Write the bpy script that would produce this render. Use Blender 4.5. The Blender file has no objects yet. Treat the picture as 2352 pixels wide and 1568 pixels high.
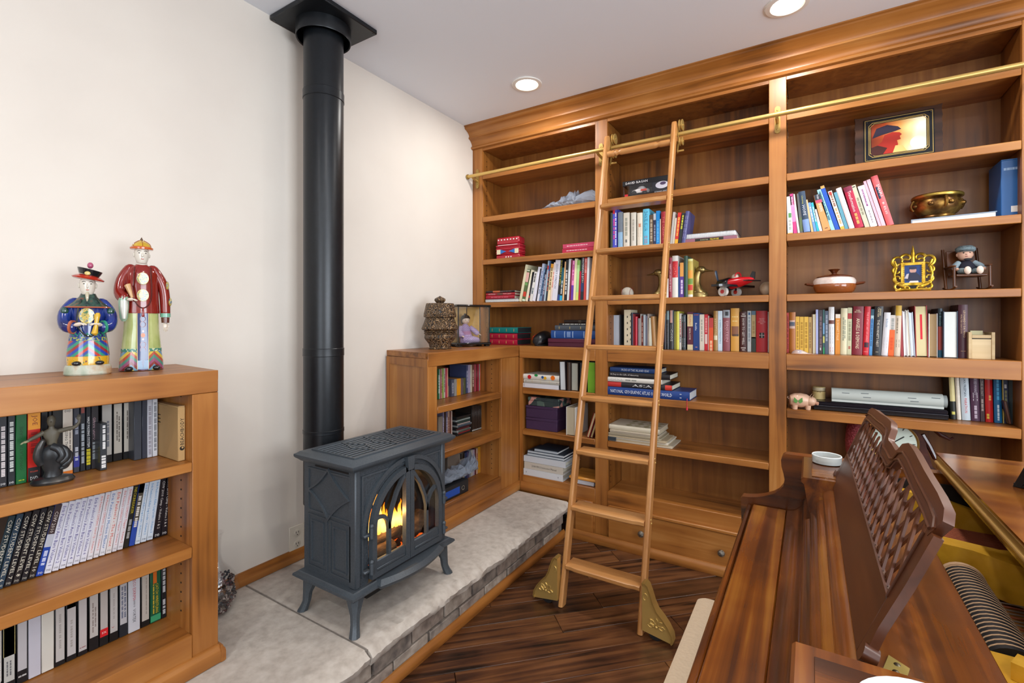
import bpy, bmesh, math, random
from mathutils import Matrix, Vector
random.seed(7)
PI = math.pi
SC = bpy.context.scene
COL = SC.collection

# ---------------------------------------------------------------- camera, world, exposure
FPX, HX, HY, CAM, ANG = 1095.0, 1176.0, 740.0, (2.03, 0.0, 1.33), math.radians(32.0)
cd = bpy.data.cameras.new('camera'); co = bpy.data.objects.new('camera', cd); COL.objects.link(co)
co.location = CAM; co.rotation_euler = (PI / 2, 0, ANG)
cd.sensor_width = 36.0; cd.lens = FPX / 2352 * 36; cd.shift_y = -44.0 / 2352; cd.clip_start = 0.02
SC.camera = co
w = bpy.data.worlds.new('world'); SC.world = w; w.use_nodes = True
w.node_tree.nodes['Background'].inputs[0].default_value = (0.75, 0.85, 1.0, 1)
w.node_tree.nodes['Background'].inputs[1].default_value = 0.6
SC.cycles.use_adaptive_sampling = True; SC.cycles.adaptive_threshold = .025; SC.cycles.max_bounces = 6; SC.cycles.diffuse_bounces = 4; SC.cycles.glossy_bounces = 3; SC.cycles.transmission_bounces = 4; SC.cycles.caustics_reflective = False; SC.cycles.caustics_refractive = False
vs = SC.view_settings
vs.view_transform = 'Standard'; vs.look = 'None'; vs.gamma = 1.0; vs.exposure = 0.17; vs.use_curve_mapping = False
LAMP_W, ADDED_WINDOW_W = 8.0, 120.0
def area(name, loc, rot, sx, sy, watts, col, shape='RECTANGLE', spread=PI):
    l = bpy.data.lights.new(name, 'AREA'); l.shape = shape; l.size = sx
    if shape in ('RECTANGLE', 'ELLIPSE'): l.size_y = sy
    l.energy = watts; l.color = col; l.spread = spread
    o = bpy.data.objects.new(name, l); COL.objects.link(o); o.location = loc; o.rotation_euler = rot
    return o
# added fill daylight, as if from two unseen windows behind and beside the camera
area('window_daylight', (3.5, -2.95, 1.45), (PI / 2, 0, 0), 2.4, 1.7, ADDED_WINDOW_W * 0.55, (0.86, 0.93, 1.0))
area('side_window_daylight', (4.95, 0.2, 1.45), (PI / 2, 0, PI / 2), 2.2, 1.6, ADDED_WINDOW_W, (0.86, 0.93, 1.0))

# ---------------------------------------------------------------- back-projection of measured picture points onto real planes
FW = (-math.sin(ANG), math.cos(ANG)); RT = (math.cos(ANG), math.sin(ANG))
def on(ax, val, px, py):
    u = (px - HX) / FPX; r = (FW[0] + u * RT[0], FW[1] + u * RT[1], (HY - py) / FPX)
    t = (val - CAM[ax]) / r[ax]
    return Vector([CAM[i] + t * r[i] for i in range(3)])

# ---------------------------------------------------------------- mesh builder
class MB:
    def __init__(s, m=None): s.v = []; s.f = []; s.m = m
    def add(s, vs, fs):
        n = len(s.v)
        s.v += [tuple(s.m @ Vector(p)) for p in vs] if s.m is not None else [tuple(p) for p in vs]
        s.f += [tuple(i + n for i in f) for f in fs]
        return s
    def box(s, x0, y0, z0, x1, y1, z1, b=0.0):
        x0, x1 = sorted((x0, x1)); y0, y1 = sorted((y0, y1)); z0, z1 = sorted((z0, z1))
        b = min(b, (x1 - x0) * .45, (y1 - y0) * .45, (z1 - z0) * .45)
        if b <= 0:
            return s.add([(x, y, z) for x in (x0, x1) for y in (y0, y1) for z in (z0, z1)],
                         [(0, 1, 3, 2), (4, 6, 7, 5), (0, 4, 5, 1), (2, 3, 7, 6), (0, 2, 6, 4), (1, 5, 7, 3)])
        vs = []; ix = {}
        L = ((x0, x1), (y0, y1), (z0, z1))
        for i in (0, 1):
            for j in (0, 1):
                for k in (0, 1):
                    c = (i, j, k)
                    for a in range(3):
                        p = [L[q][c[q]] + (b if c[q] == 0 else -b) * (0 if q == a else 1) for q in range(3)]
                        ix[(i, j, k, a)] = len(vs); vs.append(p)
        fs = []
        for a in range(3):
            o = [q for q in range(3) if q != a]
            for sd in (0, 1):
                c4 = []
                for (p, q) in ((0, 0), (1, 0), (1, 1), (0, 1)):
                    c = [0, 0, 0]; c[a] = sd; c[o[0]] = p; c[o[1]] = q; c4.append(ix[(*c, a)])
                fs.append(tuple(c4))
            for p in (0, 1):
                for q in (0, 1):
                    c0 = [0, 0, 0]; c1 = [0, 0, 0]; c0[o[0]] = c1[o[0]] = p; c0[o[1]] = c1[o[1]] = q; c1[a] = 1
                    fs.append((ix[(*c0, o[0])], ix[(*c1, o[0])], ix[(*c1, o[1])], ix[(*c0, o[1])]))
        for i in (0, 1):
            for j in (0, 1):
                for k in (0, 1): fs.append(tuple(ix[(i, j, k, a)] for a in range(3)))
        return s.add(vs, fs)
    def rings(s, rs, closed=False, caps=True):
        n = len(rs[0]); vs = [p for r in rs for p in r]; fs = []
        m = len(rs)
        for i in range(m if closed else m - 1):
            a = i * n; b = ((i + 1) % m) * n
            for j in range(n): fs.append((a + j, a + (j + 1) % n, b + (j + 1) % n, b + j))
        if caps and not closed: fs += [tuple(range(n - 1, -1, -1)), tuple(range((m - 1) * n, m * n))]
        return s.add(vs, fs)
    def tube(s, pts, r, n=10, closed=False, flat=1.0):
        pts = [Vector(p) for p in pts]; m = len(pts)
        rr = r if isinstance(r, (list, tuple)) else [r] * m
        rs = []; pu = None
        for i in range(m):
            a = pts[(i - 1) % m] if (closed or i) else pts[0]; b = pts[(i + 1) % m] if (closed or i < m - 1) else pts[-1]
            t = (b - a).normalized() if (b - a).length > 1e-9 else Vector((0, 0, 1))
            if pu is None: u = t.cross(Vector((0, 0, 1)) if abs(t.z) < .9 else Vector((1, 0, 0))).normalized()
            else: u = (pu - t * pu.dot(t)).normalized()
            pu = u; v = t.cross(u)
            rs.append([pts[i] + (u * math.cos(q) + v * math.sin(q) * flat) * rr[i] for q in (2 * PI * k / n for k in range(n))])
        return s.rings(rs, closed)
    def stube(s, pts, r, n=10, closed=False, flat=1.0, k=4):
        if closed or len(pts) < 3: return s.tube(pts, r, n, closed, flat)
        P = [Vector(p) for p in pts]; R = list(r) if isinstance(r, (list, tuple)) else [r] * len(P); o = []; q = []
        for i in range(len(P) - 1):
            a, b, c, d = P[max(i - 1, 0)], P[i], P[i + 1], P[min(i + 2, len(P) - 1)]
            for j in range(k):
                t = j / k; o.append(.5 * (2 * b + (c - a) * t + (2 * a - 5 * b + 4 * c - d) * t * t + (3 * b - a - 3 * c + d) * t ** 3)); q.append(R[i] + (R[i + 1] - R[i]) * (t * t * (3 - 2 * t)))
        o.append(P[-1]); q.append(R[-1])
        e = (o[-1] - o[-2]).normalized() * q[-1]; o += [o[-1] + e * .45, o[-1] + e * .7]; q += [q[-1] * .8, q[-1] * .35]
        return s.tube(o, q, n, closed, flat)
    def cyl(s, p0, p1, r0, r1=None, n=16): return s.tube([p0, p1], [r0, r0 if r1 is None else r1], n)
    def lathe(s, prof, c=(0, 0, 0), n=24, sx=1.0, sy=1.0):
        rs = [[(c[0] + max(r, 1e-5) * sx * math.cos(2 * PI * k / n), c[1] + max(r, 1e-5) * sy * math.sin(2 * PI * k / n), c[2] + z) for k in range(n)] for r, z in prof]
        return s.rings(rs)
    def loft(s, rows, n=20):   # rows: (z, rx, ry, cx, cy)
        return s.rings([[(cx + rx * math.cos(2 * PI * k / n), cy + ry * math.sin(2 * PI * k / n), z) for k in range(n)] for z, rx, ry, cx, cy in rows])
    def ball(s, c, r, n=14, m=9):
        rx, ry, rz = r if isinstance(r, (tuple, list)) else (r, r, r)
        rs = []
        for i in range(m + 1):
            a = -PI / 2 + PI * i / m; q = max(math.cos(a), 1e-4)
            rs.append([(c[0] + rx * q * math.cos(2 * PI * k / n), c[1] + ry * q * math.sin(2 * PI * k / n), c[2] + rz * math.sin(a)) for k in range(n)])
        return s.rings(rs)
    def prism(s, poly, ax, a0, a1):   # poly in the two other axes (in order), swept along ax
        n = len(poly)
        def P(p, a):
            q = list(p); q.insert(ax, a); return tuple(q)
        return s.add([P(p, a0) for p in poly] + [P(p, a1) for p in poly],
                     [tuple(range(n)), tuple(range(2 * n - 1, n - 1, -1))] + [(i, i + n, (i + 1) % n + n, (i + 1) % n) for i in range(n)])
    def ribbon(s, pts, wd, ax, a0, a1, closed=False):   # bar of width wd along a 2-d polyline, from a0 to a1 along ax
        n = len(pts); L = []; R = []
        wl = wd if isinstance(wd, (list, tuple)) else [wd] * n
        for i in range(n):
            p = Vector(pts[i])
            a = Vector(pts[(i - 1) % n]) if (closed or i) else None; b = Vector(pts[(i + 1) % n]) if (closed or i < n - 1) else None
            d1 = (p - a).normalized() if a is not None and (p - a).length > 1e-9 else None
            d2 = (b - p).normalized() if b is not None and (b - p).length > 1e-9 else None
            d1 = d1 or d2; d2 = d2 or d1
            nn = Vector((-d1.y - d2.y, d1.x + d2.x)); nn = nn.normalized() if nn.length > 1e-6 else Vector((-d1.y, d1.x))
            k = min(1 / max(.35, nn.dot(Vector((-d1.y, d1.x)))), 2)
            L.append(p + nn * wl[i] / 2 * k); R.append(p - nn * wl[i] / 2 * k)
        def P(p, a):
            q = [p[0], p[1]]; q.insert(ax, a); return tuple(q)
        return s.rings([[P(L[i], a0), P(R[i], a0), P(R[i], a1), P(L[i], a1)] for i in range(n)], closed)

WM = {}
def mesh_of(name, mb):
    me = bpy.data.meshes.new(name); me.from_pydata(mb.v, [], mb.f); me.update()
    return me
def finish(me, smooth=True, recalc=True):
    if recalc:
        bm = bmesh.new(); bm.from_mesh(me)
        bmesh.ops.recalc_face_normals(bm, faces=bm.faces); bm.to_mesh(me); bm.free()
    if smooth and len(me.polygons):
        me.polygons.foreach_set('use_smooth', [True] * len(me.polygons))
        try: me.set_sharp_from_angle(angle=math.radians(38))
        except Exception: pass
    me.update()
def thing(name, label, cat, loc=(0, 0, 0), rot=(0, 0, 0), group=None, kind=None):
    o = bpy.data.objects.new(name, None); COL.objects.link(o); o.empty_display_size = .05
    o.location = loc; o.rotation_euler = rot
    WM[o] = Matrix.LocRotScale(Vector(loc), o.rotation_euler, None)
    tag(o, label, cat, group, kind)
    return o
def tag(o, label=None, cat=None, group=None, kind=None):
    if label: o['label'] = label
    if cat: o['category'] = cat
    if group: o['group'] = group
    if kind: o['kind'] = kind
    return o
def part(name, mb, mat, parent=None, world=False, smooth=True, recalc=True, kind=None, label=None):
    me = mesh_of(name, mb) if isinstance(mb, MB) else mb
    if parent is not None and world: me.transform(WM[parent].inverted())
    if isinstance(mb, MB): finish(me, smooth, recalc)
    if mat is not None: me.materials.append(mat)
    o = bpy.data.objects.new(name, me); COL.objects.link(o)
    if parent is not None: o.parent = parent; WM[o] = WM[parent]
    else: WM[o] = Matrix.Identity(4)
    if kind: o['kind'] = kind
    if label: o['label'] = label
    return o
def solo(name, mb, mat, label, cat, loc=(0, 0, 0), rot=(0, 0, 0), group=None, kind=None):
    o = part(name, mb, mat); o.location = loc; o.rotation_euler = rot
    WM[o] = Matrix.LocRotScale(Vector(loc), o.rotation_euler, None)
    return tag(o, label, cat, group, kind)
def struct(name, mb, mat, smooth=False):
    o = part(name, mb, mat, smooth=smooth); o['kind'] = 'structure'; return o

# ---------------------------------------------------------------- materials
def lin(h):
    h = h.lstrip('#'); out = []
    for i in (0, 2, 4):
        c = int(h[i:i + 2], 16) / 255
        out.append(c / 12.92 if c <= .04045 else ((c + .055) / 1.055) ** 2.4)
    return (*out, 1)
MC = {}
def new_mat(name):
    m = bpy.data.materials.new(name); m.use_nodes = True; nt = m.node_tree
    return m, nt, nt.nodes['Principled BSDF']
def mat(hx, rough=.5, metal=0., coat=0., trans=0., emit=0., spec=.5, bump=0., bscale=200., ior=1.45, sss=0.):
    k = (hx, rough, metal, coat, trans, emit, spec, bump, bscale, ior, sss)
    if k in MC: return MC[k]
    m, nt, p = new_mat('paint_' + hx)
    p.inputs['Base Color'].default_value = lin(hx); p.inputs['Roughness'].default_value = rough
    p.inputs['Metallic'].default_value = metal; p.inputs['Coat Weight'].default_value = coat
    p.inputs['Coat Roughness'].default_value = .08
    p.inputs['Transmission Weight'].default_value = trans; p.inputs['Specular IOR Level'].default_value = spec; p.inputs['IOR'].default_value = ior
    if emit: p.inputs['Emission Color'].default_value = lin(hx); p.inputs['Emission Strength'].default_value = emit
    if bump:
        n = nt.nodes.new('ShaderNodeTexNoise'); n.inputs['Scale'].default_value = bscale; n.inputs['Detail'].default_value = 4
        b = nt.nodes.new('ShaderNodeBump'); b.inputs['Strength'].default_value = bump; b.inputs['Distance'].default_value = .002
        t = nt.nodes.new('ShaderNodeTexCoord'); nt.links.new(t.outputs['Object'], n.inputs['Vector'])
        nt.links.new(n.outputs['Fac'], b.inputs['Height']); nt.links.new(b.outputs['Normal'], p.inputs['Normal'])
    MC[k] = m
    return m
def ramp(nt, stops, interp='LINEAR'):
    r = nt.nodes.new('ShaderNodeValToRGB'); e = r.color_ramp.elements; r.color_ramp.interpolation = interp
    while len(e) < len(stops): e.new(.5)
    for q, (pos, c) in zip(e, stops): q.position = pos; q.color = lin(c)
    return r
def wood(name, cols, axis, rough=.35, coat=.0, fine=26., along=1.3, blot=2.2, bump=.06, stain=.5):
    m, nt, p = new_mat(name); L = nt.links.new; N = nt.nodes.new
    tc = N('ShaderNodeTexCoord'); oi = N('ShaderNodeObjectInfo'); mp = N('ShaderNodeMapping')
    sc = [fine] * 3; sc[axis] = along; mp.inputs['Scale'].default_value = sc
    mul = N('ShaderNodeVectorMath'); mul.operation = 'SCALE'; mul.inputs[0].default_value = (7.3, 3.1, 5.7)
    L(oi.outputs['Random'], mul.inputs['Scale'])
    ad = N('ShaderNodeVectorMath'); ad.operation = 'ADD'
    L(tc.outputs['Object'], ad.inputs[0]); L(mul.outputs[0], ad.inputs[1]); L(ad.outputs[0], mp.inputs['Vector'])
    n1 = N('ShaderNodeTexNoise'); n1.inputs['Scale'].default_value = 1.; n1.inputs['Detail'].default_value = 7; n1.inputs['Distortion'].default_value = .7
    L(mp.outputs[0], n1.inputs['Vector'])
    n2 = N('ShaderNodeTexNoise'); n2.inputs['Scale'].default_value = blot; n2.inputs['Detail'].default_value = 3
    L(ad.outputs[0], n2.inputs['Vector'])
    mx = N('ShaderNodeMix'); mx.data_type = 'FLOAT'; mx.inputs[0].default_value = stain
    L(n1.outputs['Fac'], mx.inputs[2]); L(n2.outputs['Fac'], mx.inputs[3])
    k = len(cols)
    r = ramp(nt, [(.35 + .3 * i / (k - 1), c) for i, c in enumerate(cols)])
    L(mx.outputs[0], r.inputs['Fac']); L(r.outputs['Color'], p.inputs['Base Color'])
    p.inputs['Roughness'].default_value = rough; p.inputs['Coat Weight'].default_value = coat; p.inputs['Coat Roughness'].default_value = .12
    b = N('ShaderNodeBump'); b.inputs['Strength'].default_value = bump; b.inputs['Distance'].default_value = .003
    L(n1.outputs['Fac'], b.inputs['Height']); L(b.outputs['Normal'], p.inputs['Normal'])
    return m
def noisy(name, cols, scale, rough=.6, bump=.2, dist=.003, metal=0., detail=6, coat=0., stretch=(1, 1, 1), vor=False, interp='LINEAR', lo=.3, hi=.7):
    m, nt, p = new_mat(name); L = nt.links.new; N = nt.nodes.new
    tc = N('ShaderNodeTexCoord'); mp = N('ShaderNodeMapping'); mp.inputs['Scale'].default_value = stretch
    L(tc.outputs['Object'], mp.inputs['Vector'])
    n = N('ShaderNodeTexVoronoi' if vor else 'ShaderNodeTexNoise'); n.inputs['Scale'].default_value = scale
    if not vor: n.inputs['Detail'].default_value = detail
    L(mp.outputs[0], n.inputs['Vector'])
    k = len(cols); r = ramp(nt, [(lo + (hi - lo) * i / max(1, k - 1), c) for i, c in enumerate(cols)], interp)
    src = n.outputs['Color'] if vor else n.outputs['Fac']
    if vor:
        sp = N('ShaderNodeSeparateColor'); L(src, sp.inputs[0]); src = sp.outputs[0]
    L(src, r.inputs['Fac']); L(r.outputs['Color'], p.inputs['Base Color'])
    p.inputs['Roughness'].default_value = rough; p.inputs['Metallic'].default_value = metal; p.inputs['Coat Weight'].default_value = coat
    if bump:
        b = N('ShaderNodeBump'); b.inputs['Strength'].default_value = bump; b.inputs['Distance'].default_value = dist
        L(n.outputs['Distance'] if vor else n.outputs['Fac'], b.inputs['Height']); L(b.outputs['Normal'], p.inputs['Normal'])
    return m
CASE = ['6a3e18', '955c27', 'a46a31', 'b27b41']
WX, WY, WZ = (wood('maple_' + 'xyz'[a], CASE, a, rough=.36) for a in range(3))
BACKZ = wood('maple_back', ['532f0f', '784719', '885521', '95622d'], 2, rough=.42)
LADX, LADZ = (wood('ladder_wood_' + 'xyz'[a], ['a06a36', 'b67f48', 'c48f58'], a, rough=.32) for a in (0, 2))
PIANO = [wood('piano_wood_' + 'xyz'[a], ['240e03', '4c2409', '733c0d', '98611f'], a, rough=.24, coat=.3, fine=22, along=.7, blot=4, bump=.02, stain=.3) for a in range(3)]
DESK = wood('desk_wood', ['3a1b0a', '4b250f', '5a3014'], 1, rough=.36, coat=.08, bump=.02)
BRASS = mat('cfae66', .28, .6); BRASSD = mat('a98a4c', .34, .6); GOLD = noisy('gold_plate', ['d09a20', 'dfa82c', 'e8b440'], 30, .42, .03, metal=.1)
BLACK = mat('0c0c0e', .35); BLACKM = mat('141416', .6); WHITE = mat('e6e4e0', .5); PAGE = mat('d9d3c0', .8); PAGEW = mat('e8e8e6', .8)
IRON = noisy('grey_iron', ['434a51', '495158', '4f575f'], 220, .45, .1, dist=.0006, metal=.25)
IRONR = noisy('pebbled_iron', ['363d43', '495159'], 160, .55, .8, dist=.003, metal=.2)
PIPE = noisy('black_pipe', ['14171b', '191d22'], 50, .33, .04, dist=.001, metal=.3)

GLASS, nt, p = new_mat('pane_glass'); gl = nt.nodes.new('ShaderNodeBsdfGlossy'); gl.inputs['Roughness'].default_value = .03; tr = nt.nodes.new('ShaderNodeBsdfTransparent'); ms = nt.nodes.new('ShaderNodeMixShader'); ms.inputs[0].default_value = .06
nt.links.new(tr.outputs[0], ms.inputs[1]); nt.links.new(gl.outputs[0], ms.inputs[2]); nt.links.new(ms.outputs[0], nt.nodes['Material Output'].inputs['Surface'])
CLEAR = GLASS
# ================================================================ ROOM SHELL
RX, RY0, RY1, CEIL = 5.0, -3.0, 3.0, 2.69
WALLM = noisy('warm_white_paint', ['d6cec4', 'd9d1c7', 'dbd4ca'], 3, .7, .04, dist=.001)
CEILM = mat('e9eef6', .8)
struct('wall_left', MB().box(-.15, RY0 - .15, -.05, 0, RY1 + .15, CEIL + .1), WALLM)
struct('wall_back', MB().box(0, RY1, -.05, RX, RY1 + .15, CEIL + .1), WALLM)
def wall_with_opening(name, ax, a0, a1, lo, hi, u0, u1, z0, z1):
    m = MB()
    def B(ua, ub, za, zb):
        if ax == 1: m.box(ua, a0, za, ub, a1, zb)
        else: m.box(a0, ua, za, a1, ub, zb)
    # one ring-shaped slab
    o = [(lo, -.05), (hi, -.05), (hi, CEIL + .1), (lo, CEIL + .1)]; i = [(u0, z0), (u1, z0), (u1, z1), (u0, z1)]
    def P(p, a): return (p[0], a, p[1]) if ax == 1 else (a, p[0], p[1])
    vs = [P(p, a) for a in (a0, a1) for p in o + i]; fs = []
    for k in range(4):
        j = (k + 1) % 4
        fs += [(k, j, 4 + j, 4 + k), (8 + j, 8 + k, 12 + k, 12 + j), (k, 8 + k, 8 + j, j), (4 + k, 4 + j, 12 + j, 12 + k)]
    m.add(vs, fs); return struct(name, m, WALLM)
wall_with_opening('wall_rear', 1, RY0 - .15, RY0, 0, RX, 2.25, 4.75, .55, 2.35)
wall_with_opening('wall_right', 0, RX, RX + .15, RY0 - .15, RY1 + .15, -.95, 1.35, .6, 2.3)
def window(n, ax, a, u0, u1, z0, z1):  # made-up window out of view, built around a fill light
    root = bpy.data.objects.new('window_%d' % n, None); COL.objects.link(root); root['kind'] = 'structure'; WM[root] = Matrix.Identity(4)
    um = (u0 + u1) / 2
    for k, (ua, ub, za, zb) in enumerate(((u0, u0 + .06, z0, z1), (u1 - .06, u1, z0, z1), (u0, u1, z0, z0 + .06), (u0, u1, z1 - .06, z1), (um - .03, um + .03, z0, z1))):
        m = MB().box(ua, a - .03, za, ub, a + .03, zb, .004) if ax == 1 else MB().box(a - .03, ua, za, a + .03, ub, zb, .004)
        part('window_frame', m, WHITE, root)
    for (ua, ub) in ((u0 + .06, um - .03), (um + .03, u1 - .06)):
        m = MB().box(ua, a - .003, z0 + .06, ub, a + .003, z1 - .06) if ax == 1 else MB().box(a - .003, ua, z0 + .06, a + .003, ub, z1 - .06)
        part('pane', m, GLASS, root)
window(1, 1, RY0 - .1, 2.25, 4.75, .55, 2.35); window(2, 0, RX + .1, -.95, 1.35, .6, 2.3)
# floor: subfloor, then single diagonal planks where the picture shows them
FLW = [wood('floor_wood_%d' % i, c, 0, rough=.33, fine=38, along=1.8, blot=6, bump=.3, stain=.28) for i, c in enumerate((
    ['190d06', '452819', '5d3920', '70482b'], ['1c0f07', '50301b', '6a4328', '7b5331'], ['160b06', '3e2514', '53321b', '664026']))]
floor = struct('floor', MB().box(0, RY0, -.06, RX, RY1, -.016), FLW[0])
PW = .127; PLM = {}
for r in range(-13, 20):
    s = (r * 37 % 10) / 10 * 1.2 - 2.6
    while s < 5.2:
        ln = (.75, .9, 1.05, 1.2)[(r * 7 + int(s * 10)) % 4]
        # plank axis runs along (1,1); rows step along (-1,1)
        cu, cvv = s + ln / 2, (r + .5) * PW
        cx, cy = (cu - cvv) / math.sqrt(2) , (cu + cvv) / math.sqrt(2)
        if .3 < cx < 3.4 and -.9 < cy < 3.1:
            k = (round(ln, 2), (r * 5 + int(s * 7)) % 3)
            if k not in PLM:
                me = mesh_of('plank', MB().box(-ln / 2 + .0009, -PW / 2 + .0009, -.016, ln / 2 - .0009, PW / 2 - .0009, 0, .0016)); finish(me); me.materials.append(FLW[k[1]]); PLM[k] = me
            o = part('plank', PLM[k], None, floor); o.location = (cx, cy, 0); o.rotation_euler = (0, 0, PI / 4)
        s += ln
ceiling = struct('ceiling', MB().box(0, RY0, CEIL, RX, RY1, CEIL + .1), CEILM)

def mould(prof, ax, a0, a1):   # prof in (protrusion, z) -> prism along ax; caller maps
    return MB().prism(prof, ax, a0, a1)
BASEP = [(0, 0), (.014, 0), (.016, .004), (.016, .03), (.013, .042), (.008, .048), (.006, .055), (0, .056)]
bl = part('baseboard_left', MB().prism([(x, z + .222) for x, z in BASEP], 1, .87, 1.905), WY); bl['kind'] = 'structure'

# recessed ceiling lights: two in view, the unseen rest added for even room light
RING = mat('e9e7e2', .45); LENS = mat('fff3dc', .4, emit=9.0); LENS.cycles.emission_sampling = 'NONE'
def down_light(x, y, label, seen):
    t = thing('recessed_light', label, 'ceiling light', (x, y, CEIL), group=None if seen else 'recessed ceiling lights behind the camera')
    part('trim_ring', MB().rings([[(r * math.cos(a), r * math.sin(a), z) for a in (2 * PI * k / 36 for k in range(36))] for r, z in ((.085, -.001), (.084, -.006), (.066, -.008), (.06, -.003))], caps=False), RING, t)
    part('lens', MB().lathe([(.0602, -.0015), (.058, -.005), (.03, -.006), (.0, -.0062)], n=32), LENS, t)
    area('recessed_lamp', (x, y, CEIL - .012), (0, 0, 0), .12, .12, LAMP_W, (1.0, .96, .91), 'DISK')
down_light(.66, 2.353, 'small round lit ceiling light above the ladder top', True)
down_light(1.948, 2.353, 'larger-looking round lit ceiling light cut by the top edge near the crown molding', True)
for (x, y) in ((1.3, -.9), (1.95, .6), (3.25, 2.35), (3.25, .6), (4.4, 1.3), (2.7, -.9), (.8, -2.2), (2.6, -2.2), (4.2, -2.0)):
    down_light(x, y, 'round white recessed ceiling light behind the camera', False)

# ================================================================ MAIN BOOKCASE
YF, YB = 2.72, 2.98
ZS = {'A': (2.328, 2.365), 'B': (2.028, 2.065), 'C': (1.731, 1.767), 'D': (1.433, 1.468), 'F': (.858, .899), 'G': (.587, .621)}
ZE, ZH = 1.173, .32
BAYS = [(.086, .925), (1.003, 1.855), (1.931, 2.755)]
LOW1 = .412
bc = thing('wall_bookcase', 'tall built-in maple bookcase with three bays and a crown filling the back wall', 'bookcase', (1.4, YF, 0))
P = lambda n, m, mt, par=None, **k: part(n, m, mt, par or bc, world=True, **k)
for i, (a, b) in enumerate(((.001, .086), (.925, 1.003), (1.855, 1.931), (2.755, 2.835))):
    z0 = ZE - .078 if i == 0 else 0
    P('post', MB().box(a, YF, z0, b, YF + .02, 2.575, .0015), WZ)
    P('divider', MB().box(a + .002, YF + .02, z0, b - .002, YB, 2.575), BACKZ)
P('post', MB().box(.3872, YF, .2, LOW1, YF + .02, ZE - .078), WZ)
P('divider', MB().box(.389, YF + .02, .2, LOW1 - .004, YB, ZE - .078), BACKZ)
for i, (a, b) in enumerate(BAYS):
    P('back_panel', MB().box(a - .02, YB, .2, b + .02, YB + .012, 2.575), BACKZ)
    for k, (z0, z1) in ZS.items():
        aa = LOW1 if (i == 0 and k in 'FG') else a
        s = P('shelf', MB().box(aa + .001, YF + .004, z0 + .006, b - .001, YB, z1 - .0008), WX)
        P('shelf_nosing', MB().box(aa + .001, YF - .002, z0, b - .001, YF + .0035, z1, .0025), WX, s)
    P('counter', MB().box(a + .001, YF + .0205, ZE - .03, b - .001, YB, ZE), WX)
    P('counter_apron', MB().box(a if i else .3872, YF - .001, ZE - .078, b, YF + .02, ZE, .002), WX)
    aa = LOW1 if i == 0 else a
    P('bottom_panel', MB().box(aa + .001, YF + .0205, ZH - .03, b - .001, YB, ZH - .002), WX)
    P('bottom_rail', MB().box(aa, YF, .2 if i else .2, b, YF + .02, ZH, .002), WX)
    P('top_rail', MB().box(a, YF, 2.53, b, YF + .02, 2.575, .001), WX)
    P('top_panel', MB().box(a + .001, YF + .0205, 2.535, b - .001, YB, 2.56), BACKZ)
    x0 = .80 if i == 0 else a + .012
    d = P('drawer', MB().box(x0, YF - .018, .042, b - .012, YF - .0005, .242, .003), WX)
    P('drawer_lip', MB().box(x0, YF - .03, .228, b - .012, YF - .0185, .246, .004), WX, d)
    P('toe_panel', MB().box(.78 if i == 0 else a, YF, .001, b, YF + .02, .2), WX)
    if i:
        for kx in ((1473, 1657) if i == 1 else (1960, 2230)):
            c = on(1, YF - .03, kx, 1235); cx, cz = c.x, .128
            kn = P('knob', MB(Matrix.Translation((cx, YF - .018, cz)) @ Matrix.Rotation(PI / 2, 4, 'X')).lathe([(.006, 0), (.007, .008), (.016, .014), (.0185, .022), (.015, .03), (.006, .034), (0, .0345)], n=18), noisy('pewter', ['2c2a28', '8a857c', 'c8c2b4'], 260, .35, .6, metal=.9, vor=False), d)
    # shelf pin holes on the side wall that faces the camera
    m = MB()
    for z in range(62):
        zz = .36 + z * .0345
        if zz < 2.5 and not ZE - .08 < zz < ZE + .02 and not (i == 0 and zz < ZE): m.box(a + .0015, YF + .048, zz, a + .0032, YF + .0525, zz + .0045)
    if m.v: P('shelf_pin_holes', m, BLACKM, kind='stuff', smooth=False)
CROWN = [(0, 2.548), (-.016, 2.552), (-.02, 2.56), (-.016, 2.568), (-.008, 2.572), (-.008, 2.58), (-.014, 2.592), (-.026, 2.606), (-.04, 2.613), (-.047, 2.616), (-.047, 2.625), (-.04, 2.629), (-.044, 2.641), (-.056, 2.654), (-.072, 2.663), (-.086, 2.668), (-.092, 2.672), (-.092, 2.68), (-.1, 2.684), (-.1, 2.69), (.015, 2.69)]
P('crown_molding', MB().prism([(YF + y, z) for y, z in CROWN], 0, .001, 2.86), WX)
P('base_molding', MB().prism([(YF - .031 - (y - .016), z) for y, z in BASEP], 0, .79, 2.835), WX)
P('base_molding', MB().prism([(YF - .0005 - y, z + .222) for y, z in BASEP], 0, .4045, .775), WX)

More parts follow.
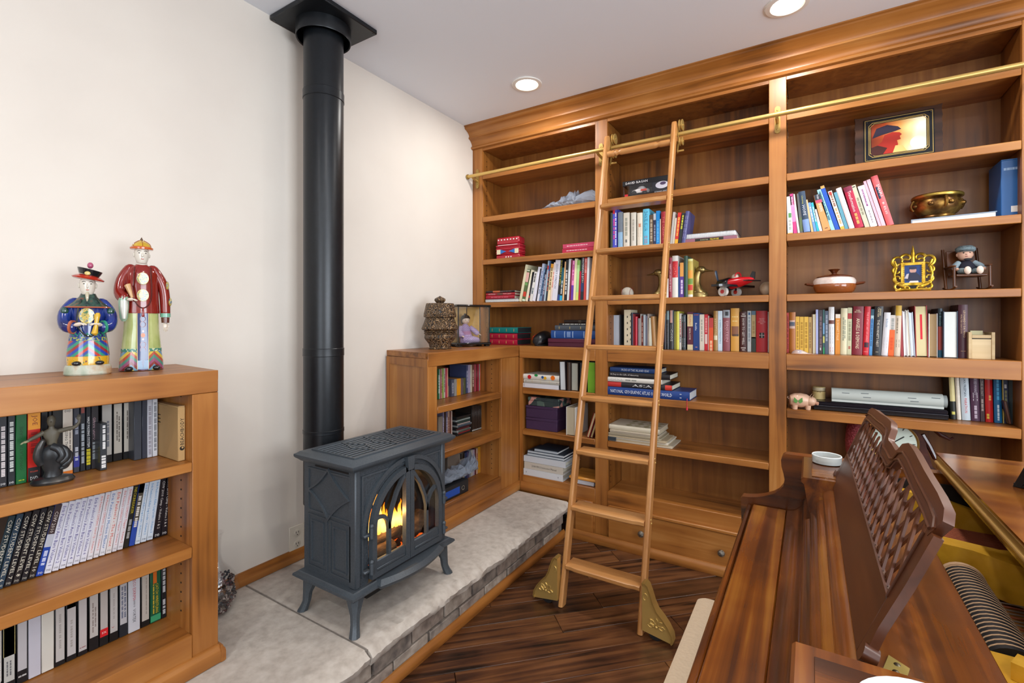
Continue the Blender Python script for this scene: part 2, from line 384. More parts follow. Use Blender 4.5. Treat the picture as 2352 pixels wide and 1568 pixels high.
# ---------------------------------------------------------------- low bookcases along the left wall
def low_case(label, y0, y1, yback, opn, sh, fl, endsided):
    FX = .385
    t = thing('low_bookcase', label, 'bookcase', (FX / 2, (y0 + y1) / 2, .222)); Q = lambda n, m, mt, par=None, **k: part(n, m, mt, par or t, world=True, **k)
    o0, o1 = opn
    Q('stile', MB().box(FX - .02, y0, .222, FX, o0, 1.102, .0015), WZ); Q('stile', MB().box(FX - .02, o1, .222, FX, y1, 1.102, .0015), WZ)
    Q('top_rail', MB().box(FX - .02, y0, 1.1025, FX + .0005, y1, ZE - .0005, .002), WY)
    Q('bottom_rail', MB().box(FX - .02, o0, .222, FX, o1, fl, .002), WY)
    Q('bottom_panel', MB().box(.012, o0, fl - .03, FX - .0205, o1, fl - .002), WY)
    Q('back_panel', MB().box(.001, max(y0, yback if endsided < 0 else y0) + .008, .222, .011, y1 - .002, 1.135), BACKZ)
    Q('top_panel', MB().prism([(.001, y0 if endsided > 0 else yback), (.001, yback if endsided > 0 else y1), (FX - .0005, y1), (FX - .0005, y0)], 2, ZE - .03, ZE), WY)
    for (za, zb) in sh:
        s = Q('shelf', MB().box(.012, o0 + .001, za + .006, FX - .004, o1 - .001, zb - .0008), WY)
        Q('shelf_nosing', MB().box(FX - .0035, o0 + .001, za, FX + .002, o1 - .001, zb, .0025), WY, s)
    # side walls; the outer end is angled a little towards the room wall
    if endsided > 0:
        Q('side_panel', MB().prism([(.012, o1), (FX - .0205, o1), (FX - .0205, y1), (.012, yback)], 2, .222, 1.142), WZ)
        Q('side_panel', MB().box(.012, y0, .222, FX - .0205, o0, 1.142), WZ)
    else:
        Q('side_panel', MB().prism([(.012, o0), (FX - .0205, o0), (FX - .0205, y0 + .006), (.012, yback + .006)], 2, .222, 1.142), WZ)
        Q('side_panel', MB().box(.012, o1, .222, FX - .0205, y1, 1.142), WZ)
        # framed end panel
        def E(u0, u1, z0, z1, d):
            pa = lambda u: (FX * u, yback + (y0 - yback) * u)
            a, b = pa(u0), pa(u1)
            return MB().prism([(a[0], a[1] - d), (b[0], b[1] - d), (b[0], b[1] + .004), (a[0], a[1] + .004)], 2, z0, z1)
        for u0, u1, z0, z1 in ((.03, .1, .222, 1.1), (.9, .998, .222, 1.1), (.03, .998, 1.1, ZE - .031), (.1, .9, .222, .3)):
            Q('end_frame', E(u0, u1, z0, z1, .006), WZ)
    m = MB()
    for z in range(24):
        zz = .40 + z * .03
        if zz < 1.09 and not any(za - .01 < zz < zb + .01 for za, zb in sh): m.box(FX - .075, o1 - .0016, zz, FX - .0705, o1 - .0002, zz + .0045); m.box(.06, o1 - .0016, zz, .0645, o1 - .0002, zz + .0045)
    Q('shelf_pin_holes', m, BLACKM, kind='stuff', smooth=False)
    Q('base_molding', MB().prism([(FX + .0005 + x, z + .222) for x, z in BASEP], 1, y0, y1 + (.0003 if endsided > 0 else 0)), WY)
    if endsided > 0:
        Q('base_molding', MB().prism([(y1 + .0006 + y, z + .222) for y, z in BASEP], 0, .03, FX + .0165), WX)
    return t
low_case('low maple bookcase full of videos along the wall, two porcelain figures on top', -.35, .815, .853, (-.28, .738), ((.591, .625), (.861, .891)), .349, 1)
low_case('low maple corner bookcase behind the iron stove, carved jar and doll case on top', 1.828, YF - .0005, 1.911, (1.898, 2.505), ((.607, .642), (.854, .889)), .36, -1)

# ================================================================ HEARTH
STONE = noisy('limestone', ['afa69c', 'bab1a7', 'c2bab0', 'c9c1b8'], 34, .88, .3, dist=.003, detail=10)
STONEE = STONE
BRICKM = [noisy('brick_%d' % i, c, 25, .85, .5, dist=.004) for i, c in enumerate((['6d6058', '8b7d72', 'a19488'], ['57504c', '7c7168', '94897e'], ['80746a', '9a8e82', 'b3a79b']))]
he = thing('stone_hearth', 'raised pale limestone hearth with a rough front edge over grey bricks', 'hearth', (.38, 1.1, 0))
H = lambda n, m, mt, par=None, **k: part(n, m, mt, par or he, world=True, **k)
HZ = .22
def slab(y0, y1, seed):
    rd = random.Random(seed); n = max(8, int((y1 - y0) / .011)); rs = []
    j = [[rd.uniform(-1, 1) for _ in range(n + 40)] for _ in range(6)]
    sm = lambda q, i, w=3: sum(j[q][i + t] for t in range(w)) / w
    for i in range(n + 1):
        y = y0 + (y1 - y0) * i / n
        e = .775 + sm(0, i, 20) * .02 + sm(1, i, 6) * .008
        rs.append([(0.002, y, HZ - .052), (0.002, y, HZ), (.66, y, HZ), (e - .03 + sm(2, i, 5) * .016, y, HZ - .0005), (e - .014 + sm(3, i) * .008, y, HZ - .009 + sm(4, i) * .004),
                   (e + sm(5, i) * .006, y, HZ - .022 + sm(2, i) * .005), (e - .003 + sm(4, i) * .007, y, HZ - .037 + sm(3, i) * .005), (e - .012 + sm(1, i) * .005, y, HZ - .052)])
    return MB().rings(rs)
H('stone_slab', slab(-.9, 1.106, 3), STONE); H('stone_slab', slab(1.116, YF - .032, 5), STONE)
H('mortar_joint', MB().box(.01, 1.105, HZ - .05, .755, 1.117, HZ - .003), noisy('mortar_grey', ['77706a', '8a837b'], 60, .9, .3))
H('mortar_core', MB().box(.01, -.88, .001, .715, YF - .033, HZ - .053), mat('7d756d', .9, bump=.4, bscale=90))
BRK = {}
for c in range(2):
    y = -.1 - c * .1; k = 0
    while y < 2.6:
        ln = .195
        y1 = min(y + ln, YF - .036)
        if y1 > .75 and y1 - y > .03:
            m = MB().box(.712, y, .006 + c * .08, .728 + random.uniform(-.003, .005), y1 - .01, .006 + c * .08 + .072, .003)
            H('brick', m, BRICKM[(k * 5 + c * 2) % 3])
        y += ln; k += 1
H('wood_trim', MB().prism([(.7285 + x * 1.15, z * .8) for x, z in BASEP], 1, -.9, YF - .036), WY)

# ================================================================ LADDER RAIL AND LADDER
RYD, RZD = 2.655, 2.343
rr = thing('ladder_rail', 'long brass ladder rail with oval brackets along the top of the bookcase', 'rail', (1.4, RYD, RZD))
part('rod', MB().cyl((.012, RYD, RZD), (2.845, RYD, RZD), .0115, n=18), BRASS, rr, world=True)
part('end_cap', MB().cyl((.004, RYD, RZD), (.0118, RYD, RZD), .017, n=18), BRASSD, rr, world=True)
for bx in (.045, .964, 1.893):
    m = MB(); pts = [(bx + .0125 * math.cos(a), .047 * (1 if math.sin(a) > 0 else -1) * (1 if abs(math.sin(a)) > .01 else 0) + RZD + .0125 * math.sin(a)) for a in (PI * k / 8 for k in range(17))]
    pl = [(bx + .0125 * math.cos(PI * k / 8), RZD + .05 + .0125 * math.sin(PI * k / 8)) for k in range(9)] + [(bx - .0125 * math.cos(PI * k / 8), RZD - .06 - .0125 * math.sin(PI * k / 8)) for k in range(9)]
    m.prism(pl, 1, YF - .006, YF - .0005)
    b = part('bracket', m, BRASSD, rr, world=True)
    part('bracket_arm', MB().tube([(bx, YF - .004, RZD - .02), (bx, RYD + .02, RZD - .016), (bx, RYD + .004, RZD - .012)], [.008, .008, .007], 10), BRASS, b, world=True)
    for dz in (.042, -.052): part('screw', MB().ball((bx, YF - .006, RZD + dz), (.0045, .002, .0045), 10, 5), BRASSD, b, world=True)
ld = thing('library_ladder', 'light wooden rolling library ladder leaning on the brass rail', 'ladder', (1.228, 2.02, 0))
Ld = lambda n, m, mt, par=None, **k: part(n, m, mt, par or ld, world=True, **k)
TH = math.atan2(.6, 2.4)
for x0 in (1.030, 1.405):
    mt = Matrix.Translation((x0, 2.0, .004)) @ Matrix.Rotation(-TH, 4, 'X')
    top = 2.40 / math.cos(TH)
    m = MB(mt); sec = []
    wd, dp, b = .0225, .05, .006
    pr = [(b, 0), (wd - b, 0), (wd, b), (wd, dp - b), (wd - b, dp), (b, dp), (0, dp - b), (0, b)]
    rs = []
    for s, k in ((0, 1), (top - .02, 1), (top - .006, .8), (top, .45)): rs.append([(wd / 2 + (px - wd / 2), dp / 2 + (py - dp / 2) * k, s) for px, py in pr])
    m.rings(rs); Ld('side_rail', m, LADZ)
for i in range(8):
    z = .187 + .2565 * i; y = 2.0 + .25 * z
    xa, xb = 1.053, 1.4047; n = 14; rs = []
    fl = [(-.012, -.004), (-.012, -.018), (-.006, -.024), (.075, -.024), (.08, -.018), (.08, 0), (-.004, 0)]
    for k in range(n + 1):
        u = k / n; dx = min(u, 1 - u) * (xb - xa)
        c = 0 if dx > .05 else (.006 if dx > .025 else .004)
        rs.append([(xa + (xb - xa) * u, y + py + (c if py < 0 else 0), z + pz) for py, pz in fl])
    t = Ld('tread', MB().rings(rs), LADX)
    for dz, dy in ((.004, .012), (-.016, .022)): Ld('bolt', MB().ball((1.4278, y + .012 + dy, z + dz), (.003, .005, .005), 8, 5), BRASS, t)
zb = 2.285; yb = 2.0 + .25 * zb + .02
m = MB(); pr = []
for k in range(41):
    u = k / 40; x = 1.0535 + .351 * u; g = any(abs(x - gx) < .0035 for gx in (1.1, 1.112, 1.124, 1.333, 1.345, 1.357))
    pr.append((x, .0125 if g else .0165))
m.rings([[(x, yb + r * math.cos(a), zb + r * math.sin(a)) for a in (2 * PI * q / 14 for q in range(14))] for x, r in pr]); Ld('grip_bar', m, LADX)
for x0 in (1.0625, 1.3965):
    sx = 1 if x0 < 1.2 else 1
    xs = 1.0535 if x0 < 1.2 else 1.4285
    h = Ld('hook_strap', MB().ribbon([(2.625, 2.235), (2.64, 2.27), (RYD + .002, 2.305), (RYD - .018, 2.345), (RYD - .01, 2.385), (RYD + .002, 2.41)], .014, 0, xs, xs + .004), BRASSD)
    for dz, r in ((.047, .03), (-.04, .022)):
        c = RZD + dz
        m = MB(); m.rings([[(xs + .006 + xx, RYD + .002 + rq * math.cos(a), c + rq * math.sin(a)) for a in (2 * PI * q / 20 for q in range(20))] for xx, rq in ((0, r), (.004, r), (.007, r * .75), (.011, r * .75), (.014, r), (.018, r))])
        Ld('roller', m, BRASS, h)
    for dz in (.047, -.04, -.09): Ld('hook_bolt', MB().cyl((xs - .004, RYD + .002, RZD + dz), (xs + .028, RYD + .002, RZD + dz), .005, n=8), BRASS, h)
for sd, x0 in ((-1, 1.0296), (1, 1.4279)):
    f = [(0, .225), (.012, .228), (.022, .22), (.034, .19), (.045, .155), (.06, .125), (.085, .1), (.105, .075), (.122, .045), (.126, .02), (.12, .012), (0, .03)]
    w0 = Ld('wheel_housing', MB().prism([(x0 + sd * a, b) for a, b in f], 1, 2.0, 2.035), BRASS)
    Ld('housing_rim', MB().ribbon([(x0 + sd * a, b) for a, b in f[:11]], .006, 1, 1.994, 2.0398), BRASSD, w0)
    cx, cz = x0 + sd * .06, .062
    for k in range(5):
        a = PI * (.02 + .24 * k); L = .036
        p = [(cx + L * (.3 + .7 * q) * math.cos(a) - sgn * .008 * math.sin(PI * q) * math.sin(a), cz + L * (.3 + .7 * q) * math.sin(a) + sgn * .008 * math.sin(PI * q) * math.cos(a)) for sgn, qs in ((1, (0, .3, .6, .85, 1)), (-1, (.85, .6, .3))) for q in qs]
        Ld('petal', MB().tube([(q[0], 1.9985, q[1]) for q in p], .0022, 6, closed=True), BRASS, w0)
    Ld('boss', MB().ball((cx, 1.998, cz), (.007, .005, .007), 10, 6), BRASS, w0)
    Ld('curl', MB().tube([(x0 + sd * (.014 + .01 * math.cos(a)), 1.9985, .175 + .014 * math.sin(a)) for a in (PI * 1.5 * k / 8 for k in range(9))], .002, 6), BRASS, w0)
    Ld('wheel', MB().cyl((x0 + sd * .055, 2.006, .03), (x0 + sd * .055, 2.03, .03), .029, n=20), BLACKM, w0)
# ================================================================ GAS STOVE
SY = 1.3875
st = thing('gas_stove', 'dark grey cast-iron gas stove with arched glass doors and a fire burning inside', 'stove', (.53, SY, HZ))
S = lambda n, m, mt=IRON, par=None, **k: part(n, m, mt, par or st, world=True, **k)
BX0, BX1, BY0, BY1, BZ0, BZ1 = .362, .655, SY - .2425, SY + .2425, .375, .80
DARKBOX = mat('0a0908', .8)
S('side_plate', MB().box(BX0, BY0, BZ0, BX1 - .012, BY0 + .012, BZ1)); S('side_plate', MB().box(BX0, BY1 - .012, BZ0, BX1 - .012, BY1, BZ1))
S('back_plate', MB().box(BX0, BY0 + .0125, BZ0, BX0 + .012, BY1 - .0125, BZ1))
S('fire_box', MB().box(BX0 + .02, BY0 + .02, BZ0 + .012, BX0 + .03, BY1 - .02, BZ1 - .02), DARKBOX)
S('firebox_floor', MB().box(BX0 + .031, BY0 + .02, BZ0 + .005, BX1 - .02, BY1 - .02, BZ0 + .03), DARKBOX)
AY, AR, AZ = SY + .012, .195, .565
arc = lambda r, n=20, a0=PI, a1=0: [(AY + r * math.cos(a0 + (a1 - a0) * k / n), AZ + r * math.sin(a0 + (a1 - a0) * k / n)) for k in range(n + 1)]
S('front_plate', MB().prism([(BY0, BZ0), (BY0, BZ1), (BY1, BZ1), (BY1, BZ0), (AY + AR, BZ0)] + arc(AR)[::-1] + [(AY - AR, BZ0)], 0, BX1 - .0118, BX1), IRONR)
for y0, y1 in ((BY0 - .004, BY0 + .02), (BY1 - .02, BY1 + .004)): S('corner_post', MB().box(BX1 - .03, y0, BZ0, BX1 + .006, y1, BZ1, .004))
S('front_molding', MB().ribbon([(BY0 + .03, BZ0 + .03), (BY0 + .03, BZ1 - .03), (BY1 - .03, BZ1 - .03), (BY1 - .03, BZ0 + .03)], .007, 0, BX1, BX1 + .005))
S('arch_ridge', MB().ribbon([(AY - .222, AZ - .01)] + arc(.222, 24, PI * .98, PI * .02) + [(AY + .222, AZ - .01)], .016, 0, BX1, BX1 + .010))
S('keystone', MB().prism([(AY - .014, AZ + .178), (AY + .014, AZ + .178), (AY + .02, AZ + .232), (AY - .02, AZ + .232)], 0, BX1 + .01, BX1 + .028))
# doors
FDX0, FDX1 = BX1 + .001, BX1 + .022
for sd in (-1, 1):
    m = MB(); q = [(AY + sd * (AR - .012) * math.cos(a), AZ + (AR - .012) * math.sin(a)) for a in (PI / 2 * k / 12 for k in range(13))][::-1]
    path = [(AY + sd * .012, .40), (AY + sd * .012, AZ + AR - .012)] + q + [(AY + sd * (AR - .012), .40)]
    m.ribbon(path, .022, 0, FDX0, FDX1, closed=True)
    d = S('door', m)
    S('door_panel', MB().box(BX1 + .002, AY + sd * .02, .395, BX1 + .018, AY + sd * (AR - .003), .45, .004), IRON, d)
    S('door_panel_bead', MB().box(BX1 + .0182, AY + sd * .03, .412, BX1 + .022, AY + sd * (AR - .02), .422, .002), IRON, d)
    b = AY + sd * .105
    S('muntin', MB().ribbon([(b, .45), (b, AZ), (b - sd * .012, AZ + .045), (b - sd * .04, AZ + .105), (b - sd * .092, AZ + .178)], .013, 0, FDX0 + .003, FDX1 - .004), IRON, d)
    S('muntin', MB().ribbon([(b, AZ - .02), (b + sd * .008, AZ + .018), (b + sd * .03, AZ + .05), (b + sd * .06, AZ + .068)] if sd > 0 else [(b, AZ - .02), (b - .006, AZ + .012), (b - .025, AZ + .034), (b - .05, AZ + .04), (b - .075, AZ + .036)], .012, 0, FDX0 + .003, FDX1 - .004), IRON, d)
    gp = [(AY + sd * .018, .45)] + [(AY + sd * (AR - .02) * math.cos(a), AZ + (AR - .02) * math.sin(a)) for a in (PI / 2 * k / 10 for k in range(11))][::-1] + [(AY + sd * (AR - .02), .45)]
    S('glass_pane', MB().prism(gp, 0, BX1 - .004, BX1 - .002), GLASS, d)
    for hz in (.435, .565):
        h = S('hinge', MB().cyl((BX1 + .026, AY + sd * (AR + .006), hz - .02), (BX1 + .026, AY + sd * (AR + .006), hz + .02), .0075, n=12), IRON, d)
        S('hinge_knuckle', MB().ball((BX1 + .026, AY + sd * (AR + .006), hz + .024), .009, 10, 6), IRON, d)
        S('hinge_arm', MB().box(BX1 + .004, AY + sd * (AR + .006), hz - .012, BX1 + .024, AY + sd * (AR + .036), hz - .002, .003), IRON, d)
# side relief (diamond and panels) on the side facing the camera
yp = BY0
R = lambda pts, wd, d=.006, closed=True: S('side_molding', MB().ribbon(pts, wd, 1, yp - d, yp - .0003, closed))
R([(.392, .612), (.392, .772), (.632, .772), (.632, .612)], .007, .005)
def concave(c, hx, hz):
    P4 = [(c[0] - hx, c[1]), (c[0], c[1] + hz), (c[0] + hx, c[1]), (c[0], c[1] - hz)]; out = []
    for i in range(4):
        a, b = Vector(P4[i]), Vector(P4[(i + 1) % 4]); mid = (a + b) / 2 + (Vector(c) - (a + b) / 2) * .22
        for k in range(6):
            t = k / 6; out.append(tuple(a * (1 - t) ** 2 + mid * 2 * t * (1 - t) + b * t * t))
    return out
R(concave((.512, .69), .115, .092), .007, .009)
for (a, b) in ((.392, .502), (.522, .632)):
    R([(a, .40), (a, .595), (b, .595), (b, .40)], .005, .004); R([(a + .02, .42), (a + .02, .575), (b - .02, .575), (b - .02, .42)], .004, .006)
S('vent_slot', MB().box(.43, yp - .0012, .782, .62, yp - .0002, .788), BLACKM)
# top
TX0, TX1, TY0, TY1 = .352, .69, SY - .282, SY + .282
prof = [(-.018, .80), (-.012, .806), (-.004, .812), (0, .818), (0, .826), (-.008, .830), (-.016, .836)]
rs = [[(TX0 - o, TY0 - o, z), (TX1 + o, TY0 - o, z), (TX1 + o, TY1 + o, z), (TX0 - o, TY1 + o, z)] for o, z in prof]
S('top_plate', MB().rings(rs))
S('grille_border', MB().ribbon([(TX0 + .05, TY0 + .05), (TX1 - .05, TY0 + .05), (TX1 - .05, TY1 - .05), (TX0 + .05, TY1 - .05)], .008, 2, .836, .8415, closed=True))
S('grille_recess', MB().box(TX0 + .052, TY0 + .052, .8361, TX1 - .052, TY1 - .052, .8368), BLACKM)
for k in range(10):
    x = TX0 + .064 + k * .0234
    S('grille_slat', MB().box(x - .006, TY0 + .054, .8369, x + .006, TY1 - .054, .8412, .002))
for fy in (.3, .5, .7):
    c = TY0 + (TY1 - TY0) * fy
    S('grille_ornament', MB().ribbon(concave(((TX0 + TX1) / 2, c), 0.1, .035), .006, 2, .8413, .8432, True))
# base, ledge, legs
prof = [(0, .345), (.012, .350), (.02, .358), (.018, .366), (.008, .371), (.002, .376)]
rs = [[(.36 - o, BY0 - .018 - o, z), (.668 + o, BY0 - .018 - o, z), (.668 + o, BY1 + .018 + o, z), (.36 - o, BY1 + .018 + o, z)] for o, z in prof]
S('base_plate', MB().rings(rs))
led = lambda o: [(.66, AY - .175 - o)] + [(.68 + o + .052 * math.sin(PI * (.12 + .76 * k / 12)), AY - .175 - o + (.35 + 2 * o) * k / 12) for k in range(13)] + [(.66, AY + .175 + o)]
rs = [[(x, y, z) for x, y in led(o)] for o, z in ((-.006, .349), (.0, .355), (.003, .365), (-.004, .372), (-.012, .380))]
S('ash_ledge', MB().rings(rs))
S('burner_box', MB().box(.43, SY - .16, .285, .62, SY + .16, .344, .01), BLACKM)
for lx, ly, sx, sy in ((.655, BY0 + .0, 1, -1), (.655, BY1 - .0, 1, 1), (.384, BY0, -1, -1), (.384, BY1, -1, 1)):
    pts = [(lx - sx * .012, ly - sy * .012, .346), (lx - sx * .006, ly - sy * .006, .32), (lx, ly, .29), (lx + sx * .002, ly + sy * .002, .26), (lx + sx * .008, ly + sy * .008, .237), (lx + sx * .014, ly + sy * .014, .2215)]
    m = MB(); rad = [.034, .026, .018, .0165, .018, .02]
    m.rings([[(p[0] + r * math.cos(a), p[1] + r * math.sin(a), p[2]) for a in (PI / 8 + 2 * PI * k / 8 for k in range(8))] for p, r in zip(pts, rad)])
    S('leg', m)
# fire: logs, embers and flames
BARK = noisy('log_bark', ['1c140e', '4a3726', '7a5f43'], 40, .9, .9, dist=.01, stretch=(1, .4, 1))
for pts, r in (([(.56, SY - .16, .455), (.57, SY - .05, .47), (.565, SY + .06, .468), (.56, SY + .12, .46)], .034), ([(.60, SY - .15, .43), (.61, SY - .08, .435), (.60, SY - .02, .43)], .03), ([(.58, SY + .05, .43), (.60, SY + .12, .455), (.59, SY + .17, .50)], .03), ([(.53, SY - .02, .50), (.56, SY + .07, .54), (.57, SY + .13, .58)], .026)):
    rd = random.Random(int(r * 9999)); n = 9; P3 = [Vector(p) for p in pts]
    fine = [P3[min(int(t), len(P3) - 2)].lerp(P3[min(int(t), len(P3) - 2) + 1], t - min(int(t), len(P3) - 2)) for t in (k * (len(P3) - 1) / n for k in range(n + 1))]
    S('log', MB().tube(fine, [r * rd.uniform(.85, 1.12) for _ in fine], 12), BARK)
EMB, nt, p = new_mat('ember'); p.inputs['Base Color'].default_value = lin('2a0d04'); p.inputs['Roughness'].default_value = .9
nz = nt.nodes.new('ShaderNodeTexNoise'); nz.inputs['Scale'].default_value = 60; r = ramp(nt, [(.45, '000000'), (.6, 'ff5a10'), (.75, 'ffb040')])
nt.links.new(nz.outputs['Fac'], r.inputs['Fac']); nt.links.new(r.outputs['Color'], p.inputs['Emission Color']); p.inputs['Emission Strength'].default_value = 2.
m = MB(); rd = random.Random(4)
for k in range(60): m.ball((rd.uniform(.5, .635), SY + rd.uniform(-.17, .17), .409 + rd.uniform(0, .012)), (.012, .014, .008), 6, 4)
EMB.cycles.emission_sampling = 'NONE'
S('ember_bed', m, EMB, kind='stuff')
FLM, nt, p = new_mat('flame'); L = nt.links.new
tc = nt.nodes.new('ShaderNodeTexCoord'); sp = nt.nodes.new('ShaderNodeSeparateXYZ'); L(tc.outputs['Generated'], sp.inputs[0])
r = ramp(nt, [(0, 'ffb43c'), (.35, 'ffd884'), (.7, 'ff9a1e'), (1, 'f0600a')]); L(sp.outputs[2], r.inputs['Fac'])
em = nt.nodes.new('ShaderNodeEmission'); em.inputs['Strength'].default_value = 2.4; L(r.outputs['Color'], em.inputs['Color'])
tr = nt.nodes.new('ShaderNodeBsdfTransparent'); ms = nt.nodes.new('ShaderNodeMixShader'); ms.inputs[0].default_value = .82
FLM.cycles.emission_sampling = 'NONE'; L(tr.outputs[0], ms.inputs[1]); L(em.outputs[0], ms.inputs[2]); L(ms.outputs[0], nt.nodes['Material Output'].inputs['Surface'])
rd = random.Random(11)
for y, z, h, r in ((-.155, .46, .10, .014), (-.13, .46, .08, .013), (-.115, .47, .14, .014), (-.09, .47, .24, .017), (-.068, .49, .17, .014), (-.045, .48, .13, .015), (-.02, .48, .10, .014), (0, .48, .135, .016), (.02, .49, .10, .014), (.04, .48, .12, .014), (-.10, .45, .15, .018), (-.03, .47, .08, .018), (.055, .48, .07, .012), (.075, .48, .05, .010)):
    ph = rd.uniform(0, 6); n = 9; pts = []; rr2 = []
    for k in range(n + 1):
        t = k / n; pts.append((.585 + rd.uniform(-.004, .004), SY + y + .010 * math.sin(ph + 5 * t) * t, z + h * t)); rr2.append(r * (math.sin(PI * min(1, .25 + .75 * t)) ** .8 * (1 - t * .25) + .002))
    S('flame', MB().tube(pts, rr2, 8, flat=.5), FLM)
fl = bpy.data.lights.new('fire_light', 'POINT'); fl.energy = .9; fl.color = (1, .5, .15); fl.shadow_soft_size = .004
fo = bpy.data.objects.new('fire_light', fl); COL.objects.link(fo); fo.location = (.615, SY - .05, .56)

# ================================================================ STOVE PIPE
PX, PY = .155, 1.385
sp_ = thing('stove_pipe', 'tall matte black stove pipe rising to a square ceiling plate', 'pipe', (PX, PY, .25))
Pp = lambda n, m, mt=PIPE, par=None, **k: part(n, m, mt, par or sp_, world=True, **k)
Pp('pipe_section', MB().lathe([(.0865, .52), (.0865, 1.20)], (PX, PY, 0), 40)); Pp('pipe_section', MB().lathe([(.086, 1.2005), (.086, 2.35)], (PX, PY, 0), 40)); Pp('pipe_section', MB().lathe([(.0855, 2.3505), (.0855, 2.666)], (PX, PY, 0), 40))
for z0, z1 in ((1.178, 1.214), (2.332, 2.372), (.832, .85)):
    Pp('pipe_band', MB().lathe([(.087, z0), (.0886, z0 + .002), (.0882, (z0 + z1) / 2), (.0886, z1 - .002), (.087, z1)], (PX, PY, 0), 40))
Pp('elbow', MB().cyl((PX + .07, PY, .62), (.3615, PY, .62), .06, n=24))
m = MB(); m.rings([[(PX + r * math.cos(a), PY + r * math.sin(a), z) for a in (2 * PI * k / 40 for k in range(40))] for r, z in ((.118, 2.667), (.118, 2.612), (.1165, 2.608), (.112, 2.612), (.112, 2.664))], caps=False)
Pp('collar', m)
cp = Pp('ceiling_plate', MB().box(.004, PY - .165, 2.6675, .322, PY + .165, CEIL - .0005, .003))
for dx, dy in ((.016, -.15), (.31, -.15), (.31, .15), (.016, .15)): Pp('plate_screw', MB().ball((dx, PY + dy, 2.667), (.005, .005, .002), 8, 4), mat('55585c', .4, .8), cp)

# ================================================================ OUTLET, GLASS VASE
IVO = mat('d9d2c4', .4)
ou = thing('wall_outlet', 'ivory double wall outlet low on the wall behind the stove', 'outlet', (0, 1.351, .326))
part('cover_plate', MB().box(.0005, -.038, -.06, .006, .038, .06, .002), IVO, ou)
for dz in (-.026, .026):
    s = part('socket', MB().lathe([(.017, 0), (.017, .002), (.015, .003)], n=20), mat('cfc8ba', .4), ou); s.rotation_euler = (0, PI / 2, 0); s.location = (.006, 0, dz)
    for dy in (-.006, .006): part('slot', MB().box(.0088, dy - .0012, dz - .001, .0096, dy + .0012, dz + .008), BLACKM, ou)
    part('slot', MB().box(.0088, -.002, dz - .01, .0096, .002, dz - .006), BLACKM, ou)
vz = thing('glass_vase', 'clear round-bellied glass vase with dark beads beside the low bookcase', 'vase', (.1, .95, HZ))
vp = [(.03, .001), (.055, .004), (.072, .04), (.078, .08), (.072, .12), (.05, .155), (.024, .185), (.0165, .215), (.0155, .25), (.019, .285), (.026, .303)]
part('vase_glass', MB().rings([[(r * math.cos(a), r * math.sin(a), z) for a in (2 * PI * k / 28 for k in range(28))] for r, z in vp + [(r - .002, z + (.003 if i == len(vp) - 1 else .003)) for i, (r, z) in list(enumerate(vp))[::-1]]]), CLEAR, vz)
m = MB(); rd = random.Random(8)
for k in range(420):
    z = rd.uniform(.012, .135); R0 = (.05 + .022 * math.sin(PI * (z - .0) / .16)) - .003; a = rd.uniform(0, 2 * PI); q = R0 * rd.uniform(.75, .97)
    m.ball((q * math.cos(a), q * math.sin(a), z), rd.uniform(.0035, .006), 6, 4)
part('beads', m, noisy('dark_beads', ['2c2026', '5a3034', 'a89a94', '3a3c44', 'e0d8d4'], 60, .25, 0, vor=True, lo=0, hi=1, interp='CONSTANT'), vz, kind='stuff')
# ================================================================ LETTERING AND BOOKS
TXT = {}
def glyphs(s):
    if s not in TXT:
        cu = bpy.data.curves.new('t', 'FONT'); cu.body = s; cu.resolution_u = 1; cu.space_line = .8; cu.align_x = 'CENTER' if '\n' in s else 'LEFT'
        ob = bpy.data.objects.new('t', cu); me = bpy.data.meshes.new_from_object(ob)
        vs = [v.co.copy() for v in me.vertices]; fs = [tuple(p.vertices) for p in me.polygons]
        bpy.data.objects.remove(ob); bpy.data.meshes.remove(me); bpy.data.curves.remove(cu)
        x0, x1 = min(v.x for v in vs), max(v.x for v in vs); y0, y1 = min(v.y for v in vs), max(v.y for v in vs)
        TXT[s] = ([(v.x - (x0 + x1) / 2, v.y - (y0 + y1) / 2) for v in vs], fs, x1 - x0, y1 - y0)
    return TXT[s]
DASH = random.Random(3)
def dashes(n):
    vs = []; fs = []; x = 0.0
    for _ in range(n):
        for c in range(DASH.choice((2, 3, 4, 5))):
            wd = DASH.uniform(.3, .5); i = len(vs)
            vs += [(x, -.35), (x + wd, -.35), (x + wd, .35), (x, .35)]; fs.append((i, i + 1, i + 2, i + 3)); x += wd + .12
        x += .35
    x -= .47
    return [(a - x / 2, b) for a, b in vs], fs, x, .7
def lettering(s, cx, cz, length, height, direc, surf, off=.0005):
    """flat print in the local x-z plane (front = -y); direc: 'd' reads downwards, 'u' upwards, 'h' level; surf(x) = y of the surface"""
    vs, fs, W, H = dashes(int(s[1:])) if s[0] == '~' else glyphs(s)
    k = min(length / W, 99) if length else height / H
    kh = height / H if height else k
    if not length: k = kh
    out = []
    for a, b in vs:
        a *= k; b *= kh
        x, z = {'d': (cx + b, cz - a), 'u': (cx - b, cz + a), 'h': (cx + a, cz + b)}[direc]
        out.append((x, surf(x) - off, z))
    return MB().add(out, fs)
def print_on(parent, s, hx, cx, cz, length, height, direc='h', surf=lambda x: 0.0, name='lettering'):
    return part(name, lettering(s, cx, cz, length, height, direc, surf), mat(hx, .5), parent, smooth=False, recalc=False)

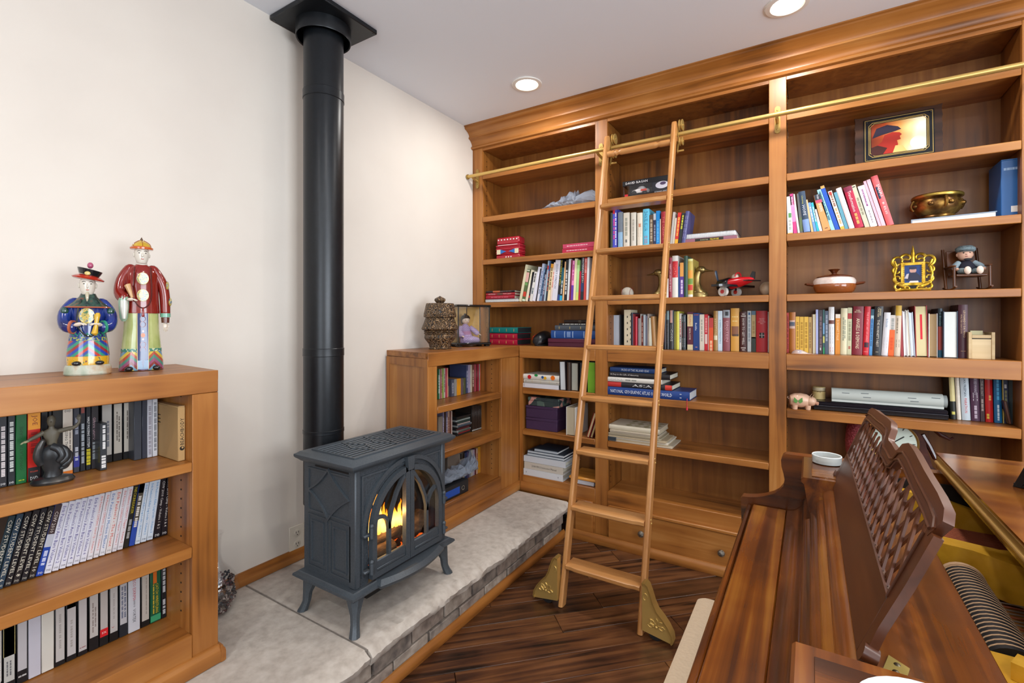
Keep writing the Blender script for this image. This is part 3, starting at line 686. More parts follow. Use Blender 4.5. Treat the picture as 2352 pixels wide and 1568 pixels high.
def book_parts(root, kind, wd, h, d, hx, bands=(), text=(), pages='d9d3c0'):
    t = min(.0028 if kind in 'heb' else .0009, wd * .16); k = (.0045 if wd > .012 else .002) if kind == 'h' else 0.
    cm = mat(hx, .42)
    if kind in 'dv':   # plastic case or tape sleeve: one box, rounded edges
        part('case' if kind == 'd' else 'sleeve', MB().box(0, 0, 0, wd, d, h, .0012), mat(hx, .3), root)
        surf = lambda x: 0.0
    else:
        arc = [(wd * q / 6, -k * (1 - (q / 3 - 1) ** 2)) for q in range(7)]
        poly = arc + [(wd, d), (wd - t, d), (wd - t, t + .001), (t, t + .001), (t, d), (0, d)]
        inset = .003 if kind in 'heb' else .0003
        pg = (t + .0002, t + .0014, inset, wd - t - .0002, d - .004, h - inset)
        if kind == 'e':    # fore-edge out
            poly = [(a, d - b - .0) for a, b in poly]; pg = (t + .0002, .004, inset, wd - t - .0002, d - t - .0014, h - inset)
        if kind == 'b':    # ring binder: board spine, no page block visible from the spine
            pg = (t + .0002, .03, .02, wd - t - .0002, d - .01, h - .02)
        part('cover', MB().prism(poly, 2, 0, h), cm, root)
        part('pages', MB().box(*pg), mat(pages, .85), root)
        surf = lambda x: -k * (1 - (2 * x / wd - 1) ** 2)
        if kind == 'e': surf = lambda x: .004
    for b in bands:
        f0, f1, bh = b[:3]; u0, u1 = (b[3], b[4]) if len(b) > 3 else (.02, .98)
        n = 6; vs = []; fs = []
        for q in range(n + 1):
            x = wd * (u0 + (u1 - u0) * q / n); y = surf(x) - .00035
            vs += [(x, y, h * (1 - f0)), (x, y, h * (1 - f1))]
        for q in range(n): fs.append((2 * q, 2 * q + 1, 2 * q + 3, 2 * q + 2))
        part('label_band', MB().add(vs, fs), mat(bh, .5), root, smooth=False, recalc=False)
    for tx in text:
        s, th, c, ln = tx[:4]; u = tx[4] if len(tx) > 4 else .5; sz = tx[5] if len(tx) > 5 else .5; dr = tx[6] if len(tx) > 6 else 'd'
        if dr == 'h': print_on(root, s, th, wd * u, h * (1 - c), wd * ln, wd * sz, 'h', surf)
        else: print_on(root, s, th, wd * u, h * (1 - c), h * ln, wd * sz, dr, surf)

NAMES = {'h': ('book', 'hardback book', 'book'), 'p': ('book', 'paperback book', 'book'), 'e': ('book', 'book turned pages outwards', 'book'),
         'd': ('dvd_case', 'DVD case', 'DVD case'), 'v': ('video_tape', 'video tape', 'video tape'), 'b': ('ring_binder', 'ring binder', 'binder')}
ORD = ['first', 'second', 'third', 'fourth', 'fifth', 'sixth', 'seventh', 'eighth', 'ninth', 'tenth', 'eleventh', 'twelfth', 'thirteenth', 'fourteenth', 'fifteenth', 'sixteenth', 'seventeenth', 'eighteenth', 'nineteenth'] + \
      ['twentieth'] + ['twenty-' + x for x in ('first', 'second', 'third', 'fourth', 'fifth', 'sixth', 'seventh', 'eighth', 'ninth')] + ['thirtieth'] + ['thirty-' + x for x in ('first', 'second', 'third', 'fourth', 'fifth', 'sixth', 'seventh', 'eighth', 'ninth')]
def hue(hx):
    import colorsys
    r, g, b = (int(hx[i:i + 2], 16) / 255 for i in (0, 2, 4)); h, s, v = colorsys.rgb_to_hsv(r, g, b); h *= 360
    if v < .22: return 'black'
    if s < .16: return 'white' if v > .82 else 'pale grey' if v > .62 else 'grey' if v > .38 else 'dark grey'
    n = 'red' if h < 16 or h >= 345 else 'orange' if h < 36 else 'yellow' if h < 68 else 'green' if h < 165 else 'teal' if h < 195 else 'blue' if h < 252 else 'purple' if h < 300 else 'pink'
    if n in ('orange', 'yellow') and s < .36: return 'cream' if v > .72 else 'tan'
    if n == 'orange' and v < .72: n = 'brown'
    if n == 'yellow' and v < .62: n = 'olive'
    if n == 'red' and s < .6 and v > .8: n = 'pink'
    return ('dark ' if v < .45 else 'pale ' if s < .4 and v > .6 else '') + n
def row(ax, plane, z, where, group, items, depth=.14, stretch=0):
    """books standing in a row, read left to right; ax 1: spines face -y on plane y, ax 0: spines face +x on plane x.
    item: (x0, x1, ytop | None, lean_px, kind, colour, {options})"""
    n = len(items)
    for i, it in enumerate(items):
        x0, x1, yt, lean, kind, hx = it[:6]; op = it[6] if len(it) > 6 else {}
        pl = op.get('plane', plane)
        a, b = on(ax, pl, x0, 700), on(ax, pl, x1, 700); o = 1 - ax
        u0, u1 = a[o], b[o]; wd = max(.003, u1 - u0 - .0006)
        if yt is None: h = op.get('h', .19); ut = on(ax, pl, x0 + lean, 700)[o]; th = math.asin(max(-.6, min(.6, (ut - u0) / h)))
        else:
            tp = on(ax, pl, x0 + lean, yt); dz = tp.z - z; du = tp[o] - u0; h = math.hypot(dz, du); th = math.atan2(du, dz)
        wd *= math.cos(th)
        z0 = z + (wd * math.sin(th) if th > 0 else 0) + .0006
        nm, kd, cat = NAMES[kind]; nm = op.get('name', nm); kd = op.get('what', kd); cat = op.get('cat', cat)
        lab = '%s %s, %s from left, %s' % (op.get('look', hue(hx)), kd, ORD[i], where)
        M = Matrix.Translation((u0, pl, z0) if ax == 1 else (pl, u0, z0))
        if ax == 0: M = M @ Matrix.Rotation(PI / 2, 4, 'Z')
        M = M @ Matrix.Rotation(th, 4, 'Y')
        r = thing(nm, lab, cat, M.translation, M.to_euler(), group)
        book_parts(r, kind, wd, h, op.get('d', {'d': .135, 'v': .105}.get(kind, depth)), hx, op.get('bands', ()), op.get('text', ()), op.get('pages', 'd9d3c0'))
def flat(x0, x1, y, z0, z1, hx, label, kind='h', d=.2, rz=0., name=None, cat=None, group=None, **op):
    """a book lying down, spine to the front (-y): x0..x1 real metres"""
    M = Matrix.Translation((x1, y, z0 + .0004)) @ Matrix.Rotation(rz, 4, 'Z') @ Matrix.Rotation(-PI / 2, 4, 'Y')
    nm, kd, ct = NAMES[kind]
    r = thing(name or nm, label, cat or ct, M.translation, M.to_euler(), group)
    book_parts(r, kind, z1 - z0 - .0008, x1 - x0, d, hx, op.get('bands', ()), op.get('text', ()), op.get('pages', 'd9d3c0'))
    return r

# ---------------------------------------------------------------- low bookcase along the wall: three rows of videos
K1 = '1b1d22'
T = lambda s, c='e8e8e8', f=.5, l=.8, u=.5, sz=.5, dr='d': (s, c, f, l, u, sz, dr)
DVD = lambda c='e8e8e8': T('DVD', c, .955, .6, .5, .35, 'h')
row(0, .212, .891, 'top shelf of the low video bookcase', 'videos on the top shelf of the low bookcase', [
    (-2, 17, None, 0, 'd', '23242a', {'text': [T('~7', 'd8d0d0', .5, .7), DVD()]}), (18, 36, None, 0, 'd', '20252a', {'text': [T('~8', 'd0d4d0', .45, .7), DVD()]}),
    (36.5, 62.5, None, 0, 'd', '14602f', {'h': .192, 'text': [T('OMOPLATA A GAME', '0e3a1c', .5, .62, .5, .3, 'u'), T('~2', 'b8c020', .95, .5, .5, .12, 'h')]}),
    (63.5, 94, None, 0, 'd', 'c62a22', {'h': .193, 'bands': [(0, .26, 'e8992a'), (.8, 1, '1a1618')], 'text': [T('JOE', '7c1c10', .13, .14, .5, .5), T('MOLAND', 'd84a30', .86, .6, .5, .16, 'h'), T('~4', '8c1010', .45, .3), DVD()]}),
    (94.5, 111, None, 0, 'd', '1b1c20'), (111.5, 120, None, 0, 'd', '16171b'), (120.5, 144, None, 0, 'd', '22201e'),
    (144.5, 168, None, 0, 'd', 'd8cfc2', {'h': .194, 'bands': [(.95, 1, 'e07a1c')], 'text': [T('DVD', '22242a', .06, .62, .5, .3, 'h'), T('PASSING THE GUARD', '3a3830', .55, .5, .35, .28), T('~6', '6a5a50', .55, .5, .72, .14)]}),
    (169, 183.5, None, 0, 'd', '3a3d48', {'h': .194, 'bands': [(.75, .92, '2a2f8a')], 'text': [T('~3', '9aa0b0', .3, .25), T('~3', 'c8ccd8', .72, .2)]}),
    (184, 197, None, 0, 'd', '22262c', {'h': .194, 'bands': [(.02, .12, '8a4038', .2, .8)], 'text': [T('~7', 'a8b0b8', .58, .6)]}),
    (197.5, 209.5, None, 0, 'd', '1c2026', {'h': .194, 'text': [T('HALF PASSING SYSTEM', 'e8e8e8', .42, .46, .5, .5), T('~5', 'd8c818', .8, .24, .5, .8)]}),
    (210, 227, None, 0, 'd', '2e2b2e', {'h': .195, 'text': [T('GIANNI GRIPPO', 'b09098', .38, .34, .4, .4), T('~4', '90989c', .72, .26, .4)]}),
    (230, 246.5, 973, 0, 'd', '34383d', {'plane': .252, 'text': [T('~4', 'e8e8e8', .3, .5, .55, .4), T('~4', 'e8e8e8', .82, .26, .5, .6)]}),
    (232, 259, None, 0, 'v', '121316', {'h': .2, 'plane': .17, 'bands': [(.08, .88, 'b8b4ae', .1, .92)], 'text': [T('~5', '5a6070', .55, .4, .6, .2)]}),
    (259.5, 282, None, 0, 'v', '121316', {'h': .2, 'plane': .17, 'bands': [(.1, .88, 'bdb6aa', .1, .92)], 'text': [T('~6', '4a4038', .45, .45, .42, .12, 'u'), T('~5', '4a4038', .5, .4, .64, .12, 'u')]}),
    (282.5, 306.5, None, 0, 'v', '121316', {'h': .2, 'plane': .17, 'bands': [(.1, .88, 'bdb6aa', .1, .92)], 'text': [T('~6', '4a4038', .45, .45, .42, .12, 'u'), T('~5', '4a4038', .5, .4, .64, .12, 'u')]}),
    (308, 326, None, 0, 'v', '3c4048', {'h': .192}), (326.5, 338, None, 0, 'd', '343844'),
    (338.5, 350.5, None, 0, 'd', 'b4b6c0', {'h': .196, 'text': [T('~9', '8a8690', .55, .8)]}), (350.8, 362.7, None, 0, 'd', 'c8cad0', {'h': .196, 'text': [T('~9', '70747c', .5, .8)]}),
])
CSW = lambda n: {'text': [T('CSW STUDENT LEVEL ' + n, 'd8d2c0', .48, .84, .5, .52), DVD('c8c4b8')]}
ARM = lambda n: {'text': [T("Erik Paulson's Arm Bars Volume " + n, '443488', .47, .84, .5, .5), T('DVD', '30343a', .95, .6, .5, .3, 'h')]}
RED = lambda s, c='d05a48': {'text': [T(s, c, .47, .84, .5, .5), T('DVD', '60646a', .95, .6, .5, .3, 'h')]}
row(0, .22, .625, 'middle row of the low video bookcase', 'leaning videos on the middle shelf of the low bookcase', [
    (-30, -10.7, None, 50, 'd', '1e3038', CSW('5')), (-10.5, 8.2, None, 50, 'd', '2a3c4c', CSW('6')), (8.4, 27, None, 50, 'd', '1c1b20', CSW('7')), (27.3, 46, None, 50, 'd', '221e20', CSW('8')), (46.3, 63.6, None, 49, 'd', '1d1c22', CSW('9')), (63.8, 81.6, None, 48, 'd', '25201f', CSW('10')),
    (81.8, 100.2, None, 46, 'd', '2244a0', {'bands': [(0, .42, '3a2a2c'), (.42, .6, 'b8bcc8')], 'text': [T('CSW 2010', 'd8d0c8', .25, .3), T('~3', 'd0d8f0', .75, .2), DVD()]}),
    *[(a, b, None, sh, 'd', 'd4d6e2', ARM(n)) for a, b, sh, n in ((101, 119, 42, '1'), (119.2, 135.8, 41, '2'), (136, 152, 39, '3'), (152.2, 167.4, 37, '4'), (167.6, 182.8, 36, '5'), (183, 199, 34, '6'))],
    (199.5, 213.5, None, 30, 'd', 'd6d4da', RED("Erik Paulson's CSW2001 Stand Up - Volume 1")), (213.8, 227.3, None, 30, 'd', 'd6d4da', RED("Erik Paulson's CSW2001 Stand Up - Volume 2")),
    (227.6, 241.8, None, 29, 'd', 'd6d8e0', RED("Erik Paulson's Motion Master", '3068a8')), (242, 256.8, None, 27, 'd', 'd8d4d4', RED("Erik Paulson's - The Mount", 'd04428')),
    (257, 268.8, None, 27, 'd', 'd6d4da', RED("Erik Paulson's CSW2001 Trapper - Volume 1", 'c8443c')), (269, 282.8, None, 26, 'd', 'd6d4da', RED("Erik Paulson's CSW2001 Trapper - Volume 2", 'c8443c')),
    (283, 295.8, None, 25, 'd', '22221e', {'text': [T('NECKBREAKER', 'b8a820', .25, .42), T('~3', 'a0a0a0', .7, .3)]}), (296, 309.8, None, 25, 'd', '2a48a0', {'bands': [(0, .6, '4a4438'), (.0, .15, '9a8c50')], 'text': [T('~4', 'd8d4cc', .45, .5)]}),
    *[(a, b, None, sh, 'd', 'ccd8e4', {'text': [T("Erik Paulson's Killer Leg Locks - Volume " + n, '2a88c4', .46, .84, .5, .5), T('DVD', '30343a', .95, .6, .5, .3, 'h')]}) for a, b, sh, n in ((310, 322.5, 22, '1'), (322.7, 336.8, 22, '2'), (337, 351.6, 19, '3'))],
    *[(a, b, None, sh, 'd', '1c1a20', {'text': [T(s, 'd8d4d0', .45, .8, .5, .45), DVD()]}) for a, b, sh, s in ((352, 369, 17, 'CSW 2010 Camp - Volume 1 & 2'), (369.6, 385, 11, 'CSW 2010 Camp - Volume 3 & 4'), (386, 395.8, 7, 'CSW 2010 Camp - Bonus 1 & 2'))],
])
VH = lambda tx=(), lab='bdb8b2', f1=.85, **k: {'h': .195, 'bands': [(.06, f1, lab, .1, .9)] + list(k.get('b', ())), 'text': list(tx)}
row(0, .212, .349, 'bottom row of the low video bookcase', 'video tapes on the bottom shelf of the low bookcase', [
    (-8, 5.5, None, 0, 'v', '14181a', VH([T('~5', 'd0d0d0', .7, .4)])), (6, 37, None, 0, 'v', '14161a', VH([T('~5', '40424a', .72, .2, .35, .12), T('~5', '40424a', .72, .2, .6, .12)], 'b9b9b4', .9, b=[(.0, .55, 'b8ac6e', .06, .95)])),
    (38, 65, None, 0, 'v', '14161a', VH([T('~2', 'c8c8c8', .9, .7, .5, .2, 'h')], 'b8b6ba', .82)), (65.5, 95, None, 0, 'v', 'c0bfca', {'h': .2}), (95.7, 125, None, 0, 'v', 'd2cfc6', {'h': .2}),
    (125.5, 151, None, 0, 'v', '16171a', VH([T('~4', 'a09a96', .5, .5, .5, .2)], 'bdb9b6', .93)), (152, 177, None, 0, 'v', '15161a', VH([T('~3', 'a09a96', .6, .4, .5, .2)], 'bcb8b8', .92, b=[(.0, .22, '1c1d20', .1, .9)])), (178.6, 202, None, 0, 'v', '15161a', VH([T('~2', '8a3a40', .88, .6, .5, .12, 'h')], 'bdb8b8', .93)),
    (204, 228, None, 0, 'v', '15161a', VH([T('~6', '7a6a64', .5, .45, .4, .12), T('~4', '7a6a64', .5, .3, .65, .12)], 'bcb6b2', .8)), (228.6, 250, None, 0, 'v', '17181a', VH([T('SX', 'f0e8e8', .8, .5, .5, .25, 'h')], 'b4aeaa', .74, b=[(.74, .86, 'cc1c24', .06, .94)])), (251, 272.6, None, 0, 'v', '131517', VH([T('V', 'a02a20', .78, .3, .4, .2, 'h'), T('~5', 'a09a98', .45, .4, .5, .15)], 'b9b6b4', .86)),
    (274, 294, None, 0, 'v', '20262e', VH([T('~6', '505a74', .45, .5, .35, .2, 'u'), T('~6', '505a74', .45, .5, .68, .2, 'u')], 'b6b6ba', .8)),
    (295, 322.5, None, 0, 'v', 'c9ccd4', {'h': .21, 'd': .14, 'text': [T('MECO ESKRIMA', 'b84858', .36, .34, .5, .26), T('~2', '9a98a0', .58, .1, .5, .14), T('VORTEX', '4a4a52', .76, .2, .5, .26)]}), (324, 344.5, None, 0, 'v', '17181a', VH([T('~8', '8a8078', .5, .6, .6, .1)], 'b9b3aa', .9)),
    (345.5, 370, None, 0, 'd', '17563c', {'h': .192, 'bands': [(.12, .34, 'c8661c', .25, .6), (.88, .98, '3a9a6c')], 'text': [T('CATCH WRESTLING', 'd8b818', .6, .5, .62, .26), T('~7', 'c0a830', .6, .5, .3, .14)]}), (371, 383, None, 0, 'd', '1b2026', {'h': .191, 'text': [T('~5', 'c8ccd0', .35, .4), T('~3', 'c8ccd0', .8, .25)]}),
    (383.4, 393.8, None, 0, 'd', '1c2c6c', {'h': .191, 'text': [T('~5', 'c8ccd8', .3, .45), T('~3', 'c8ccd8', .85, .2)]}), (394.2, 404, None, 0, 'd', '1d2128', {'h': .191, 'text': [T('~6', '808890', .5, .6)]}),
])
# ---------------------------------------------------------------- corner bookcase
W1 = 'top shelf of the low corner bookcase'
px = lambda v: 1000 + v / 13.835
row(0, .228, .889, W1, 'cases on the top shelf of the corner bookcase', [(px(a), px(b), yt, 0, 'd', c, {'plane': pl, **({'text': [T('~5', tc, .5, .6)]} if tc else {})}) for a, b, yt, c, pl, tc in (
    (92, 133, 848, '2f6a48', .228, 'd8e0d8'), (136, 163, 848, 'b8b0ac', .228, None), (165, 190, 847, '8a3028', .228, None), (191, 222, 847, 'c09a90', .228, '6a2a20'), (225, 264, 846, '7fa03a', .228, None), (266, 320, 846, 'b4b4a0', .228, '606048'), (322, 355, 846, 'b03a58', .228, None), (357, 384, 845, 'c85a58', .228, None), (386, 412, 845, 'c89a84', .228, None),
    (430, 508, 886, 'b09a74', .215, None), (515, 600, 872, '4c5060', .235, 'a8a8b0'), (605, 682, 871, '8a8884', .235, None), (686, 812, 870, 'd08a1a', .235, None), (815, 888, 869, '5c4c54', .235, None), (890, 968, 868, '4c5034', .235, None),
    (985, 1040, 839, '3f4668', .226, 'a8a8c0'), (1042, 1115, 838, '9a90a8', .226, None), (1120, 1166, 838, 'c0b8a4', .226, None), (1170, 1232, 837, '6a4234', .226, 'c8b8a0'), (1245, 1296, 837, 'a04850', .226, None), (1298, 1340, 836.5, '5c2020', .226, None), (1342, 1390, 836, '9c2038', .226, None), (1392, 1420, 836, '8a9080', .226, None), (1422, 1474, 836, 'b84c2c', .226, None), (1480, 1526, 835.5, 'a8aca0', .226, None))])
px = lambda v: 1000 + v / 13.065
row(0, .232, .642, 'middle shelf of the low corner bookcase', 'cases on the middle shelf of the corner bookcase', [(px(a), px(b), yt, 0, 'd', c, {'text': [T('~5', tc, .5, .6)] if tc else []}) for a, b, yt, c, tc in (
    (95, 220, 958, '8c8478', None), (225, 265, 946, '7a7490', 'c8c0d0'), (268, 320, 946, '3a2a24', None), (325, 372, 946, '6a6480', 'c0b8c8'), (375, 432, 945, 'b09484', '702c28'), (438, 478, 945, '6c4034', None), (480, 512, 944, 'c8b4ac', None))] +
    [(px(1100 + 38 * k), px(1136 + 38 * k), 931, 0, 'd', ('2c2420', '352a26')[k % 2], {'bands': [(.93, .98, 'c8ccc8', .15, .85)]}) for k in range(9)])
# stack of compact discs lying on their sides
zz = .6428; rd = random.Random(5)
for k, c in enumerate(('22201e', '8c2428', '4a5040', '7c2a2c', '3c1c28', '26405a', 'b8a8a4', '30504a', '9aa8a0', '24302c', '2a2624')):
    a, b = on(0, .225, px(640), 900), on(0, .225, px(1062), 900); s = rd.uniform(-.006, .006); hh = .0105
    r = thing('cd_case', '%s CD case, %s from the bottom of the stack on the corner bookcase' % (hue(c), ORD[k]), 'CD case', (.225 + s, (a.y + b.y) / 2, zz + .0003), (0, 0, rd.uniform(-.04, .04)), 'stacked CD cases')
    part('jewel_case', MB().box(-.125, -.07, 0, 0, .07, hh - .0006, .0008), mat('9aa0a0' if k % 3 == 2 else '2b2c2e', .15, coat=.3), r)
    part('inlay', MB().box(.0001, -.062, .0018, .0006, .062, hh - .0025), mat(c, .4), r); zz += hh
px = lambda v: 1010 + v / 11.2
row(0, .225, .36, 'bottom shelf of the low corner bookcase', 'cases on the bottom shelf of the corner bookcase', [(px(a), px(b), yt, 0, k, c, {'text': [T('~5', tc, .5, .6)] if tc else [], 'd': dd, 'bands': bd}) for a, b, yt, k, c, tc, dd, bd in (
    (205, 515, 1047, 'v', '85786c', None, .15, []), (520, 575, 1043, 'v', 'b4a894', None, .15, [(0, .2, '15181c'), (.62, .86, '15181c', .3, .7)]), (578, 640, 1041, 'v', 'b4ac98', None, .15, [(0, .2, '15181c'), (.62, .86, '15181c', .1, .4)]), (645, 700, 1040, 'd', '1c3c6c', None, .14, []), (703, 760, 1038, 'd', '4c4870', None, .14, []),
    (765, 798, 1036, 'd', '8c94a0', None, .14, []), (800, 858, 1034, 'd', 'b8b8b4', '606068', .14, []), (860, 900, 1033, 'd', 'b4a8bc', '3a2c48', .14, []), (902, 938, 1031, 'd', '5a2430', None, .14, []), (940, 980, 1030, 'd', 'c8a890', '9a3830', .14, []), (985, 1050, 1027, 'd', 'c8902c', None, .14, []), (1052, 1092, 1024, 'd', 'b8bcc4', None, .14, []))])
# ---------------------------------------------------------------- tall bookcase, bay behind the corner bookcase
B1 = 'leaning beside the ladder rail'
def I(a, b, yt, sh, c, text=(), bands=(), kind='p'): return (a, b, yt, sh, kind, c, {'text': list(text), 'bands': list(bands)})
row(1, 2.745, 1.468, 'leaning paperback row beside the ladder', 'leaning paperbacks beside the ladder', [
    I(1192, 1198, 608.6, 15.5, 'd8d2b0'), I(1199, 1206, 619, 12, '56683e', (), [(.02, .06, 'd8e0c8'), (.1, .4, 'd8a8a0'), (.42, .5, '6a9a58'), (.7, .85, 'c8402c'), (.93, .99, 'd8e8d0')]), I(1206.3, 1212.3, 620.7, 14, 'e2dcc2'), I(1212.7, 1215.7, 625, 10, '30303a', (), [(.8, .88, 'c83c38')]),
    I(1216, 1222.5, 625, 12, 'dcdad6', [T('~3', '2c2c30', .2, .3), T('~2', '405868', .65, .2)]), I(1222.8, 1229.7, 614, 14, 'dfe0ee'), I(1230, 1232.8, 617, 11, '3a3440'), I(1233, 1238, 606, 13, 'b8c4dc', [T('~5', '506090', .5, .6)], [(.45, 1, 'd8dcea')]), I(1238.3, 1244, 615, 12, '6f8fb4', [T('~6', '2a3858', .5, .7)]), I(1244.3, 1248.8, 616, 9, '4a4a66', [T('~4', 'c8c0d0', .5, .6)]),
    I(1249, 1252.5, 599, 10, 'a9bfd0', (), [(.12, .22, 'c84038')]), I(1252.8, 1256.5, 600, 9, '2e3a44', [T('~4', 'c86a50', .5, .5)], [(0, .3, '3a5a94')]), I(1256.8, 1263.2, 606.5, 9, 'f0dcb0', [T('~5', '6a5030', .4, .6)], [(0, .12, 'e8a030')]), I(1263.6, 1267.2, 603, 9, 'ead8d0', [T('~3', 'd86048', .45, .4)]),
    I(1267.6, 1279.3, 598, 9, 'dcdce8', [T('SHORT STRETCH', '484a6c', .4, .6, .4, .35)]), I(1280, 1284.8, 597, 8, '22252c', [T('BUTTERFLY JIU JITSU', 'e0d020', .32, .6, .5, .75)], [(.85, 1, '2c4888')]), I(1285, 1290.8, 615, 6, '1f5a66', [T('~3', 'd0d8d8', .6, .4)], [(.5, .85, '20282c'), (.85, 1, '28a8d8')]), I(1291.5, 1295, 601, 6, 'e8b884'),
    I(1295.5, 1301.3, 597, 5, '26262a', [T('~6', 'd8d8d8', .55, .6, .5, .6)]), I(1302, 1306.8, 595, 5, 'd8dde0'), I(1307, 1310.2, 597, 5, '7a2040'), I(1310.6, 1316.3, 599, 5, 'e88cc0', [T('~3', 'a8407c', .3, .4)], [(.62, 1, '6a3ca8')]), I(1316.6, 1321.8, 594, 4, 'ece2bc'), I(1322.2, 1328, 598, 4, 'b4dc94', (), [(.8, 1, 'd8e478'), (0, .12, '88b858')]),
    I(1328.3, 1332.7, 623, 3, 'b02038'), I(1333, 1339.8, 592, 3, '2a2e38', [T('MASTERING JUJITSU', 'e8e8ec', .3, .58, .5, .75)], [(.6, .8, '28406c')]), I(1340.2, 1346, 592, 3, 'c84c44', [T('BRUCE LEE', 'f0dcd8', .2, .32, .5, .6)]), I(1346.4, 1351, 591, 3, 'e4e4e8'),
], .16)
# ---------------------------------------------------------------- tall bookcase, middle bay
row(1, 2.745, 1.767, 'high shelf row crossed by the ladder', 'books on the high middle shelf', [
    I(1401, 1407.2, 489.6, 0, '3a4436', kind='h'), I(1407.5, 1417.4, 480.5, 0, '4a50c0', [T('~4', 'e8407c', .5, .5, .3, .3), T('~6', 'd8d8f0', .5, .8, .7, .3)], [(0, .12, 'c82030', .02, .5)], 'p'), I(1419.5, 1430.7, 488, 0, '6f7a88', [T('~2', '38507c', .8, .1)], [(.55, .98, '8ab0d0')], 'h'),
    I(1432, 1446, 489.6, 0, 'cfc9bc', [T('~4', '7c8478', .4, .5, .5, .35), T('~1', '484c50', .8, .08, .5, .3)], (), 'h'), I(1449.6, 1461, 489, 0, 'c9c6bb', [T('~5', '98948a', .5, .6, .5, .3)], (), 'h'), I(1463.7, 1476, 489.6, 0, 'd6cfbf', [T('~5', 'a8988a', .5, .4)], [(.32, .42, 'c08468', .3, .7)], 'h'),
    I(1477, 1491.4, 481, 0, '58b4d4', [T('DANIEL SILVA', '1a3c6c', .33, .52, .5, .5), T('~2', 'b04858', .82, .2, .5, .4)], (), 'h'), I(1491.7, 1500.5, 494, 0, '5a4a3c', [T('~6', 'c0b098', .5, .7)]), I(1500.8, 1506.8, 491, 0, '2c3452', [T('~5', '98a0b8', .6, .5)], [(0, .2, 'b8c0c8')]), I(1507, 1515.4, 484.7, 0, '1f86d0', [T('~7', '60b8f0', .6, .6)]), I(1515.7, 1518, 503, 0, 'd8d0b0'),
    I(1518.3, 1530, 487, 0, 'a02a34', [T('THE LAZARUS', 'd87870', .5, .7, .5, .4)], (), 'h'), I(1539, 1544, 487.5, 7, 'b9b4ae'), I(1544.3, 1549, 501, 6, 'c9bfae'), I(1549.3, 1557, 489, 8, 'c8302a', [T('~5', 'e8b050', .45, .6)], [(.85, 1, 'e0a830')]), I(1557.3, 1564.5, 490, 9, '2c3030', [T('~5', 'c8c838', .3, .45)]), I(1565, 1574, 486, 10, '4a4a7c', [T('~5', 'a8a8c8', .5, .7)], (), 'h'),
], .15)
row(1, 2.75, 1.468, 'between the two brass ducks', 'books between the duck bookends', [
    I(1530, 1535.6, 640, 0, 'e0dcd8'), I(1536, 1543.8, 592, 0, '8a1c30', [T('WEST LOS ANGELES SPIRIT', 'e8d0d0', .5, .7, .5, .4)], (), 'h'), I(1544.2, 1557.6, 588, 0, 'd8d4cc', [T('INAYAT', 'd89080', .36, .3, .5, .5)], [(.13, .52, 'c02830')], 'h'), I(1558.4, 1561.4, 612, 0, '2c4c88'), I(1561.7, 1570.6, 603.5, 0, '5c3c8c', [T('~4', 'e8d8f0', .7, .4)], [(0, .4, 'd8984c')]), I(1571, 1579.6, 588, 0, '2c4c3c', (), (), 'h'),
    I(1580, 1591.8, 595, 0, 'b8a44c', (), [(0, .06, 'd8d890'), (.3, .5, 'd8943c'), (.52, .66, '6a8a3c'), (.68, .82, 'c03c2c'), (.93, 1, 'e0dcd0')], 'h'),
], .16)
CW = 'counter row of the middle bay'
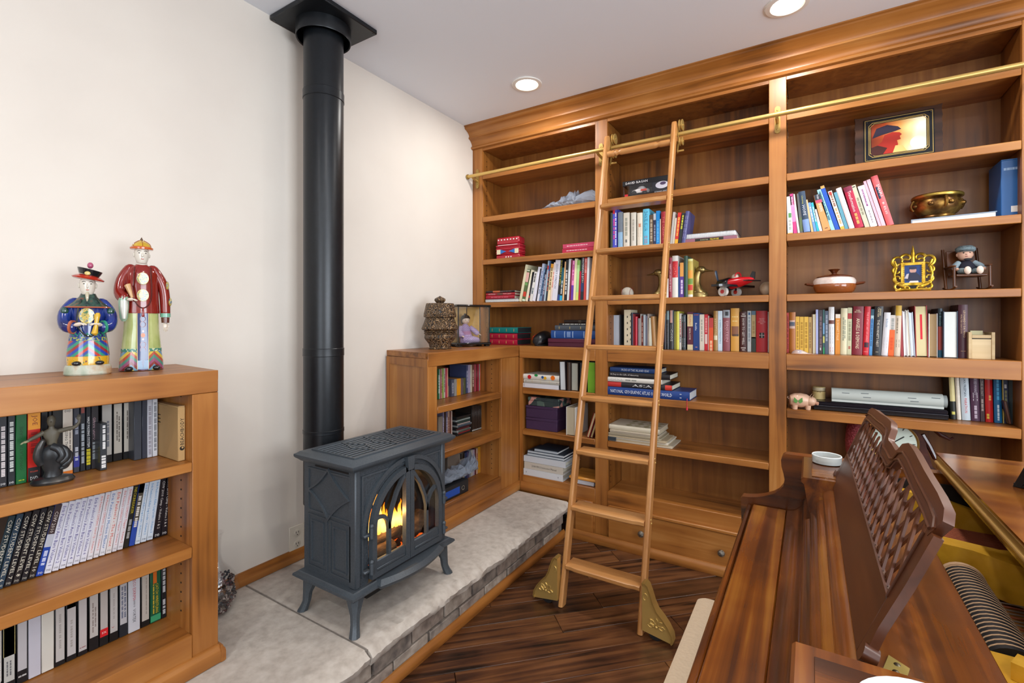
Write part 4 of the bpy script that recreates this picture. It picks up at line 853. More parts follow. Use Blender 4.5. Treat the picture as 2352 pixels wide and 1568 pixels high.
row(1, 2.83, ZE, CW, 'books on the middle counter', [
    I(1397, 1399.3, 720.7, 0, 'b0b0b4'), I(1399.6, 1406, 722, 0, 'd8d8de', [T('~4', '383840', .5, .7, .4, .3)]), (1407.4, 1424.2, 722.7, 0, 'e', '3a3d42', {'pages': 'b4bcc8'}), (1433.5, 1449, 711.5, 0, 'p', 'd9cdb0', {'look': 'comb-bound cream', 'bands': [(f, f + .05, '1c1a18', .42, .55) for f in (.16, .32, .48, .64, .8)] + [(f - .05, f, '1c1a18', .9, .99) for f in (.16, .32, .48, .64, .8)]}), I(1449.7, 1453.8, 718, 0, '2c3648', kind='h'),
    I(1454, 1457.2, 721, 0, '8c3038'), I(1457.6, 1464, 727, 0, 'b81c34', kind='h'), I(1466, 1470.7, 731, 0, '9a9496'), I(1471, 1473, 721, 0, 'c4bcb4'), I(1473.3, 1477.5, 726, 0, '6a2a22', [T('~4', 'c8a090', .5, .6)]), I(1478, 1482.8, 723, 0, 'b4c0c8'), I(1483, 1486.8, 725, 0, '6a6e80'), I(1487.2, 1491.2, 721, 0, 'a89a90'), I(1491.6, 1498, 730, -2, 'dcdcc8'), I(1498.3, 1507, 727, -4, 'b0824e', kind='h'),
    I(1524, 1530.3, 720, 0, '26242c', [T('~4', '905060', .6, .4)], (), 'h'), I(1530.6, 1537, 713, 0, '3a3e42', [T('~5', '9a8c88', .6, .5)], [(.02, .24, '7c9498')], 'h'), I(1538, 1547.2, 712.7, 0, '3a3a3e', [T('IIIICHOS', 'd0d4cc', .58, .42, .5, .55)], [(0, .32, 'c89c90', .1, .75)], 'h'), I(1548.7, 1552.4, 715, 0, '8c8a48'), I(1552.8, 1560.2, 715, 0, 'd8d050', [T('~5', 'a8a030', .5, .5)], (), 'h'), I(1560.6, 1565.4, 720, 0, 'd4d0c8', [T('~6', 'b85040', .4, .5), T('~4', '405870', .7, .2)]),
    I(1566, 1575.3, 723, 0, '30363a', [T('~2', 'c8d8dc', .12, .15, .5, .5), T('~5', 'c86070', .43, .4, .5, .7), T('~4', 'c8d0d4', .8, .25, .5, .5)], (), 'h'), I(1578.6, 1592, 716.5, 0, '5c2838', [T('FILIPINO', 'c0502c', .22, .26, .45, .42), T('MARTIAL CULTURE', 'e8dcc8', .58, .3, .45, .3)], [(.06, .38, 'd8c090'), (.86, 1, 'd8c8a0')]), I(1592.4, 1606.6, 719, 0, '1e3e7c', [T('Buddha', 'e8ecf4', .37, .2, .45, .28), T('~2', 'c85840', .05, .7, .5, .12, 'h'), T('~1', 'd89080', .92, .3, .5, .14, 'h')]),
    I(1607, 1617.8, 722, 0, 'd4cabb', [T('~6', '98988c', .45, .6, .45, .3)]), I(1618.2, 1625.8, 722, 0, 'c02430', [T('~6', 'e8a0a0', .3, .4)], [(.55, .82, 'd8c4bc', .15, .85)]), I(1626.1, 1628, 725, 0, 'c8a8a0'), I(1628.3, 1638.4, 730, 0, 'd8542c', [T('~3', 'f0c8a0', .85, .3)], [(0, .3, 'b8403c')]), I(1638.8, 1648.8, 714, 0, 'a07a40', [T('KEYSTONE', 'd8c49c', .42, .45, .45, .45)], [(.62, .73, 'd8d0b0', .1, .9)], 'h'), I(1649.3, 1659.4, 714, 0, 'c8d8e4', [T('GUERRILLA MARKETING', '3c7888', .52, .6, .5, .4)]),
    I(1660.4, 1676.8, 712, 0, '8a4c54', [T('EINSTEIN', 'c89ca0', .52, .5, .62, .34), T('ISAACSON', 'b88c90', .52, .44, .3, .24)], [(0, .19, '9aa0a8', .03, .97), (.04, .14, '2a2a30', .35, .8)], 'h'), I(1678.6, 1697.8, 708, 0, 'd8a048', [T('~3', 'f0dc98', .2, .7, .5, .12, 'h'), T('~2', 'f0dc98', .3, .6, .5, .12, 'h')], [(.42, .64, '8c5c40', .1, .95), (.6, .65, '2c2c30', .2, .95)], 'h'),
    I(1699.6, 1715.6, 716, 0, '4a2220', [T('HOW TO GET WELL', 'e0d8d0', .5, .66, .5, .34)], [(.05, .07, 'd8d0c8', .3, .7), (.1, .12, 'd8d0c8', .15, .85), (.9, .92, 'd8d0c8', .15, .85), (.95, .97, 'd8d0c8', .3, .7)], 'h'), I(1716.8, 1725.5, 714, 0, 'c4ccd0', [T('~6', '8898a4', .45, .6)], [(.04, .1, '3c6c9c', .25, .75)]), I(1726, 1736, 714, 0, 'b8a070', [T('~3', '98804c', .4, .3)], [(.64, 1, '34403c'), (.64, .67, 'c8ccc8'), (0, .1, '5c7c94')]),
    I(1737, 1763, 714, 0, 'b8222c', [T('THE NEW\nOXFORD\nANNOTATED\nBIBLE', 'e0a0a0', .25, .7, .5, .6, 'h')], [(.53, .66, '241c1c', .3, .72), (.585, .605, 'e0d8d8', .28, .74), (.535, .655, 'e0d8d8', .49, .53)], 'h'), I(1763.6, 1766.2, 716, 0, 'd4d0d0'),
], .13)
# ---------------------------------------------------------------- tall bookcase, bay above the piano
row(1, 2.745, 1.767, 'high leaning row near the bronze bowl', 'leaning books on the high shelf above the piano', [
    I(1809, 1821.4, 452, -2, 'e4e4e0', [T('~3', 'a8b0a8', .75, .25)], [(.44, .56, '5a9858', .25, .8), (.96, 1, 'd8b060')]), I(1822.6, 1831.5, 446, -9, 'c83c80', [T('~4', 'e8a8c8', .2, .25)], [(.28, .7, 'd88cc0')]), I(1832.7, 1837.8, 446.5, -12, 'e0dcd0'), I(1838, 1845, 445, -8, '5a5a5c', (), [(.6, .95, '5c6c48')]), I(1846.4, 1862.3, 441.7, -13, '34465c', [T('Chasing', 'c0c060', .2, .2, .45, .3), T('HOPE', 'd8dce8', .46, .25, .5, .42)], [(.68, .98, '7c98cc')], 'h'),
    I(1863.7, 1869.2, 459.5, -14, 'd8b888'), I(1870, 1876.4, 466, -14, '6a98d0', [T('~5', 'd8e8f8', .4, .5)]), I(1876.8, 1882.4, 466, -14, '2cb0c0', [T('~5', 'd0f0f0', .4, .5)]), I(1883, 1889.8, 482, -14, 'e4e0dc'), I(1891, 1908.8, 449, -22, 'e8985c', [T('SPAWN', 'f4e8e0', .36, .22, .5, .4), T('~1', '30241c', .93, .4, .5, .14, 'h'), T('Pocket', 'e8e8f0', .07, .12, .5, .3)], [(0, .15, '2c3440'), (.15, .23, 'd84c6c')]),
    I(1909.5, 1919, 437, -33, '98ccd4', [T('~6', '38687c', .4, .7)]), I(1919.6, 1930, 428.6, -36, '1450b8', (), [(0, .06, 'd8a85c')]), I(1931.5, 1941.4, 440.5, -30, 'e8dcd0', [T('~4', '8c5840', .25, .3), T('~4', 'c8a060', .65, .4)], [(.02, .1, 'b83c34', .1, .8), (.92, 1, 'e0b048')]), I(1941.8, 1950, 443, -27, '5a98ac'), I(1951, 1964.2, 434, -31, 'ecdcdc', kind='h'), I(1965, 1985.6, 432, -28, 'b01c40', [T('Transformation', 'f0d8d8', .36, .5, .5, .38), T('~3', 'd8b060', .78, .25, .5, .3)], [(0, .12, '7c2440')], 'h'),
    I(1987.5, 1999, 427.4, -33, 'c4c0a8', [T('~4', '8c8870', .5, .4, .5, .4)], [(.03, .05, '2c2c28', .2, .8)]), I(2000, 2016.7, 429, -30, 'e4dcdc', [T('THE BIG PICTURE', 'f0e0f0', .28, .36, .5, .2), T('~5', '988c98', .75, .3, .5, .2)], [(.09, .5, '84347c', .38, .62)]), I(2019, 2025.6, 417, -36, 'f0b0c0'), I(2026, 2035.7, 414, -36, 'f0b8c4'), I(2038, 2054.8, 407, -38, 'e86468', [T('SNAFU', 'f4f0f0', .3, .24, .55, .42), T('B ELIS', 'f0d8d4', .66, .24, .5, .3)], [(.22, .46, '2c3c54', .12, .45)], 'h'),
], .15)
row(1, 2.82, ZE, 'counter row beside the small wooden box', 'books on the counter above the piano', [
    I(1806.6, 1812.5, 718, 0, 'b03c34', [T('~6', '6c2020', .5, .8)]), I(1812.8, 1827.4, 717, 0, 'a86428', (), [(.2, .4, 'c8a898', .05, .9), (.24, .34, '2c6c90', .05, .9)], 'h'), I(1827.7, 1836.5, 727, 0, 'e0b040', [T('~6', 'a87c20', .5, .7)]), I(1837, 1846.4, 727.5, 0, 'dcae40', [T('~6', 'a87c20', .5, .7)]), I(1847, 1857, 727.5, 0, 'e2b444', [T('~6', 'a87c20', .5, .7)]), I(1857.5, 1864.7, 728, 0, 'b89458', [T('~6', '84683c', .5, .7)]), I(1865, 1867.8, 722, 0, '8a6a48'), I(1868, 1871, 722, 0, 'e8e4c8'), I(1871.3, 1873.7, 721.5, 0, 'c0a880'),
    I(1874, 1879.6, 711, 0, 'a8b0dc'), I(1880.7, 1889.5, 712, 0, '40363c', [T('~6', '7c6468', .5, .7)], [(.86, .92, 'c8ccc8', .3, .6)]), I(1890, 1894.5, 711.5, 0, '2f5a5a', (), [(.3, .55, '6c98b8'), (.6, .75, 'b8b868'), (.85, 1, '2c8c58')]), I(1895, 1902.8, 714, 0, '4a5568', [T('~6', 'a0a8b8', .4, .6)]), I(1903.4, 1916.6, 705, 0, 'dcdcdc', [T('~5', 'b0b0b0', .15, .2), T('~6', '7c94a0', .6, .35), T('~2', 'c04040', .9, .1)], [(.28, .36, '6c4038')], 'h'),
    I(1918, 1929.8, 721.5, 1, 'd88828', [T('ECKHART TOLLE', 'f0dcb0', .4, .5, .5, .4)], [(0, .1, 'e4d8c8')]), I(1930, 1945.2, 708, 2, 'd8d0ac', [T('~6', '8c907c', .45, .5, .4, .2), T('~5', '8c907c', .45, .4, .65, .2)], (), 'h'), I(1945.5, 1955.7, 706.6, 2, 'c4c4a0', [T('~5', '8c8c70', .5, .4), T('~1', 'b05040', .85, .06)], [(.12, .24, 'a83838')]), I(1956, 1980.4, 704, 4, '7c1c2c', [T('DAN\nBROWN', 'e8d8b8', .1, .62, .45, .36, 'h'), T('ANGELS & DEMONS', 'e8d8b8', .56, .62, .5, .34)], (), 'h'), I(1981, 1995.6, 704, 5, 'c81c2c', [T('THE DIETARY ART OF LIVING', 'f0a0a0', .42, .6, .55, .3), T('~4', 'e88080', .93, .6, .5, .2, 'h')], [(.74, .84, '3c1c2c', .2, .9)], 'h'),
    I(1996, 2003.4, 710, 5, '4c8cc4', [T('~6', '2c5c8c', .5, .6)], [(0, .14, '2c5464'), (.14, .22, 'a8c8d0')]), I(2003.7, 2023.6, 704, 6, '26262a', [T('JIMMY\nCARTER', 'd8c89c', .12, .2, .55, .42), T("THE HORNET'S NEST", 'd8d0c0', .55, .55, .5, .28), T('~2', 'c8b898', .93, .3, .5, .08, 'h')], (), 'h'), I(2024, 2039.4, 718, 7, 'd4d4d8', [T('blink', '7c94b0', .25, .2, .5, .34), T('~3', 'b4b0b8', .7, .25)], (), 'h'), I(2039.8, 2053, 724, 5, 'e8621c', [T('~4', '8c908c', .22, .28), T('~4', 'd84c10', .7, .3)], [(0, .36, 'd4ccc4')]), I(2053.4, 2068, 702, 4, 'd4c4ae', [T('~5', '7c6c5c', .4, .3, .35, .2), T('~2', '4c4438', .75, .15)], [(0, .2, 'd0a840')], 'h'),
    I(2069, 2076, 714, -4, '9a3034'), (2076.4, 2085, 714, -4, 'e', 'e4e4e8', {'pages': 'eaeaea'}), (2085.3, 2093, 712, -6, 'e', 'e8e4dc', {'pages': 'ece8dc'}), (2093.3, 2103, 717, -6, 'e', 'ccd8e8', {'pages': 'dce4ee'}),
    (2103.5, 2132.5, 702.6, -3, 'e', 'a02028', {'pages': 'dcd0a0', 'd': .15, 'bands': [(.17, .66, 'd8142c', .42, .6)]}), (2133, 2154, 720, 0, 'e', 'e8e8e8', {'pages': 'b89c74'}), I(2154.4, 2165.5, 708.5, 0, '2c3a44', [T('S Books', '7cb0b0', .22, .26, .45, .4)], [(.37, .85, 'a84c44'), (.85, 1, '2c6480')], 'h'), (2167, 2200.4, 715, 0, 'e', '34465a', {'pages': 'dce0dc', 'plane': 2.79}), I(2201, 2223.5, 700, 0, '4c2430', [T('LEONARDO DA VINCI', 'd8b890', .36, .5, .6, .22), T('WALTER ISAACSON', 'c8a888', .36, .36, .3, .18), T('~2', 'b89068', .87, .5, .5, .1, 'h')], (), 'h'),
], .14)
row(1, 2.835, .899, 'shelf row beside the white paper roll', 'books beside the paper roll', [(a, b, None, sh, k, c, {'h': h, 'text': tx, 'bands': bd}) for a, b, sh, k, c, h, tx, bd in (
    (2184, 2197, -6, 'h', '20221e', .215, [T('~4', 'a89c60', .3, .4)], [(0, .63, 'cfc28a'), (.84, .9, 'c8c060', .2, .8)]), (2198, 2208.5, -6, 'h', 'd8cfc0', .215, [T('~5', 'b0a090', .4, .5)], ()), (2210, 2230, -6, 'h', 'bcc8d0', .215, [T('BRIAN FREEMAN', '2c3848', .3, .42, .5, .3), T('MARATHON', 'c83c3c', .7, .3, .5, .34)], ()), (2231, 2252, -4, 'h', '4a2c44', .22, [T('JOSE EDWARDS', 'b8a8b8', .28, .4, .5, .34), T('~2', 'd8d0d8', .52, .16, .5, .5), T('~3', 'c8b8c8', .82, .25, .5, .3)], ()), (2253, 2262.5, -3, 'p', '3c2428', .205, [T('THE SECRET', 'b0a098', .3, .32, .5, .5), T('~3', 'b0a098', .65, .25)], ()),
    (2264, 2282, -3, 'h', 'b81c1c', .21, [T('~2', 'e8b868', .5, .1, .6, .3), T('~2', 'e8d050', .88, .1, .3, .3)], [(0, .13, 'b8b4a8')]), (2284, 2302.5, -3, 'h', '1a6090', .22, [T('~6', '4cb0e0', .3, .5, .5, .3), T('~5', 'd0e0e8', .8, .3, .5, .25)], ()), (2304, 2306.5, -2, 'p', 'c8b060', .2, [], ()), (2307, 2318, -3, 'p', '1c2448', .2, [T('~6', '8c8c60', .55, .5)], [(.17, .25, 'd0d4dc', .2, .7)]), (2318.5, 2342, -3, 'h', '1c2c30', .22, [T('NO HENRY', 'c8d8d4', .2, .3, .65, .3), T('HENRY WINKLER', 'c8d0cc', .65, .35, .5, .22)], ()))], .12)
# ================================================================ THINGS ON THE TALL BOOKCASE
def bx(px_, y, py=700): return on(1, y, px_, py).x
def bz(px_, py, y): return on(1, y, px_, py).z
def patch(pts, y, name, mt, par, t=.0004):   # thin flat print, polygon in local x-z in front of local y
    return part(name, MB().add([(a, y - t, b) for a, b in pts], [tuple(range(len(pts)))]), mt, par, smooth=False, recalc=False)
def ell(cx, cz, rx, rz, n=20, a0=0., a1=2 * PI): return [(cx + rx * math.cos(a0 + (a1 - a0) * k / n), cz + rz * math.sin(a0 + (a1 - a0) * k / n)) for k in range(n)]
# --- plastic bag helper: crumpled film
BAGM, nt, p = new_mat('clear_film'); p.inputs['Base Color'].default_value = lin('aab6c8'); p.inputs['Roughness'].default_value = .2; p.inputs['Alpha'].default_value = .5
nz = nt.nodes.new('ShaderNodeTexNoise'); nz.inputs['Scale'].default_value = 40; nz.inputs['Detail'].default_value = 3; b_ = nt.nodes.new('ShaderNodeBump'); b_.inputs['Strength'].default_value = .7; b_.inputs['Distance'].default_value = .01
nt.links.new(nz.outputs['Fac'], b_.inputs['Height']); nt.links.new(b_.outputs['Normal'], p.inputs['Normal'])
def crumple(name, label, prof, loc, rot, inner, seed):
    t = thing(name, label, 'plastic bag', loc, (0, 0, rot)); rd = random.Random(seed); rs = []; pf2 = []
    for (xa, ha, da), (xb, hb, db) in zip(prof, prof[1:]): pf2 += [(xa + (xb - xa) * q / 3, ha + (hb - ha) * q / 3, da + (db - da) * q / 3) for q in range(3)]
    pf2.append(prof[-1])
    for x, hh, dd in pf2:
        k_ = rd.uniform(.72, 1.18)
        rs.append([(x + rd.uniform(-.007, .007), dd * math.cos(a) * rd.uniform(.8, 1.1), max(.0015, hh * k_ * (.5 + .5 * math.sin(a)) * rd.uniform(.75, 1.15))) for a in (2 * PI * k / 18 for k in range(18))])
    part('film', MB().rings(rs), BAGM, t, smooth=False)
    rs = [[(x, dd * .7 * math.cos(a), .002 + hh * .55 * (.5 + .5 * math.sin(a))) for a in (2 * PI * k / 12 for k in range(12))] for x, hh, dd in prof[1:-1]]
    part('contents', MB().rings(rs), inner, t)
    return t
x0, x1 = bx(1243, 2.80), .915
crumple('plastic_bag', 'crumpled clear plastic bag on the high shelf beside the ladder top', [(0, .012, .03), (.03, .03, .07), (.07, .04, .08), (.11, .055, .085), (.15, .065, .08), (.19, .08, .08), (.23, .09, .075), (.26, .1, .07), (x1 - x0 - .002, .08, .05)], (x0, 2.83, 2.0655), 0, noisy('bag_contents', ['5c6a7c', '9aa4b0', '3c4450'], 30, .6, .3), 3)

# --- toy accordion
a0, a1 = bx(1142, 2.78), bx(1196, 2.78); wv = a1 - a0
t = thing('toy_accordion', 'small red toy accordion with blue and white bellows', 'toy', ((a0 + a1) / 2, 2.80, 1.7675)); REDP = mat('a8182c', .3, coat=.3)
part('keyboard_end', MB().box(-wv / 2 + .004, -.035, .098, wv / 2 - .004, .045, .15, .008), REDP, t)
for k in range(7):
    part('button', MB(Matrix.Translation((-wv / 2 + .022 + k * (wv - .044) / 6, -.0352, .132)) @ Matrix.Rotation(PI / 2, 4, 'X')).lathe([(.005, 0), (.0045, .003), (0, .0035)], n=10), WHITE, t)
for k in range(6):
    part('bellows_fold', MB().box(-wv / 2 - .002 * (k % 2), -.034 - .002 * (k % 2), .03 + k * .0113, wv / 2 + .002 * (k % 2), .044, .0405 + k * .0113, .003), mat(('a8182c', 'b02a3a')[k % 2], .5), t)
part('bass_end', MB().box(-wv / 2, -.035, 0, wv / 2, .045, .0295, .006), REDP, t)
for sg in (-1, 1):
    patch([(sg * wv * .46, .034), (sg * wv * .46, .066), (sg * wv * .3, .066), (sg * wv * .3, .034)], -.0365, 'corner_print', mat('d8d0b0', .5), t); patch([(sg * wv * .3, .036), (sg * wv * .3, .066), (sg * wv * .05, .051)], -.0368, 'bellows_print', mat('2c6cb8', .5), t)
patch([(-wv * .42, .094), (wv * .42, .094), (wv * .42, .097), (-wv * .42, .097)], -.036, 'trim_line', WHITE, t)
for k in range(3): part('button', MB(Matrix.Translation((-.012 + k * .02, -.0352, .012)) @ Matrix.Rotation(PI / 2, 4, 'X')).lathe([(.005, 0), (.0045, .003), (0, .0035)], n=10), WHITE, t)
# --- two flat pink-red boxes
for k, (z0, z1) in enumerate(((1.7675, 1.796), (1.7965, 1.826))):
    xa = bx(1291, 2.75) + k * .004; t = thing('flat_box', ('lower', 'upper')[k] + ' of two flat crimson boxes on the shelf beside the ladder', 'box', (xa, 2.75, z0), group='flat crimson boxes')
    part('box_body', MB().box(0, 0, 0, .918 - xa, .2, z1 - z0, .002), mat('b02444' if k == 0 else 'b83c5c', .45), t); print_on(t, '~8', 'e8c8d0', .1, (z1 - z0) * .55, .14, .005)
# --- stack of red hardbacks on a spiral book
g = 'stack beside the leaning paperbacks'
S0 = 1.4685; X0, X1 = bx(1116.5, 2.75), bx(1182, 2.75)
def spiral(x0, x1, y, z0, z1, hx, label, d=.2, cov='1c1f26', ring='c8ccd0', nc=26):
    t = thing('spiral_notebook', label, 'notebook', (x0, y, z0)); L_ = x1 - x0
    part('pages', MB().box(.002, .006, .003, L_ - .002, d - .003, z1 - z0 - .003), PAGEW, t)
    for nm, za, zb in (('front_cover', z1 - z0 - .0028, z1 - z0 - .0006), ('back_cover', 0, .0026)): part(nm, MB().box(0, .004, za, L_, d, zb), mat(cov, .45), t)
    m = MB(); n = nc
    for k in range(n):
        xx = .006 + (L_ - .012) * k / (n - 1); c = (z1 - z0) / 2
        m.tube([(xx, .008 - .010 * math.sin(a), c + c * 1.02 * math.cos(a)) for a in (PI * q / 6 for q in range(7))], .0013, 5)
    part('spiral_binding', m, mat(ring, .3, .3), t, kind='stuff')
    return t
spiral(bx(1114, 2.74), bx(1190, 2.74), 2.74, S0, S0 + .022, 0, 'black and white comb-bound book at the bottom of the red stack')
flat(X0, X1 - .002, 2.75, S0 + .0225, S0 + .047, 'a01c30', 'plain red hardback lying second in the stack beside the leaning paperbacks', d=.17, text=[T('~5', 'c86070', .5, .6, .5, .3)])
flat(X0, X1, 2.752, S0 + .0475, S0 + .066, 'a0242e', 'red hardback with white spine print lying above the plain red one', d=.17, text=[T('NOSTROMO', 'e8d8d8', .22, .25, .5, .45), T('TOM CLANCY', 'e8d8d8', .75, .28, .5, .45)], bands=[(.4, .6, '6c4a40', .1, .9)])
flat(X0 + .002, X1, 2.75, S0 + .0665, S0 + .081, '2c2224', 'dark hardback with an orange patch on top of the red stack', d=.17, text=[T('~4', '8c6c68', .7, .4, .5, .4)], bands=[(.25, .5, 'b8603c', .05, .95)])
# --- teal and red albums, shoe, blue and maroon stack on the counter
xa, xb = bx(1124, 2.78), bx(1190, 2.78)
for k, (c, z0, nm) in enumerate((('a81c38', 0, 'lower red'), ('a81c38', .0405, 'upper red'), ('12807c', .083, 'teal green'))):
    flat(xa, xb - .004 + .004 * (k == 2), 2.775, ZE + .0005 + z0, ZE + z0 + .0395, c, nm + ' photo album with gold spine marks beside the doll case', kind='h', d=.19, name='photo_album', cat='album', pages='202226', bands=[(f, f + .02, 'b89858', .25, .75) for f in (.12, .37, .62, .87)])
cx = bx(1241, 2.8); t = thing('sports_shoe', 'small black shoe with red stripes between the albums and the blue book', 'shoe', (cx, 2.79, ZE))
sh = MB(); rs = []
for y, rx, h, z in ((-.045, .012, .018, .008), (-.035, .034, .05, .006), (-.01, .042, .075, .006), (.03, .04, .09, .006), (.07, .036, .095, .006), (.11, .034, .09, .006), (.14, .02, .07, .008)): rs.append([(rx * math.cos(a), y, z + h * (.5 + .5 * math.sin(a))) for a in (2 * PI * k / 16 for k in range(16))])
part('upper', sh.rings(rs), noisy('shoe_leather', ['101114', '1c2026'], 60, .35, .3), t)
part('sole', MB().loft([(.0005, .036, .09, 0, .045), (.01, .038, .092, 0, .045)], 18), BLACKM, t)
for k in range(3): part('stripe', MB().tube([(-.028 - .010 * q, -.036 + .02 * k + .01 * q, .066 + .006 * k - .013 * q) for q in range(3)], .0028, 6), mat('c03c24', .5), t)
xa = bx(1259.5, 2.77)
t = thing('flat_box', 'maroon flat box at the bottom of the stack behind the ladder', 'box', (xa, 2.765, ZE + .0003)); part('box_base', MB().box(0, 0, 0, .915 - xa, .19, .026, .002), mat('4c1c30', .5), t); part('box_lid', MB().box(-.001, -.001, .0262, .916 - xa, .191, .052, .003), mat('541f34', .5), t)
flat(bx(1266, 2.775), .915, 2.775, ZE + .0535, ZE + .105, '1f4a8c', 'thick blue hardback with silver spine ornaments on the maroon box', d=.18, bands=[(.08, .1, '8ca4c8', .1, .9), (.3, .32, '8ca4c8', .1, .9), (.36, .44, '6c88b8', .15, .85), (.48, .5, '8ca4c8', .1, .9), (.72, .74, '8ca4c8', .1, .9)])
flat(bx(1275, 2.78), .912, 2.78, ZE + .106, ZE + .138, '4a525c', 'grey photo album with gold spine marks lying on the blue hardback', d=.17, pages='30343a', bands=[(f, f + .02, 'a89868', .25, .75) for f in (.1, .36, .62, .88)])
flat(bx(1284, 2.79), .91, 2.79, ZE + .1385, ZE + .151, '23262a', 'thin black book with white spine print near the top of the stack', kind='p', d=.16, text=[T('~6', 'd8d8d0', .4, .6, .5, .5)])
flat(bx(1296, 2.79), .905, 2.79, ZE + .1515, ZE + .173, '241a18', 'dark brown book at the very top of the stack', d=.14, text=[T('~1', 'a89878', .5, .08, .5, .5)])
# --- lower shelves of the first bay
def fx(px_, y=2.735): return bx(px_, y)
flat(fx(1201), fx(1284), 2.73, .8995, .928, 'd4d4da', 'plain white ring binder lying under the speckled album', kind='b', d=.2, bands=[(.06, .065, '70747c', 0, 1)], text=[T('~1', '303030', .04, .012, .5, .2)])
flat(fx(1203.5), fx(1285.5), 2.735, .9285, .954, 'b8b4aa', 'pale grey photo album with gold lines under the balloon album', kind='h', d=.2, bands=[(f, f + .012, 'b8a888', .05, .95) for f in (.24, .48, .72)] + [(.06, .075, '2c2428', .4, .6), (.93, .945, '6c3434', .4, .6)])
bal = flat(fx(1202.5), fx(1285), 2.735, .9545, .988, 'd8d4cc', 'white photo album printed with coloured balloons', kind='h', d=.2, name='photo_album', cat='album')
for f, u, c, r in ((.18, .45, 'c01824', .014), (.37, .85, '1c9048', .013), (.55, .55, '1c508c', .0095), (.62, .42, 'd8a420', .0105), (.83, .55, 'e06c14', .0155)):
    hh, ww = .988 - .9545, fx(1285) - fx(1202.5); part('balloon_print', MB().add([(ww_x, -.0052, h_z) for ww_x, h_z in ell(hh * u, ww * (1 - f), min(r * .95, hh * u * .98, hh * (1 - u) * 1.6), r)], [tuple(range(20))]), mat(c, .4), bal, smooth=False, recalc=False)
row(1, 2.735, .899, 'standing beside the balloon album', 'upright albums beside the balloon album', [(1286.5, 1300, 830, -2, 'e', '2c2226', {'pages': 'c8ccd0', 'd': .22, 'plane': 2.728}), (1302, 1309.5, 832, 0, 'h', '3c2a22', {}), (1312, 1328, 833, 0, 'e', '403834', {'pages': 'a8a89c', 'd': .2, 'plane': 2.75}), (1332, 1345, 833, 0, 'h', '26303a', {}), (1350, 1366.5, 832, 0, 'p', '6a9c28', {'d': .2, 'look': 'bright lime green', 'what': 'folder'})], .2)
FLOR = noisy('floral_print', ['2f3c3c', '51645c', '2b3638', 'c89084', '68786a', 'd8c0b0'], 26, .6, 0, vor=True, lo=0, hi=1, interp='CONSTANT')
PUR = mat('3f2848', .6, bump=.2, bscale=300)
zz = .6215
for k in range(2):
    t = thing('purple_box', ('lower', 'upper')[k] + ' of two plain purple storage boxes stacked on the shelf', 'box', (fx(1209, 2.76), 2.755 - .0 * k, zz), group='stacked purple boxes'); part('box_base', MB().box(0, 0, 0, .232, .19, .06, .002), PUR, t); part('box_lid', MB().box(-.002, -.002, .0602, .234, .192, .078, .002), PUR, t); zz += .0785
t = thing('floral_box', 'dark green floral paper box on top of the purple boxes', 'box', (fx(1214, 2.76), 2.757, zz)); part('box_base', MB().box(0, 0, 0, .226, .185, .034, .002), FLOR, t); part('box_lid', MB().box(-.002, -.002, .0342, .228, .187, .056, .002), FLOR, t)
row(1, 2.726, .621, 'beside the purple boxes', 'books beside the purple boxes', [(1300.5, 1321.5, 934, 0, 'e', 'd8d4cc', {'pages': 'b0a48c', 'd': .2, 'look': 'thick white', 'what': 'open binder'}), (1347, 1353.5, 950, 17, 'e', '8c2c24', {'pages': 'c0b088'}), (1355, 1361, 962, 14, 'e', '5c1c1c', {'pages': 'a89868'})], .2)
zz = ZH
flat(fx(1202.5, 2.728), fx(1292.5, 2.728), 2.728, zz, zz + .042, 'd0d2d6', 'white binder with two dark holes at the bottom of the stack', kind='b', d=.23, bands=[(.07, .08, '22262c', .4, .62), (.88, .89, '22262c', .4, .62)])
flat(fx(1204, 2.732), fx(1293, 2.732), 2.732, zz + .0425, zz + .087, 'c4bcb0', 'beige binder with a printed manual title in the white stack', kind='b', d=.23, text=[T('2008 MKG Instructor Manual', '4a4640', .52, .64, .5, .3)])
flat(fx(1203, 2.734), fx(1299, 2.734), 2.734, zz + .0875, zz + .125, 'c8ccd2', 'plain white binder on top of the manual binder', kind='b', d=.23)
for k, (a, b) in enumerate(((1211, 1296), (1211, 1295), (1226, 1280))): spiral(fx(a, 2.75), fx(b, 2.75), 2.745 + .004 * k, zz + .1255 + k * .0165, zz + .1415 + k * .0165, 0, ('lowest', 'middle', 'topmost')[k] + ' dark spiral notebook on the pile of white binders', d=.18, cov='26303e', ring='b8c4d0', nc=30)
t = thing('folded_board', 'orange wooden tray board lying behind the ladder rail', 'board', (.74, 2.74, ZH)); part('board_top', MB().box(0, 0, .028, .182, .2, .046, .005), wood('tray_wood', ['b87424', 'd8933c', 'e0a050'], 0), t); part('board_foot', MB().box(.02, .01, .0, .165, .18, .0275, .002), mat('c8ccd4', .5), t)
